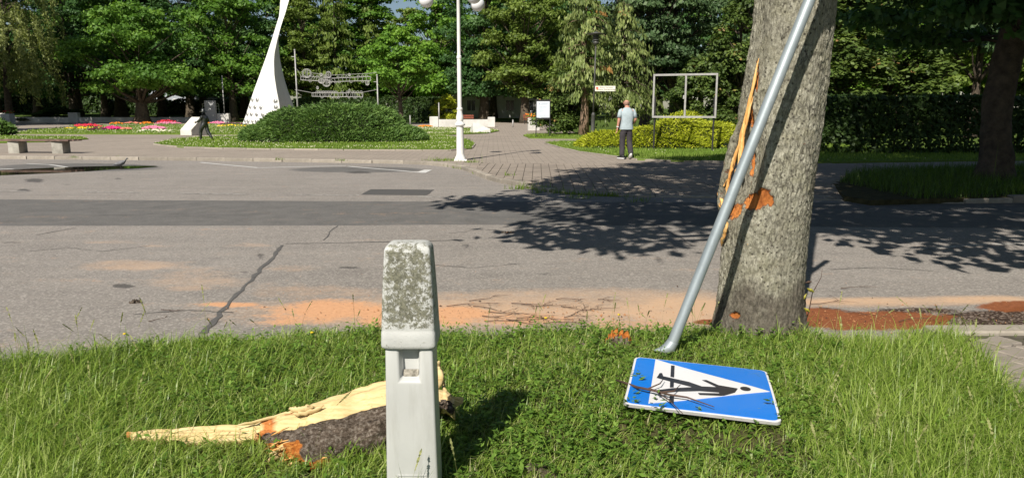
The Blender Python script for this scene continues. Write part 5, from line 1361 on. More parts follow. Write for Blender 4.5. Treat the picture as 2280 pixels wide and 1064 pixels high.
st3 = copy_tree(st2, (20.0, 4.5, .1), 0, (1.2, 1.15, 1.3), 'second next leafy tree along the near roadside, far right of the split tree')
def right_tree():
    b = at(2212, 396, .12); root = empty('shady_tree', b, 'dark leaning tree standing on the shaded grass island at the right', 'tree')
    top = atY(2290, -40, b.y + .1)
    pts = [Vector((0, 0, -.2)), Vector((0, 0, .05)), Vector((.02, 0, .4))]
    for u, v in ((2216, 300), (2222, 220), (2246, 120), (2272, 20)): pts.append(atY(u, v, b.y) - b)
    e = pts[-1] + Vector((.5, .1, 1.6)); pts += [e, e + Vector((.2, .2, 3))]
    n, m = [], []
    k = 60
    for i in range(k + 1):
        t = i / k * (len(pts) - 1); j = min(int(t), len(pts) - 2); n.append(pts[j].lerp(pts[j + 1], t - j)); m.append(float(np.interp(t, [0, 1, 2, 3, 4, 6, 8], [.46, .38, .31, .27, .28, .24, .06])) * (1 + .03 * math.sin(i * .9)))
    mb = MB(); mb.tube(n, m, 22)
    P = np.array(mb.v); d = fbm(np.stack([P[:, 0] * 9, P[:, 1] * 9, P[:, 2] * 3], 1), 4); ctr = np.repeat(np.array([list(p) for p in n]), 22, 0); P = P + nrm(P - ctr) * (d * .022)[:, None]; mb.v = [tuple(p) for p in P]
    link('trunk', mb.mesh('trunk', M['bark_dark'], True), root)
    rs_ = random.Random(9); cs, rs = [], []
    while len(cs) < 115:
        x = rs_.uniform(-3.0, 4.6); y = rs_.uniform(-3.0, 4.0); z = rs_.uniform(2.2, 10)
        if (x / 4.2) ** 2 + (y / 4) ** 2 + ((z - 6) / 4.2) ** 2 > 1.05: continue
        if x < -.3 and z < 2.5 + .25 * abs(x + 1.0): continue
        cs.append(np.array([x + .4, y, z])); rs.append(rs_.uniform(.5, .95))
    for k in range(46):
        x = rs_.uniform(-2.6, 4.0); y = rs_.uniform(-2.6, .8); cs.append(np.array([x, y, 2.55 + .10 * abs(x) + rs_.uniform(0, 1.5) + (.8 if abs(x) < .8 else 0)])); rs.append(rs_.uniform(.35, .65))
    mb = MB()
    for c in cs[::4]:
        s = Vector((.75, .1, max(2.6, c[2] - 1.2))); q = Vector(c); mb.tube([s, s.lerp(q, .5) + Vector((0, 0, .15)), q], [.06, .035, .01], 6)
    link('limbs', mb.mesh('limbs', M['bark_dark'], True), root)
    link('crown', leaves_mesh('crown', clump_leaves(cs, rs, 165, .10, .4, .5), M['l_dark']), root)
right_tree()
hedge_box('hedge', 'long dark clipped hedge behind the path and the shaded grass island', 9.8, 26, 23.0, 24.6, .08, 1.95, 30000, .085, M['l_hedge'], .10, thin=.45)

# ------------------------------------------------------------------ trees of the park
maple = make_tree('maple_tree', 'broad leafy maple with thick trunk rising just before the low left wall', 'tree', M['l_maple'], M['bark_far'], 12.6, 3.0, 6.4, 105, 200, .20, .72, seed=21, crel=.24, flat=.55)
put(maple, 315, 79.5, z=.09)
tall = make_tree('maple_tree', 'tall dense maple rising directly behind the white sail monument', 'tree', M['l_maple'], M['bark_far'], 20, 2.6, 4.8, 120, 190, .21, .45, seed=33, crel=.27, prof=lambda t: (math.sin(PI * (.2 + .8 * t) ** .9) ** .6 if t < .98 else .1))
put(tall, 520, 88, rz=1)
oak = make_tree('oak_tree', 'dark blue green oak just right of the white street lamp', 'tree', M['l_dark'], M['bark_far'], 19, 2.7, 5.0, 130, 190, .20, .6, seed=47, crel=.24, prof=lambda t: (math.sin(PI * (.2 + .8 * t)) ** .5 if t < .98 else .1))
put(oak, 1078, 85, rz=2)
olive = make_tree('linden_tree', 'olive green linden with forked trunk left of the notice board', 'tree', M['l_olive'], M['bark_far'], 20, 2.6, 4.6, 125, 190, .19, .5, seed=53, crel=.24, prof=lambda t: (math.sin(PI * (.22 + .78 * t)) ** .55 if t < .98 else .1))
put(olive, 1170, 79, z=.09, rz=.5)
small = make_tree('young_tree', 'small bright green tree with slim bare trunk beside the juniper mound', 'tree', M['l_light'], M['bark_far'], 9.6, 3.4, 3.1, 62, 210, .16, .24, seed=61, crel=.28)
put(small, 893, 72, z=.09)
birch_cs = []
def make_birch():
    root = empty('birch_tree', (0, 0, 0), 'pale weeping birch with long hanging shoots at the far left', 'tree')
    rs_ = random.Random(2); mb = MB(); ch = []
    mb.tube([(0, 0, -.2), (.1, 0, 4), (.5, 0, 9), (.7, 0, 15)], [.42, .3, .2, .05], 10)
    for i in range(210):
        t = rs_.random(); z = 5.2 + t * 12.5; Rr = 5.4 * math.sin(PI * (.25 + .7 * t)) ** .7; a = rs_.uniform(0, 2 * PI); q = Rr * rs_.random() ** .5
        c = np.array([.5 + math.cos(a) * q, math.sin(a) * q, z]); L = rs_.uniform(1.0, 4.2) * (1.0 if t < .7 else .5); L = min(L, z - 1.6); n = int(46 * L)
        s = rng.uniform(0, 1, n); sw = rs_.uniform(-.25, .25)
        P = np.stack([c[0] + math.cos(a) * .35 * np.sin(s * 2) + sw * s + rng.normal(0, .17, n), c[1] + math.sin(a) * .35 * np.sin(s * 2) + rng.normal(0, .17, n), c[2] - L * s], 1)
        N = nrm(np.array([math.cos(a), math.sin(a), .3]) + .8 * rng.normal(0, 1, (n, 3))); T = np.array([0, 0, -1.0]) + .5 * rng.normal(0, 1, (n, 3))
        ch.append((leaf_quads(P, N, .155 * rng.uniform(.6, 1.3, n), .5, T), .45 + .2 * rs_.gauss(0, 1) + .17 * rng.normal(0, 1, n)))
        if i % 8 == 0: mb.tube([(.3, 0, max(3, z - 2.5)), Vector(c).lerp(Vector((.3, 0, z)), .5), c], [.08, .05, .015], 5)
    link('trunk', mb.mesh('trunk', M['bark_far'], True), root); link('crown', leaves_mesh('crown', ch, M['l_birch']), root)
    return root
birch = put(make_birch(), 20, 79, z=.09)
larch = weeping_conifer('larch_tree', 'feathery olive larch behind the left end of the hanging light frames', M['l_olive'], M['bark_far'], 17, 2.2, 4.2, .34, 190, .26, .45, 8, .6, .6)
put(larch, 752, 94)
another(larch, 'feathery larch behind the right end of the hanging light frames', 830, 98, rz=2, sc=(1, 1, .92))
another(olive, 'yellowish green linden between the monument and the hanging light frames', 682, 93, rz=2.5, sc=(.86, .86, .8))
another(tall, 'tall bright leafy tree rising behind the small bright green tree', 972, 93, rz=3.0, sc=(.95, .95, 1.0), mat=M['l_light'])
another(oak, 'dark oak with heavy trunk standing right of the weeping birch', 165, 90, rz=1.0)
another(oak, 'dark oak between the broad maple and the monument', 425, 93, rz=3.3, sc=(.95, .95, 1.0))
another(tall, 'leafy maple rising behind the left shoulder of the broad maple', 235, 98, rz=.7, sc=1.05)
another(oak, 'dark leafy oak at the left edge behind the weeping birch', -70, 90, rz=4.2)
another(oak, 'dark oak whose trunk shows behind the notice board path', 1215, 92, rz=.9, sc=1.0)
spruce = weeping_conifer('weeping_spruce', 'tall narrow spruce with curtains of hanging shoots and pinkish trunk', M['l_spruce'], M['bark_pink'], 11.5, 2.1, 1.75, .23, 210, .125, .55, 5, 1.1, .35)
put(spruce, 1300, 39.8, z=.11)
spr2 = weeping_conifer('weeping_spruce', 'broad grey green weeping spruce behind the street name plate', M['l_spruce'], M['bark_far'], 7.4, 1.4, 2.4, .18, 230, .12, .62, 6, 1.0, .55)
put(spr2, 1383, 42, z=.11)
pine = make_tree('pine_tree', 'large dark pine with flat layered boughs above the empty display frame', 'tree', M['l_pine'], M['bark_dark'], 13.5, 3.2, 4.4, 90, 240, .15, .45, seed=71, crel=.26, flat=.28, up=.8)
put(pine, 1500, 52, z=.11)
another(pine, 'second dark pine rising behind the split street tree', 1665, 56, z=.11, rz=2, sc=(1, 1, 1.1))
def thuja_prof(t): return max(.12, (1 - t ** 2.2)) * (.75 + .25 * min(1, t * 5))
thuja = make_tree('thuja_tree', 'rounded dark thuja seen through the empty display frame', 'tree', M['l_thuja'], M['bark_far'], 3.6, .15, 1.75, 70, 190, .085, .12, prof=thuja_prof, seed=81, crel=.24, flat=1.0, up=.9)
put(thuja, 1548, 33, z=.11)
th2 = make_tree('thuja_tree', 'tall thuja with some browned tips left of the split street tree', 'tree', M['l_thuja'], M['bark_far'], 8.5, .2, 1.7, 115, 190, .095, .16, prof=thuja_prof, seed=83, crel=.26, flat=1.1, up=.9)
put(th2, 1652, 35, z=.11)
another(th2, 'dark thuja right of the split street tree behind the hedge end', 1868, 31, z=.11, rz=1.3, sc=(1.25, 1.25, .8))
another(th2, 'brownish thuja rising over the middle of the clipped hedge', 1965, 37, z=.11, rz=3, sc=(1.6, 1.6, .95))
another(thuja, 'dark rounded thuja beside the stone block and the notice board', 1258, 42, z=.11, rz=2, sc=(1.0, 1.0, .95), mat=M['l_thuja'])
for u, Y, s, lab in ((1790, 58, 1.0, 'sunlit green tree just right of the split tree top'), (1915, 54, .9, 'pale green sunlit tree above the left part of the hedge'), (2060, 56, .95, 'yellow green sunlit tree above the middle of the hedge'), (2175, 60, 1.0, 'bright sunlit tree behind the lower leaves of the shady tree'), (2330, 55, .9, 'pale green tree at the right edge behind the hedge')):
    another(olive, lab, u, Y, z=.11, rz=u * .7, sc=(s, s, s * .9), mat=M['l_light'] if u in (2175, 1915) else None)
for u, Y, r_, lean, lab in ((2166, 36, .16, .05, 'bare pinkish pine trunk standing in sun behind the hedge'), (1438, 48, .30, 0, 'thick shaded trunk left of the empty display frame')):
    another(pine, lab, u, Y, z=.11, rz=.4, sc=(.5 if r_ < .2 else .85, .5 if r_ < .2 else .85, 1.15))
for k, u in enumerate(list(range(-190, 2560, 92))):
    Y = 108 + 9 * math.sin(k * 2.1); src = (oak, tall, olive, oak, tall)[k % 5]
    s = 1.12 + .12 * math.sin(k * 1.3)
    hs = s * (.70 if 745 < u < 935 else 1.0)
    if 1680 < u: Y -= 30; hs *= .95
    another(src, 'tall leafy tree in the dense back row closing off the park', u, Y, rz=k * 1.1, sc=(s * 1.05, s * 1.05, hs), group='trees in the back row of the park')
for x, y, s in ((-42, 42, .8), (-52.5, 60, (1, 1, 1.5)), (-62, 58, (1, 1, 1.5))):
    another(oak, 'leafy park tree left of the plaza throwing shade over the lawn and wall', x=x, y=y, z=.1, rz=x, sc=s, group='shade trees left of the plaza')
hedge_box('shrub_row', 'dark shrub row under the hanging light frames', atY(655, 250, 80).x, atY(985, 250, 80).x, 80, 82.5, .1, 2.7, 9000, .17, M['l_hedge'], .25)
hedge_box('shrub_belt', 'dark shrub belt closing the park behind the left wall', atY(-220, 250, 126).x, atY(300, 250, 126).x, 126, 129, .7, 6.5, 9000, .30, M['l_hedge'], .25, core=True)
hedge_box('shrub_belt', 'dark shrubs below the windows of the pale grey building', atY(230, 250, 115).x, atY(660, 250, 115).x, 115, 117, .6, 3.0, 6000, .24, M['l_hedge'], .3, core=True)
hedge_box('shrub_belt', 'dark shrub belt in the background right of the street lamp', atY(900, 250, 118).x, atY(1330, 250, 118).x, 118, 121, .6, 5.0, 8000, .30, M['l_hedge'], .25, core=True)
b = another(thuja, 'yellow green bush behind the white middle wall beside the street lamp', 993, 76, z=.09, rz=1, sc=(1.0, 1.0, .8), mat=M['l_gold']); b['category'] = 'bush'; b.name = 'golden_bush'
hb = another(thuja, 'low dark shrub at the left end behind the low wall', 130, 85, z=.09, rz=1, sc=(2.5, 1, .45), mat=M['l_hedge']); hb['category'] = 'bush'; hb.name = 'dark_bush'

# junipers
a = at(750, 318, .1)
cx = atY(750, 290, 33.5).x
juniper = spray_mound('juniper_mound', [(cx - .1, 33.6, 2.7, 3.0, 1.60), (cx - 1.7, 33.4, 1.9, 2.6, 1.48), (cx + 1.4, 33.6, 1.8, 2.5, 1.60), (cx, 33.2, 3.9, 2.7, .92), (cx + 2.75, 33.0, 1.45, 2.0, .72), (cx - 2.8, 33.0, 1.35, 1.8, .80)], 62000, .088, M['l_juniper'], 'large dark green juniper mound on the lawn in front of the monument', 'juniper', .12, 5)
YJ = 27.2
def jx(u): return atY(u, 300, YJ).x
gold = spray_mound('golden_juniper', [(jx(1370), YJ, 1.35, 1.0, .62), (jx(1325), YJ - .2, .75, .8, .45), (jx(1445), YJ + .1, 1.2, 1.1, .80), (jx(1525), YJ + .5, 1.15, 1.2, 1.28), (jx(1490), YJ, .8, .9, 1.0), (jx(1585), YJ + .1, 1.2, 1.1, 1.0), (jx(1650), YJ - .1, 1.1, 1.0, .80), (jx(1480), YJ - .5, 2.2, .8, .55)], 34000, .075, M['l_gold'], 'low bright yellow green juniper below the empty display frame', 'juniper', .12, 9, .35)
o = spray_mound('juniper_mound', [(atY(-25, 290, 40).x, 40, 1.2, 1.2, .9)], 1800, .16, M['l_juniper'], 'small juniper cut off by the left edge behind the bench', 'juniper', .1, 3)

# ------------------------------------------------------------------ lawn blades and flowers
def lawn_grass():
    VV, FF, tt, off = [], [], [], 0
    for poly, dens, h, w in ((LAWN_A, 230, .07, .022), (LAWN_D, 300, .075, .016), (LAWN_F, 160, .06, .022), (LAWN_C, 120, .08, .024), (LAWN_G, 70, .08, .03), (LAWN_B, 45, .08, .035)):
        P = np.array(poly); x0, y0 = P.min(0); x1, y1 = P.max(0); x1 = min(x1, 17)
        n = int(min(60000, (x1 - x0) * (y1 - y0) * dens)); x = rng.uniform(x0, x1, n); y = rng.uniform(y0, y1, n); k = in_poly(x, y, poly); x, y = x[k], y[k]; n = len(x)
        z = np.full(n, .122 if poly is not LAWN_E else .132); p = fbm(np.stack([x * .7, y * .7, 0 * x], 1), 3)
        V, F, m = blades(np.stack([x, y, z], 1), h * rng.lognormal(0, .35, n) * (1 + .4 * p), np.full(n, w), rng.uniform(0, 2 * PI, n), np.abs(rng.normal(.5, .3, n)), 2)
        VV.append(V); FF += [f + off for f in F]; tt.append(np.repeat(np.clip(.45 + .3 * p + .2 * rng.normal(0, 1, n), 0, 1), m)); off += len(V)
    tag(link('lawn_grass', mesh_np('lawn_grass', np.concatenate(VV), FF, M['grass_far'], dict(tint=np.concatenate(tt)))), kind='stuff')
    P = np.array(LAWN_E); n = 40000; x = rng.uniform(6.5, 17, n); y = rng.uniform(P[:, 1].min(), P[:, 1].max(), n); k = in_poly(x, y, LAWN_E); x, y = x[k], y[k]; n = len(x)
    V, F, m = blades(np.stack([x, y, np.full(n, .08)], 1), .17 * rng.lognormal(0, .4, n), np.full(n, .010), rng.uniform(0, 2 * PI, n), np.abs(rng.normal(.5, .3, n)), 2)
    tag(link('island_grass', mesh_np('island_grass', V, F, M['grass'], dict(tint=np.repeat(np.clip(rng.normal(.12, .14, n), 0, .6), m)))), kind='stuff')  # shade over the island put into the dark tint of its blades
    # weeds along the kerb
    VV, FF, tt, off = [], [], [], 0
    pts = []
    for k in range(900):
        i = rng.integers(4, 10); a, b = np.array(K[i]), np.array(K[i + 1]); p = a + (b - a) * rng.random(); pts.append((p[0] + rng.normal(0, .035), p[1] - abs(rng.normal(0, .05)), .0))
    for (u, v, r_, n) in ((988, 358, .30, 260), (1050, 362, .12, 90), (1130, 392, .1, 60), (1215, 415, .12, 90), (250, 350, .1, 40), (165, 351, .08, 30), (620, 356, .1, 40), (760, 358, .1, 40), (1290, 432, .15, 60), (1420, 437, .2, 60), (1160, 412, .12, 120), (1195, 421, .14, 140)):
        c = at(u, v, .08)
        for _ in range(n): pts.append((c.x + rng.normal(0, r_), c.y + rng.normal(0, r_ * .5), .075 if v < 410 else .0))
    for k in range(500):
        pts.append((rng.uniform(2.6, 6), 4.42 + rng.normal(0, .02), .02)); pts.append((rng.uniform(2.6, 6), 4.6 + abs(rng.normal(0, .03)), .0))
    P = np.array(pts); n = len(P); cl = fbm(P * 3, 2); k = (cl > -.1); P = P[k]; n = len(P)
    V, F, m = blades(P, rng.lognormal(0, .4, n) * .085, np.full(n, .012), rng.uniform(0, 2 * PI, n), np.abs(rng.normal(.6, .35, n)), 2)
    tag(link('kerb_weeds', mesh_np('kerb_weeds', V, F, M['grass_far'], dict(tint=np.repeat(rng.uniform(0, .8, n), m)))), kind='stuff')
    # clover heads
    VV = []
    for poly, n in ((LAWN_A, 900), (LAWN_D, 60), (LAWN_B, 1300), (LAWN_G, 1100), (LAWN_F, 250)):
        P = np.array(poly); x0, y0 = P.min(0); x1, y1 = P.max(0); x = rng.uniform(x0, min(x1, 12), n * 2); y = rng.uniform(y0, y1, n * 2); k = in_poly(x, y, poly) & (fbm(np.stack([x * .6, y * .6, 0 * x + 4], 1), 2) > -.15); x, y = x[k], y[k]; n_ = len(x)
        c = np.stack([x, y, np.full(n_, .185)], 1); s = .0105 * (1 + y / 60)[:, None]
        for d in ((1, 0, 0), (0, 1, 0), (-1, 0, 0), (0, -1, 0)): pass
        VV.append(np.stack([c + s * np.array([0, 0, 1]), c + s * np.array([1, -.4, 0]), c - s * np.array([0, 0, 1]), c - s * np.array([1, .4, 0])], 1).reshape(-1, 3))
    V = np.concatenate(VV); tag(link('clover_heads', mesh_np('clover_heads', V, [np.arange(len(V)).reshape(-1, 4)], M['f_cream'])), kind='stuff')
lawn_grass()
def flowerbed(u0, u1, v, col, label, dep=.7, hgt=.26, n=170, size=.075):
    a, b = at(u0, v, .12), at(u1, v, .12); c = (a + b) / 2; rx = (b - a).length / 2
    root = empty('flowerbed', c, label, 'flowerbed'); 
    for nm, m, kk in (('leaves', M['weed'], int(n * 1.2)), ('blooms', M['f_' + col], int(n * (.95 if col in ('red', 'magenta', 'pink', 'crimson') else .30)))):
        r_ = np.sqrt(rng.uniform(0, 1, kk)); th = rng.uniform(0, 2 * PI, kk); x = rx * r_ * np.cos(th); y = dep * r_ * np.sin(th); h = hgt * (1 - .55 * r_ ** 2) * rng.uniform(.6, 1.1, kk)
        z = h if nm == 'blooms' else h * .55
        P = np.stack([x, y, z], 1); N = nrm(np.stack([rng.normal(0, .5, kk), rng.normal(-.8, .4, kk), np.ones(kk)], 1))
        V = leaf_quads(P, N, size * rng.uniform(.7, 1.3, kk), .9)
        o = link(nm, leaves_mesh(nm, [(V, np.full(kk, .3))], m), root); o['kind'] = 'stuff'
for args in ((165, 226, 283.5, 'red', 'bright red flowers left of the magenta bed on the left lawn'), (157, 236, 281, 'purple', 'dark purple flowers behind the bright red bed on the left lawn', .9), (142, 226, 287.5, 'yellow', 'thin yellow flower row along the front of the red bed', .35, .15), (232, 272, 289.5, 'magenta', 'magenta flowers in front of the dark purple bed'), (198, 240, 291, 'purple', 'low dark purple flowers left of the magenta bed', .5, .2), (268, 293, 290, 'salmon', 'small salmon red flowers right of the magenta bed', .5, .18), (318, 368, 289, 'pink', 'round pink flower patch on the middle of the left lawn'), (302, 386, 293.5, 'cream', 'pale cream flowers fringing the pink patch', .8, .14), (246, 274, 278, 'orange', 'orange flowers left of the dull red row near the wall', .6), (272, 316, 277.5, 'salmon', 'dull red flowers between two orange beds near the wall', .6), (312, 340, 277.5, 'orange', 'orange flowers right of the broad maple trunk near the wall', .6), (350, 392, 274.5, 'red', 'pinkish red flowers on the lawn left of the slanted stone', .8, .35), (346, 402, 276, 'pink', 'pale pink flowers at the front of the pinkish red bed', .5, .18), (440, 468, 277, 'orange', 'orange flowers behind the bronze statue', .6), (468, 500, 276.5, 'pink', 'pale pink flowers between statue and monument', .7), (490, 548, 279, 'purple', 'dark purple flowers at the foot of the monument', .8), (482, 550, 282, 'yellow', 'yellow flower edge below the dark purple bed by the monument', .4, .15), (930, 963, 284, 'orange', 'orange flowers right of the juniper mound', .5, .18), (425, 446, 299.5, 'red', 'red flowers at the right foot of the slanted white stone', .2, .15)):
    flowerbed(*args)

# ------------------------------------------------------------------ monument, stones, walls
def build_monument():
    root = empty('monument', (-24.5, 75, .1), 'tall white curved sail shaped monument with rows of small emblems', 'monument')
    V = [280, 255, 228, 200, 170, 140, 120, 90, 60, 30, 0, -35, -60]
    Lx = [540, 548, 556.5, 566, 577, 588, 595, 605, 614, 623.5, 630.5, 637, 640]
    Mx = [629, 624, 619, 612, 606, 603.5, 604, 609, 616, 625, 632.5, 638, 640.5]
    Rx = [668, 660, 651.5, 643, 636, 631, 629, 628.5, 630, 634.5, 638.5, 641, 641.5]
    z = [atY(600, v, 75).z for v in V]; z[0] = .05
    zz = np.linspace(z[0], z[-1], 46)
    def X(arr, Y): return np.interp(zz, z, [atY(u, v, Y).x for u, v in zip(arr, V)])
    f = (zz - zz[0]) / (zz[-1] - zz[0]); w = (1 - f)
    lx, mx, rx = X(Lx, 75), X(Mx, 73), X(Rx, 77.6)
    ly, my, ry = 75 + 0 * w, 75 - 2.0 * w ** 1.2 - .06, 75 + 2.6 * w
    ring = []
    for i in range(len(zz)):
        l = Vector((lx[i], ly[i], zz[i])); m = Vector((mx[i], my[i], zz[i])); r_ = Vector((rx[i], ry[i], zz[i])); bk = Vector(((lx[i] + rx[i]) / 2, 75 + 3.4 * w[i] + .12, zz[i]))
        p = [l]
        for t in (.12, .3, .5, .7, .88): p.append(l.lerp(m, t) + Vector((.35 * w[i] * math.sin(PI * t) * .3, .30 * w[i] * math.sin(PI * t), 0)))
        p.append(m)
        for t in (.06, .2, .35, .5, .62, .70, .76, .88): 
            q = m.lerp(r_, t); dent = (math.sin(PI * min(1, t / .78)) * .9 if t < .76 else .12) * w[i]
            p.append(q + Vector((-.1 * dent, 1.0 * dent, 0)))
        p += [r_, r_ + Vector((0, .25 * w[i] + .05, 0)), bk, l + Vector((0, .25 * w[i] + .05, 0))]
        ring.append(p)
    mb = MB(); mb.rings(ring); mb.build('sail', M['monument'], root, True, 35)
    def face(u, v, left=True):
        zc = atY(u, v, 74.2).z; i = int(np.argmin(abs(zz - zc)))
        a, b = (ring[i][0], ring[i][6]) if left else (ring[i][6], ring[i][15])
        for Y in np.arange(72.5, 76, .02):
            p = atY(u, v, Y)
            if left:
                t = (p.x - lx[i]) / (mx[i] - lx[i] + 1e-6); ys = ly[i] + (my[i] - ly[i]) * t + .30 * w[i] * math.sin(PI * min(max(t, 0), 1))
            else:
                t = (p.x - mx[i]) / (rx[i] - mx[i] + 1e-6); ys = my[i] + (ry[i] - my[i]) * t + .9 * w[i] * math.sin(PI * min(max(t / .78, 0), 1))
            if Y >= ys: return p
        return atY(u, v, 74)
    for u, v, left in ((563, 223, 1), (574, 223, 1), (558, 239, 1), (569, 239, 1), (582, 240, 1), (552, 255, 1), (561, 255, 1), (573, 255.5, 1), (586, 256, 1), (547, 270, 1), (554, 270.5, 1), (563, 271, 1), (572, 271, 1), (614, 226, 0), (614.5, 239, 0)):
        c = face(u, v, left); small_ = .7 if u in (563, 558, 552, 547) and v != 255.5 else 1.0
        mb = MB(); pr = []
        for dy in (.05, -.035):
            pr.append([(c.x + .20 * small_ * math.cos(2 * PI * k / 14), c.y + dy + .06 * math.cos(2 * PI * k / 14), c.z + .22 * math.sin(2 * PI * k / 14)) for k in range(14)])
        mb.rings(pr); e = mb.build('emblem', M['recess'], root)
        mb = MB(); mb.box((c.x + .02, c.y - .05, c.z + .12), (.13 * small_, .06, .20)); mb.ring((c.x, c.y - .03, c.z), .21 * small_, .025, 'y', 14, 5); mb.build('emblem_rim', M['monument'], e)
build_monument()
def slanted_stone(u, v, wd, dp, h0, h1, rz, label, mat='white_stone'):
    c = at(u, v, .12); root = empty('memorial_stone', c, label, 'memorial stone'); root.rotation_euler = (0, 0, rz)
    pr = [(0, -.03), (0, h0), (dp * .78, h1), (dp * .86, h1), (dp, -.03)]
    mb = MB(); mb.rings([[(-wd / 2, y, z) for y, z in reversed(pr)], [(wd / 2, y, z) for y, z in reversed(pr)]])
    bm = bmesh.new(); vs = [bm.verts.new(p) for p in mb.v]; [bm.faces.new([vs[i] for i in f]) for f in mb.f]; bmesh.ops.recalc_face_normals(bm, faces=bm.faces); bmesh.ops.bevel(bm, geom=list(bm.edges), offset=.012, segments=2, affect='EDGES'); me = bpy.data.meshes.new('stone'); bm.to_mesh(me); bm.free(); me.materials.append(M[mat]); link('stone', me, root)
    return root
slanted_stone(414, 300.5, .82, 1.15, .28, .98, -.38, 'slanted white memorial stone beside the bronze statue')
def wedge_stone():
    c = at(1068, 295, .12); root = empty('memorial_stone', c, 'low white wedge shaped stone on the lawn right of the street lamp', 'memorial stone'); root.rotation_euler = (0, 0, .35)
    mb = MB(); mb.add([(-.55, -.35, -.02), (.55, -.45, -.02), (.55, .45, -.02), (-.55, .4, -.02), (-.42, .1, .62), (.56, -.44, .22), (.56, .4, .20)], [(3, 2, 1, 0), (0, 1, 5, 4), (4, 5, 6), (1, 2, 6, 5), (0, 4, 3), (3, 4, 6, 2)])
    link('stone', mb.mesh('stone', M['white_wall']), root)
wedge_stone()
slab2 = slanted_stone(893, 283, .7, 1.0, .2, .5, .9, 'small grey slanted stone half hidden behind the juniper mound', 'grey_slab')
def wallrun(name, label, pts, Y, t, h, piers, cap=.0):
    a, b = pts; root = empty(name, ((a + b) / 2, Y, .08), label, 'wall')
    mb = MB(); mb.box(((a + b) / 2, Y, .08 + h / 2 - .05), (b - a, t, h + .1)); mb.build('wall_run', M['white_wall'], root)
    for x0, x1, hh, m in piers:
        mb = MB(); mb.box(((x0 + x1) / 2, Y - .02, .08 + hh / 2 - .05), (x1 - x0, t + .14, hh + .1), 0, .03); mb.build('pier', M[m], root)
    return root
def X80(u, Y): return atY(u, 260, Y).x
lw = wallrun('low_wall', 'long low white wall with piers along the back of the left lawn', (X80(-260, 82.4), X80(510, 82.4)), 82.4, .4, .60, [(X80(-12, 82.4), X80(22, 82.4), 1.05, 'white_wall'), (X80(155, 82.4), X80(176, 82.4), 1.12, 'white_wall'), (X80(484, 82.4), X80(511, 82.4), 1.02, 'white_wall')])
lw2 = wallrun('low_wall', 'low white wall between two piers behind the street lamp', (X80(960, 62), X80(1100, 62)), 62, .35, .62, [(X80(957, 62), X80(976, 62), .86, 'white_wall'), (X80(1086, 62), X80(1102, 62), .82, 'white_wall')])
def stele():
    root = empty('grey_stele', (X80(470, 82), 82, .1), 'tall plain grey slab standing at the low wall behind the statue', 'stele')
    mb = MB(); mb.box((X80(470, 81.9), 81.9, 1.3), (X80(482, 82) - X80(459, 82), .35, 2.45), 0, .03); mb.build('slab', M['grey_slab'], root)
stele()
def planter(u, v, w, h, label, flowers):
    c = at(u, v, .1); root = empty('planter', c, label, 'planter'); mb = MB(); mb.box((c.x, c.y + w / 2, .1 + h / 2 - .03), (w, w, h + .06), .05, .04); mb.build('box', M['white_wall'], root)
    n = 40; P = np.stack([rng.normal(0, w * .3, n), w / 2 + rng.normal(0, w * .3, n), h + rng.uniform(0, .25, n)], 1); N = nrm(rng.normal(0, 1, (n, 3)) + np.array([0, -.5, .8])); link('leaves', leaves_mesh('leaves', [(leaf_quads(P, N, .09), np.full(n, .5))], M['weed']), root)
    n = 22; P = np.stack([rng.normal(0, w * .3, n), w / 2 + rng.normal(0, w * .3, n), h + rng.uniform(.1, .33, n)], 1); N = nrm(rng.normal(0, .4, (n, 3)) + np.array([0, -.8, .8])); link('blooms', leaves_mesh('blooms', [(leaf_quads(P, N, .07), np.full(n, .5))], M[flowers]), root)
planter(1188, 290, .80, .84, 'square white planter block by the path left of the notice board', 'f_orange')
planter(12, 276, .9, 1.0, 'white planter with red flowers at the left end of the low wall', 'f_red')

# ------------------------------------------------------------------ white street lamp
def street_lamp():
    b = at(1025, 357.5, .08); root = empty('street_lamp', b, 'white street lamp with round globes standing at the kerb corner', 'street lamp')
    mb = MB(); mb.box((0, 0, .01), (.36, .36, .06), .1, .01); mb.lathe((0, 0, .04), [(.15, 0), (.15, .05), (.115, .10), (.108, .16), (.100, .9), (.105, .93), (.145, .95), (.15, .99), (.11, 1.02), (.085, 1.06), (.105, 1.12), (.10, 1.2), (.075, 1.3), (.072, 1.36), (.085, 1.38), (.085, 1.42), (.066, 1.44)], 24)
    link('base_column', mb.mesh('base_column', M['white_paint'], True), root).data.set_sharp_from_angle(angle=R(35))
    mb = MB(); mb.lathe((0, 0, 1.46), [(.060, 0), (.058, 1.36), (.068, 1.37), (.068, 1.43), (.050, 1.45), (.046, 3.5), (.06, 3.52), (.06, 3.62), (.03, 3.66), (.012, 3.8), (.001, 3.82)], 20)
    link('shaft', mb.mesh('shaft', M['white_paint'], True), root).data.set_sharp_from_angle(angle=R(35))
    for a in (180, 56, -58):
        c, s = math.cos(R(a)), math.sin(R(a))
        mb = MB(); mb.tube([(c * .04, s * .04, 4.75), (c * .3, s * .3, 4.92), (c * .62, s * .62, 4.90), (c * .86, s * .86, 4.74), (c * .88, s * .88, 4.62)], [.028, .025, .022, .022, .03], 10)
        arm = link('arm', mb.mesh('arm', M['white_paint'], True), root)
        mb = MB(); mb.lathe((c * .88, s * .88, 4.54), [(.001, .12), (.09, .11), (.10, .05), (.10, 0)], 16); link('globe_cap', mb.mesh('globe_cap', M['white_paint'], True), arm)
        mb = MB(); mb.ball((c * .88, s * .88, 4.38), .20, 28, 18); link('globe', mb.mesh('globe', M['globe'], True), root)
street_lamp()

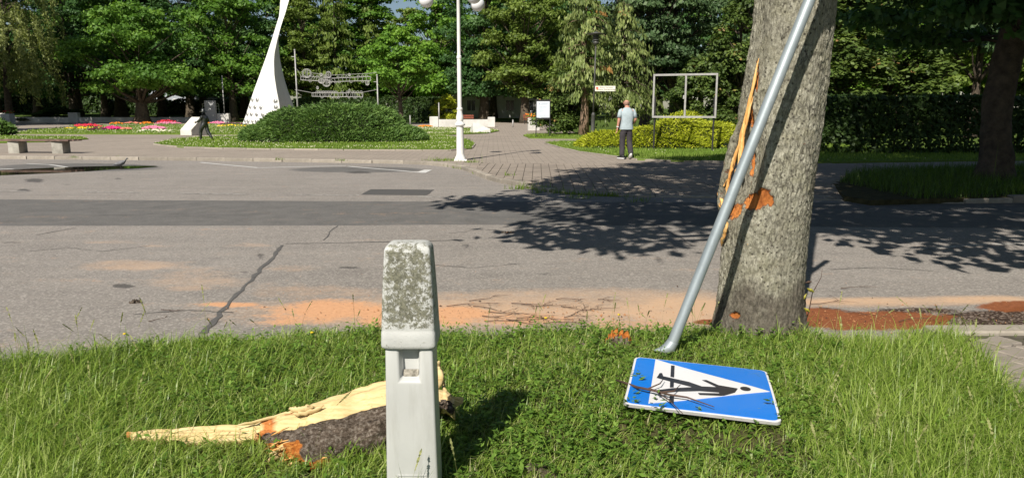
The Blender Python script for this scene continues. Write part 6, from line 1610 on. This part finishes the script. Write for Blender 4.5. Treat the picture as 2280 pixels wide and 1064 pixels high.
# ------------------------------------------------------------------ dark park lamp with street name plate
def park_lamp():
    b = atY(1319, 300, 29.5); b.z = .1; root = empty('park_lamp', b, 'slim dark park lamp with layered lantern behind the yellow green juniper', 'street lamp')
    t = atY(1327.5, 78, 29.5) - b
    def P(f): return Vector((t.x * f, 0, t.z * f))
    mb = MB(); mb.tube([P(0), P(.10), P(.11), P(.20), P(.27), P(.275), P(.30)], [.10, .095, .085, .080, .075, .085, .045], 14); link('base_column', mb.mesh('base_column', M['dark_lamp'], True), root)
    mb = MB(); mb.tube([P(.29), P(.6), P(.9)], [.036, .032, .028], 12); link('shaft', mb.mesh('shaft', M['dark_lamp'], True), root)
    c = P(.9); mb = MB(); mb.lathe((c.x, 0, c.z), [(.03, 0), (.05, .05), (.12, .10), (.13, .14), (.10, .16), (.10, .20), (.15, .22), (.15, .24), (.11, .25), (.11, .30), (.17, .32), (.17, .34), (.12, .35), (.12, .42), (.34, .45), (.35, .47), (.10, .52), (.02, .56)], 20); link('lantern', mb.mesh('lantern', M['dark_lamp'], True), root)
    # plate
    p0, p1 = atY(1325, 198, 29.45), atY(1370, 198, 29.45); z0, z1 = atY(1340, 203.5, 29.45).z, atY(1340, 191.8, 29.45).z
    pr = empty('street_name_plate', (p0.x, 29.45, (z0 + z1) / 2), 'small cream street name plate mounted on the dark park lamp', 'sign')
    w, h = p1.x - p0.x, z1 - z0
    mb = MB(); mb.box((w / 2, 0, 0), (w, .012, h)); link('plate', mb.mesh('plate', M['plate_cream']), pr)
    mb = MB(); mb.tube([(-.05, .0, h * .3), (.02, 0.01, h * .3)], .012, 6); mb.tube([(-.05, .0, -h * .3), (.02, 0.01, -h * .3)], .012, 6); link('bracket', mb.mesh('bracket', M['dark_lamp']), pr)
    mb = MB(); mb.rings([[(x, y, z) for x, z in ((.035, h * .30), (.125, h * .30), (.125, 0), (.08, -h * .18), (.035, 0))] for y in (-.012, -.0075)]); link('crest', mb.mesh('crest', M['crest_red']), pr)
    mb = MB(); mb.rings([[(x, y, z) for x, z in ((.045, -h * .14), (.08, -h * .22), (.115, -h * .14), (.10, -h * .32), (.06, -h * .32))] for y in (-.012, -.0075)]); link('crest_scroll', mb.mesh('crest_scroll', M['crest_gold']), pr)
    for tx, sz, zz_, xx in (('Skwer Harcerza', .080, h * .10, w * .56), ('Adama Zakrzewskiego', .080, -h * .30, w * .58)):
        cu = bpy.data.curves.new('lettering', 'FONT'); cu.body = tx; cu.size = sz; cu.align_x = 'CENTER'; cu.extrude = .001; cu.materials.append(M['plate_ink'])
        tmp = bpy.data.objects.new('lettering', cu); COL.objects.link(tmp); me_ = bpy.data.meshes.new_from_object(tmp); bpy.data.objects.remove(tmp); o = bpy.data.objects.new('lettering', me_); COL.objects.link(o); o.parent = pr; o.location = (xx, -.008, zz_); o.rotation_euler = (PI / 2, 0, 0)
park_lamp()

def notice_board():
    a, b = at(1193.5, 305, .12), at(1225.5, 306, .12); Y = a.y; root = empty('notice_board', (a.x, Y, .12), 'white notice board between two thin black posts beside the path', 'notice board')
    w = b.x - a.x; z1 = atY(1200, 222, Y).z - .12; z0 = atY(1200, 265, Y).z - .12
    for x in (0, w):
        mb = MB(); mb.box((x, 0, z1 / 2), (.045, .045, z1 + .08)); link('post', mb.mesh('post', M['black_metal']), root)
    mb = MB(); mb.box((w / 2, 0.0, z1 - .05), (w - .05, .05, .09)); mb.box((w / 2, 0, z0), (w - .05, .05, .06)); link('frame', mb.mesh('frame', M['black_metal']), root)
    mb = MB(); mb.box((w / 2, -.01, (z0 + z1) / 2 - .01), (w - .05, .03, z1 - z0 - .15)); link('panel', mb.mesh('panel', M['board_white']), root)
    mb = MB(); zz = z1 - .18
    for i, (q, hh) in enumerate([(.5, .035), (.62, .03), (0, 0), (.6, .018), (.62, .018), (.45, .018), (.6, .018), (.3, .018), (0, 0), (.6, .018), (.56, .018), (.6, .018), (.2, .018)]):
        if q: mb.box((w * (.18 + q / 2) if i else w * .62, -.027, zz), (w * q, .004, hh))
        zz -= .062
    mb.box((w * .22, -.027, z1 - .19), (w * .11, .004, .04))
    link('printed_lines', mb.mesh('printed_lines', M['ink']), root)['kind'] = 'stuff'
notice_board()
def display_frame():
    a, b = Vector((4.95, 25.43, .12)), Vector((6.87, 24.75, .12)); root = empty('display_frame', a, 'empty grey display frame on two black legs above the juniper', 'display frame')
    d = b - a; rz = math.atan2(d.y, d.x); root.rotation_euler = (0, 0, rz); w = d.length; z0, z1 = 1.14, 2.56
    for x in (.02, w - .02):
        mb = MB(); mb.box((x, .05, z0 / 2 + .35), (.055, .05, z0 + .7)); link('leg', mb.mesh('leg', M['black_metal']), root)
    for nm, c, s in (('top_rail', (w / 2, 0, z1), (w + .12, .07, .065)), ('bottom_rail', (w / 2, 0, z0), (w + .12, .07, .065)), ('side_rail', (-.03, 0, (z0 + z1) / 2), (.06, .07, z1 - z0 - .067)), ('side_rail', (w + .03, 0, (z0 + z1) / 2), (.06, .07, z1 - z0 - .067)), ('mullion', (w * .515, .0, (z0 + z1) / 2), (.06, .06, z1 - z0 - .067))):
        mb = MB(); mb.box(c, s, 0, .006); link(nm, mb.mesh(nm, M['steel_grey']), root)
    mb = MB(); mb.box((w * .515 - .05, -.045, (z0 + z1) / 2 - .04), (.05, .03, .12), 0, .005); link('lock', mb.mesh('lock', M['steel_grey']), root)
display_frame()

# ------------------------------------------------------------------ hanging light frames
def light_frames():
    Y = 46.0
    poles = []
    for u, v0, lab in ((656, 112, 'thin pole just right of the white monument'), (839.5, 168, 'thin pole at the right end of the hanging light frames')):
        p = atY(u, v0, Y); b = Vector((p.x, Y, .08)); root = empty('thin_pole', b, lab, 'pole'); mb = MB(); mb.tube([(0, 0, -.05), (0, 0, p.z - b.z)], [.055, .04], 10); link('shaft', mb.mesh('shaft', M['steel_grey'], True), root)
        mb = MB(); mb.ball((0, 0, p.z - b.z), .06, 8, 6); mb.box((-.12, 0, p.z - b.z - .4), (.2, .05, .04)); link('fitting', mb.mesh('fitting', M['steel_grey']), root); poles.append(root)
    def frame(label, top, bot, rings, arcs, seed):
        c = atY((top[0][0] + top[-1][0]) / 2, top[0][1], Y); root = empty('light_frame', c, label, 'festive light frame')
        T = [atY(u, v, Y) for u, v in top]; B = [atY(u, v, Y) for u, v in bot]
        for nm, L in (('top_rail', T), ('bottom_rail', B)): mb = MB(); mb.tube(L, .022, 6); mb.build(nm, M['steel_grey'], root)
        def pt(L, t): t = t * (len(L) - 1); k = min(int(t), len(L) - 2); return L[k].lerp(L[k + 1], t - k)
        rr = random.Random(seed)
        for k in range(31):
            t = k / 30; a, b = pt(T, t), pt(B, t); mb = MB(); dx = rr.choice((0, 0, .10, -.10)) if 0 < k < 30 else 0
            mb.tube([a, b + Vector((dx, 0, 0))], .022 if k in (0, 30) else .013, 5); mb.build('rung', M['steel_grey'], root)
        for k in range(3, 30):
            if rr.random() < .7: a = pt(T, k / 30); mb = MB(); mb.ring((a.x, a.y, a.z + .03), .075, .018, 'y', 10, 5, 0, PI); mb.build('small_arch', M['steel_grey'], root)
            if rr.random() < .5: a = pt(B, k / 30); mb = MB(); mb.ring((a.x, a.y, a.z - .02), .075, .016, 'y', 10, 5, PI, 2 * PI); mb.build('small_arch', M['steel_grey'], root)
        for u, v, rp, sq in rings:
            a = atY(u, v, Y - .06); r_ = rp * Y / 1600; mb = MB(); mb.ring((a.x, a.y, a.z), r_, .019, 'y', 22, 6); mb.ring((a.x, a.y + .02, a.z), r_ * .8, .018, 'y', 20, 5); mb.tube([(a.x - r_ * .2, a.y, a.z - r_), (a.x - r_ * .1, a.y, a.z + r_)], .014, 5); mb.tube([(a.x + r_ * .1, a.y, a.z - r_), (a.x + r_ * .2, a.y, a.z + r_)], .018, 5)
            mb.v = [(a.x + (x - a.x) * sq, y, z) for x, y, z in mb.v]; mb.build('ring', M['steel_grey'], root)
        return root
    frame('longer hanging light frame with round wheels strung above the juniper mound', [(670, 170.5), (722, 173), (735, 175), (825, 171)], [(670, 178.5), (722, 181.5), (738, 182.5), (825, 180)], [(683, 164, 9.5, 1.05), (731.5, 167, 7, .85), (727, 185.5, 7.5, 1.1), (716, 181, 5, 1.3), (818, 185, 5, .8), (715, 167, 3, 1), (778, 167, 2.6, 1)], [], 1)
    frame('shorter hanging light frame strung lower above the juniper mound', [(695, 207), (750, 207.5), (808, 207)], [(695, 215), (750, 216), (808, 216)], [(778, 203, 3.6, .6), (707, 196, 3, .8)], [], 2)
    for nm, pts in (('upper', ((655, 150, 0), (663, 157, 0), (671, 171, .05))), ('a', ((671, 160, 0), (735, 168, 0), (822, 164, 0), (839, 162, 0))), ('b', ((657, 200, 0), (690, 206, 0), (696, 208, 0))), ('c', ((808, 206, 0), (839, 200, 0)))):
        mb = MB(); mb.tube([atY(u, v, Y + d) for u, v, d in pts], .014, 5)
        tag(mb.build('cable', M['steel_grey']), {'upper': 'short cable tying the upper light frame to the left pole', 'a': 'long thin cable strung over the upper light frame', 'b': 'thin cable tying the lower light frame to the left pole', 'c': 'thin cable tying the lower light frame to the right pole'}[nm], 'cable')
light_frames()

# ------------------------------------------------------------------ bench, pigeon, far benches and posts
def bench():
    b = at(88, 341, .08); root = empty('bench', (-15.9, 24.1, .075), 'wooden plank bench on two concrete blocks beside the puddle', 'bench'); root.rotation_euler = (0, 0, -.09)
    for x in (-.62, .92):
        mb = MB(); mb.box((x, .02, .19), (.36, .46, .42), .12); P = mb; o = bevel_build(P, 'concrete_block', M['concrete'], None, .015, 2); o.parent = root
    for k in range(3):
        mb = MB(); mb.box((0.15, -.18 + k * .19, .435 + random.uniform(-.003, .003)), (2.62 + (.05 if k == 2 else 0) - (.12 if k == 0 else 0), .178, .05), 0, .008); link('plank', mb.mesh('plank', M['plank']), root)
bench()
def pigeon():
    b = at(271, 377, .004); root = empty('pigeon', b, 'grey pigeon standing at the edge of the puddle', 'bird'); root.scale = (1.15,) * 3
    mb = MB(); R_ = []
    for x, z, a, h in ((-.20, .085, .012, .006), (-.15, .095, .028, .012), (-.10, .115, .045, .035), (-.04, .13, .058, .055), (.02, .14, .056, .058), (.07, .155, .042, .048), (.10, .185, .028, .032), (.115, .215, .024, .026), (.13, .235, .025, .025), (.148, .238, .016, .016), (.156, .236, .004, .004)):
        R_.append([(x + .3 * h * math.sin(2 * PI * k / 12), a * math.cos(2 * PI * k / 12), z + h * math.sin(2 * PI * k / 12)) for k in range(12)])
    mb.rings(R_); link('body', mb.mesh('body', M['pigeon'], True), root)
    for s in (-1, 1):
        mb = MB(); mb.rings([[(x, s * (y + .008 * math.cos(2 * PI * k / 8)), z + h * math.sin(2 * PI * k / 8)) for k in range(8)] for x, y, z, h in ((-.17, .02, .105, .006), (-.08, .052, .125, .03), (.01, .060, .14, .034), (.06, .046, .15, .012))]); link('wing', mb.mesh('wing', M['pigeon'], True), root)
        mb = MB(); mb.tube([(0, s * .022, .09), (-.01, s * .022, .04), (.0, s * .022, 0), (.03, s * .022, .003)], .006, 5); link('leg', mb.mesh('leg', M['beak']), root)
    mb = MB(); mb.tube([(.15, 0, .236), (.175, 0, .229)], [.006, .002], 6); link('beak', mb.mesh('beak', M['beak']), root)
pigeon()
def far_bench(u, Y, label, z=.09):
    p = atY(u, 250, Y); root = empty('park_bench', (p.x, Y, z), label, 'bench')
    for k in range(2): mb = MB(); mb.box((0, -.12 + k * .24, .45), (1.15, .2, .05)); link('seat_slat', mb.mesh('seat_slat', M['bench_red']), root)
    for k in range(2): mb = MB(); mb.box((0, .22, .66 + k * .2), (1.15, .05, .16)); link('back_slat', mb.mesh('back_slat', M['bench_red']), root)
    for x in (-.45, .45): mb = MB(); mb.box((x, .05, .21), (.06, .4, .42)); mb.box((x, .26, .6), (.05, .05, .5)); link('leg', mb.mesh('leg', M['black_metal']), root)
far_bench(1041, 70, 'red slatted park bench in the shade behind the low middle wall'); far_bench(1178, 74, 'red slatted park bench in the shade left of the notice board')
for u, v0, v1, Y, lab in ((913, 258, 281, 66, 'thin grey post between the small green tree and the street lamp'), (1142, 268, 286, 60, 'thin grey post at the end of the paved path'), (494, 170, 262, 84, 'tall thin grey mast right of the grey slab'), (977, 230, 273, 67, 'pale thin pole beside the golden bush behind the white wall')):
    p, q = atY(u, v0, Y), atY(u, v1, Y); root = empty('grey_post', (p.x, Y, .08), lab, 'post'); mb = MB(); mb.tube([(0, 0, -.05), (0, 0, p.z - .08)], .055, 8); link('shaft', mb.mesh('shaft', M['steel_grey'], True), root); mb = MB(); mb.ball((0, 0, p.z - .08), .06, 8, 5); link('cap', mb.mesh('cap', M['steel_grey'], True), root)
def railing():
    Y = 92; z0 = atY(470, 243, Y).z; z1 = atY(470, 231, Y).z; root = empty('white_railing', (X80(472, Y), Y, gz(0, Y)), 'small white railing showing on both sides of the grey slab', 'railing')
    x0, x1 = X80(452, Y), X80(488, Y); 
    for z in (z0, (z0 + z1) / 2, z1): mb = MB(); mb.box(((x0 + x1) / 2, Y, z), (x1 - x0, .06, .07)); mb.build('rail', M['white_paint'], root)
    for k in range(7): x = x0 + (x1 - x0) * k / 6; mb = MB(); mb.box((x, Y + .07, (gz(0, Y) + z1) / 2), (.07, .06, z1 - gz(0, Y))); mb.build('upright', M['white_paint'], root)
railing()
def house(name, label, u0, u1, Y, h, mat, nwin, nst):
    x0, x1 = X80(u0, Y), X80(u1, Y); z = gz(0, Y); root = empty(name, ((x0 + x1) / 2, Y, z), label, 'building')
    mb = MB(); mb.box(((x0 + x1) / 2, Y + 5, z + h / 2 - .3), (x1 - x0, 10, h + .6)); mb.build('wall', M[mat], root)
    mb = MB(); xa, xb = x0 - .5, x1 + .5; mb.add([(xa, Y - .5, z + h), (xb, Y - .5, z + h), (xb, Y + 10.5, z + h), (xa, Y + 10.5, z + h), (xa + 1, Y + 5, z + h + 3), (xb - 1, Y + 5, z + h + 3)], [(0, 1, 5, 4), (1, 2, 5), (2, 3, 4, 5), (3, 0, 4), (3, 2, 1, 0)]); mb.build('roof', M['roof'], root)
    for s in range(nst):
        for k in range(nwin):
            xc = x0 + (x1 - x0) * (k + .5) / nwin; zc = z + 1.7 + s * 3
            mb = MB(); 
            for c, d in (((xc, Y - .03, zc + .75), (1.3, .12, .1)), ((xc, Y - .03, zc - .75), (1.3, .12, .1)), ((xc - .6, Y - .03, zc), (.1, .12, 1.4)), ((xc + .6, Y - .03, zc), (.1, .12, 1.4)), ((xc, Y - .03, zc), (.07, .1, 1.4))): mb.box(c, d)
            f = mb.build('window', M['white_paint'], root); mb = MB(); mb.box((xc, Y - .02, zc), (1.1, .05, 1.4)); mb.build('pane', M['house_glass'], f)
house('white_house', 'low white building glimpsed between trunks behind the middle wall', 985, 1200, 100, 3.6, 'house_wall', 5, 1)
house('grey_house', 'pale grey building glimpsed between the trunks at the left', 270, 560, 122, 5.6, 'house_grey', 8, 2)

# ------------------------------------------------------------------ people: skin-grown bodies
def skin_mesh(name, pts, edges, rad, sub=2):
    me = bpy.data.meshes.new('body_skeleton'); me.from_pydata([tuple(p) for p in pts], edges, []); o = bpy.data.objects.new('body_skeleton', me); COL.objects.link(o)
    o.modifiers.new('skin', 'SKIN'); 
    for i, r_ in enumerate(rad): 
        d = me.skin_vertices[0].data[i]; d.radius = r_ if hasattr(r_, '__len__') else (r_, r_); d.use_root = (i == 0)
    s = o.modifiers.new('sub', 'SUBSURF'); s.levels = sub; s.render_levels = sub
    dg = bpy.context.evaluated_depsgraph_get(); dg.update(); m2 = bpy.data.meshes.new_from_object(o.evaluated_get(dg)); m2.name = name
    bpy.data.objects.remove(o); bpy.data.meshes.remove(me)
    m2.polygons.foreach_set('use_smooth', np.ones(len(m2.polygons), bool)); m2.update(); return m2
def join_mb(me, mb, mat):
    bm = bmesh.new(); bm.from_mesh(me); o = [bm.verts.new(v) for v in mb.v]
    for f in mb.f:
        nf = bm.faces.new([o[i] for i in f]); nf.smooth = True
    bm.to_mesh(me); bm.free(); me.materials.clear(); me.materials.append(mat); return me
def hand_tubes(mb, wrist, dirv, side, fwd, s=1.0):
    """palm, four unequal bent fingers and a thumb leaving the side of the palm"""
    d = Vector(dirv).normalized(); f = Vector(fwd).normalized(); w = Vector(wrist); n = d.cross(f).normalized() * side
    mb.rings([[tuple(w + d * (L * s) + f * (a * s * math.cos(2 * PI * k / 10)) + n * (b * s * math.sin(2 * PI * k / 10))) for k in range(10)] for L, a, b in ((-.01, .026, .022), (.03, .036, .020), (.07, .042, .017), (.095, .040, .014))])
    for i, (o, L) in enumerate(((.030, .072), (.010, .08), (-.010, .075), (-.030, .058))):
        p = w + d * .085 * s + f * o * s; mb.tube([p, p + d * L * .5 * s + n * .006 * s, p + d * L * .85 * s + n * .022 * s, p + d * L * s + n * .036 * s], [.0095 * s, .009 * s, .008 * s, .006 * s], 6)
    p = w + d * .03 * s + f * .032 * s; mb.tube([p, p + d * .03 * s + f * .022 * s, p + d * .062 * s + f * .026 * s + n * .012 * s], [.012 * s, .0105 * s, .008 * s], 6)
def loft_cloth(name, secs, mat, parent, n=28, wr=.006, seed=0):
    V = []; 
    for c, rx, ry in secs:
        for k in range(n):
            a = 2 * PI * k / n; e = .8; x = rx * math.copysign(abs(math.cos(a)) ** e, math.cos(a)); y = ry * math.copysign(abs(math.sin(a)) ** e, math.sin(a)); V.append((c[0] + x, c[1] + y, c[2]))
    V = np.array(V); m = len(secs); ctr = np.repeat(np.array([list(s[0]) for s in secs]), n, 0); d = V - ctr; d[:, 2] = 0
    V = V + nrm(d) * (wr * fbm(np.stack([V[:, 0] * 14 + seed, V[:, 1] * 14, V[:, 2] * 9 + V[:, 0] * 6], 1), 3))[:, None]
    ids = np.arange(m * n).reshape(m, n); nx = np.roll(ids, -1, 1); q = np.stack([ids[:-1], nx[:-1], nx[1:], ids[1:]], -1).reshape(-1, 4)
    o = link(name, mesh_np(name, V, [q], mat, None, True), parent); sol = o.modifiers.new('thickness', 'SOLIDIFY'); sol.thickness = .004; return o
def walking_man():
    b = at(1393, 357.5, .05); b.z = float(zpl(b.x, b.y)) + .012
    root = empty('person', b, 'balding person in light blue t-shirt and dark trousers walking away along the plaza', 'person'); root.rotation_euler = (0, 0, .16); root.scale = (1.0,) * 3
    P = [(0, .01, .93), (0, .0, 1.06), (0, -.01, 1.22), (0, -.01, 1.36), (0, .0, 1.44), (0, .015, 1.50), (-.008, .03, 1.565), (-.012, .035, 1.635), (-.012, .028, 1.69),
         (-.19, -.005, 1.385), (-.245, -.035, 1.12), (-.265, .015, .90), (.19, -.005, 1.385), (.252, -.05, 1.13), (.225, .13, 1.0),
         (-.088, .01, .87), (-.105, .045, .49), (-.115, .0, .085), (.088, .0, .87), (.100, .02, .50), (.098, -.15, .135)]
    E_ = [(0, 1), (1, 2), (2, 3), (3, 4), (4, 5), (5, 6), (6, 7), (7, 8), (3, 9), (9, 10), (10, 11), (3, 12), (12, 13), (13, 14), (0, 15), (15, 16), (16, 17), (0, 18), (18, 19), (19, 20)]
    Rd = [(.15, .11), (.145, .115), (.155, .115), (.15, .105), (.085, .075), (.058, .06), (.066, .078), (.076, .094), (.050, .062), .062, .044, .029, .062, .044, .030, .092, .060, .042, .092, .060, .042]
    me = skin_mesh('body', P, E_, Rd, 2); mb = MB()
    hand_tubes(mb, (-.267, .02, .895), (-.05, .18, -1), -1, (.15, 1, .1)); hand_tubes(mb, (.224, .135, .995), (-.1, .75, -.5), 1, (-.2, .4, .9))
    for s in (-1, 1): mb.ball((-.012 + s * .079, .028, 1.605), .030, 10, 8, (.35, .8, 1.1)); mb.ball((-.012 + s * .03, .118, 1.625), .012, 8, 6)
    mb.ball((-.012, .128, 1.595), .018, 8, 6, (.8, 1.2, 1.3)); mb.ball((-.012, .115, 1.555), .022, 8, 6, (1.2, .5, .4))
    link('body', join_mb(me, mb, M['skin']), root)
    mb = MB(); mb.rings([[( -.012 + a * math.cos(2 * PI * k / 20), .024 + .0 + c * math.sin(2 * PI * k / 20) - .006, z) for k in range(20)] for z, a, c in ((1.545, .066, .066), (1.58, .080, .092), (1.62, .0825, .099), (1.645, .080, .098), (1.655, .076, .09))], False)
    mb.v = [(x, min(y, .06), z) for x, y, z in mb.v]; link('hair', mb.mesh('hair', M['hair'], True), root)
    S = [((0, .012, .845), .195, .142), ((0, .012, .86), .197, .144), ((0, .010, .93), .190, .140), ((0, .004, 1.02), .178, .134), ((0, -.002, 1.12), .178, .136), ((0, -.008, 1.22), .188, .138), ((0, -.01, 1.31), .190, .130), ((0, -.008, 1.37), .190, .112), ((0, -.004, 1.42), .168, .090), ((0, .004, 1.455), .100, .080), ((0, .010, 1.475), .072, .072)]
    sh = loft_cloth('t_shirt', S, M['shirt'], root, 30, .017)
    for s, pts in ((-1, [(-.14, -.005, 1.40), (-.19, -.008, 1.375), (-.215, -.018, 1.29), (-.236, -.028, 1.185)]), (1, [(.14, -.005, 1.40), (.19, -.008, 1.375), (.218, -.02, 1.29), (.240, -.036, 1.185)])):
        mb = MB(); mb.tube(pts, [.058, .064, .064, .064], 14, False); o = link('sleeve', mb.mesh('sleeve', M['shirt'], True), sh); sol = o.modifiers.new('thickness', 'SOLIDIFY'); sol.thickness = .004
        a, c = Vector(pts[2]), Vector(pts[3]); mb = MB(); mb.tube([c + (a - c) * .09, c - (a - c) * .02], .0655, 14, False); link('sleeve_hem', mb.mesh('sleeve_hem', M['shirt_trim'], True), sh)
    T = skin_mesh('trousers', [(0, .01, .93), (0, .005, .99), (-.092, .008, .84), (-.105, .042, .49), (-.112, .012, .26), (-.116, -.002, .075), (.092, .0, .84), (.102, .018, .50), (.104, -.07, .30), (.104, -.17, .12)], [(0, 1), (0, 2), (2, 3), (3, 4), (4, 5), (0, 6), (6, 7), (7, 8), (8, 9)], [(.172, .13), (.17, .13), (.115, .125), (.082, .088), (.080, .085), (.075, .082), (.115, .125), (.082, .088), (.080, .085), (.072, .080)], 2)
    T.materials.append(M['trouser']); link('trousers', T, root)
    def shoe(a, yaw, pitch):
        mb = MB(); R_ = []
        for y, w, z0, z1 in ((-.09, .030, .0, .07), (-.06, .042, -.005, .10), (0, .042, -.005, .105), (.06, .046, -.005, .085), (.12, .048, -.005, .06), (.17, .040, .0, .045), (.19, .02, .012, .03)):
            R_.append([(w * math.cos(2 * PI * k / 12), y, (z0 + z1) / 2 + (z1 - z0) / 2 * math.sin(2 * PI * k / 12)) for k in range(12)])
        mb.rings(R_); so = MB(); so.rings([[(w * math.cos(2 * PI * k / 14), y0 + l * math.sin(2 * PI * k / 14), z) for k in range(14)] for z, w, l, y0 in ((-.022, .046, .145, .05), (.012, .052, .150, .05))])
        cz, sz, cp, sp_ = math.cos(yaw), math.sin(yaw), math.cos(pitch), math.sin(pitch)
        for q in (mb, so):
            q.v = [(a[0] + x * cz - (y * cp + z * sp_) * sz, a[1] + x * sz + (y * cp + z * sp_) * cz, a[2] - y * sp_ + z * cp) for x, y, z in q.v]
        o = link('shoe', mb.mesh('shoe', M['shoe'], True), root); link('sole', so.mesh('sole', M['sole'], True), o)
    shoe((-.118, .0, .024), .5, 0); shoe((.100, -.155, .115), -.12, .62)
    mb = MB(); mb.tube([(-.262, .006, .945), (-.264, .014, .915)], .036, 12); link('wristband', mb.mesh('wristband', M['band'], True), root)
walking_man()
def statue():
    b = at(458, 312.5, .12); root = empty('statue', b, 'dark bronze statue of a walking figure with hat on the lawn', 'statue'); root.rotation_euler = (0, 0, 1.15)
    k = .80
    P = [(0, 0, .92), (0, 0, 1.08), (0, -.02, 1.22), (0, -.02, 1.34), (0, 0, 1.42), (0, .02, 1.50), (0, .03, 1.57), (0, .02, 1.62),
         (-.18, 0, 1.33), (-.24, .12, 1.12), (-.26, .34, 1.02), (.18, 0, 1.33), (.24, -.06, 1.10), (.20, .10, .95),
         (-.09, .0, .86), (-.13, .22, .52), (-.15, .20, .08), (-.15, .33, .03), (.09, 0, .86), (.13, -.08, .50), (.15, -.34, .12), (.15, -.24, .03)]
    E_ = [(0, 1), (1, 2), (2, 3), (3, 4), (4, 5), (5, 6), (6, 7), (3, 8), (8, 9), (9, 10), (3, 11), (11, 12), (12, 13), (0, 14), (14, 15), (15, 16), (16, 17), (0, 18), (18, 19), (19, 20), (20, 21)]
    Rd = [.17, .16, .17, .16, .08, .085, .10, .08, .085, .075, .05, .085, .075, .05, .135, .115, .065, .04, .135, .115, .065, .04]
    me = skin_mesh('figure', [tuple(c * k for c in p) for p in P], E_, [r_ * k for r_ in Rd], 2); mb = MB(); hand_tubes(mb, (-.26 * k, .34 * k, 1.02 * k), (0, 1, -.1), 1, (0, .1, 1), .9); hand_tubes(mb, (.20 * k, .10 * k, .95 * k), (-.1, 1, -.4), -1, (0, .4, .9), .9)
    mb.ball((0, .125 * k, 1.56 * k), .022, 8, 6)
    P2 = np.array([v.co for v in me.vertices]); n2 = fbm(P2 * 9, 3) * .014; nm = np.array([v.normal for v in me.vertices]); P2 += nm * n2[:, None]; me.vertices.foreach_set('co', P2.astype(np.float32).ravel())
    link('figure', join_mb(me, mb, M['bronze']), root)
    mb = MB(); mb.lathe((0, .02 * k, 1.60 * k), [(.20 * k, .0), (.21 * k, .015), (.12 * k, .03), (.11 * k, .09), (.09 * k, .14), (.03, .15), (.001, .15)], 20); mb.v = [(x, y, z + .25 * abs(x) ** 1.5) for x, y, z in mb.v]; link('hat', mb.mesh('hat', M['bronze'], True), root)
    mb = MB(); mb.tube([(.03, .1, 1.66 * k), (.06, .1, 1.72 * k), (.05, .08, 1.80 * k)], [.03, .022, .01], 8); link('hat_feather', mb.mesh('hat_feather', M['bronze'], True), root)
    mb = MB(); mb.box((0, 0, 0), (.55, .75, .03)); link('plinth', mb.mesh('plinth', M['bronze']), root)
statue()
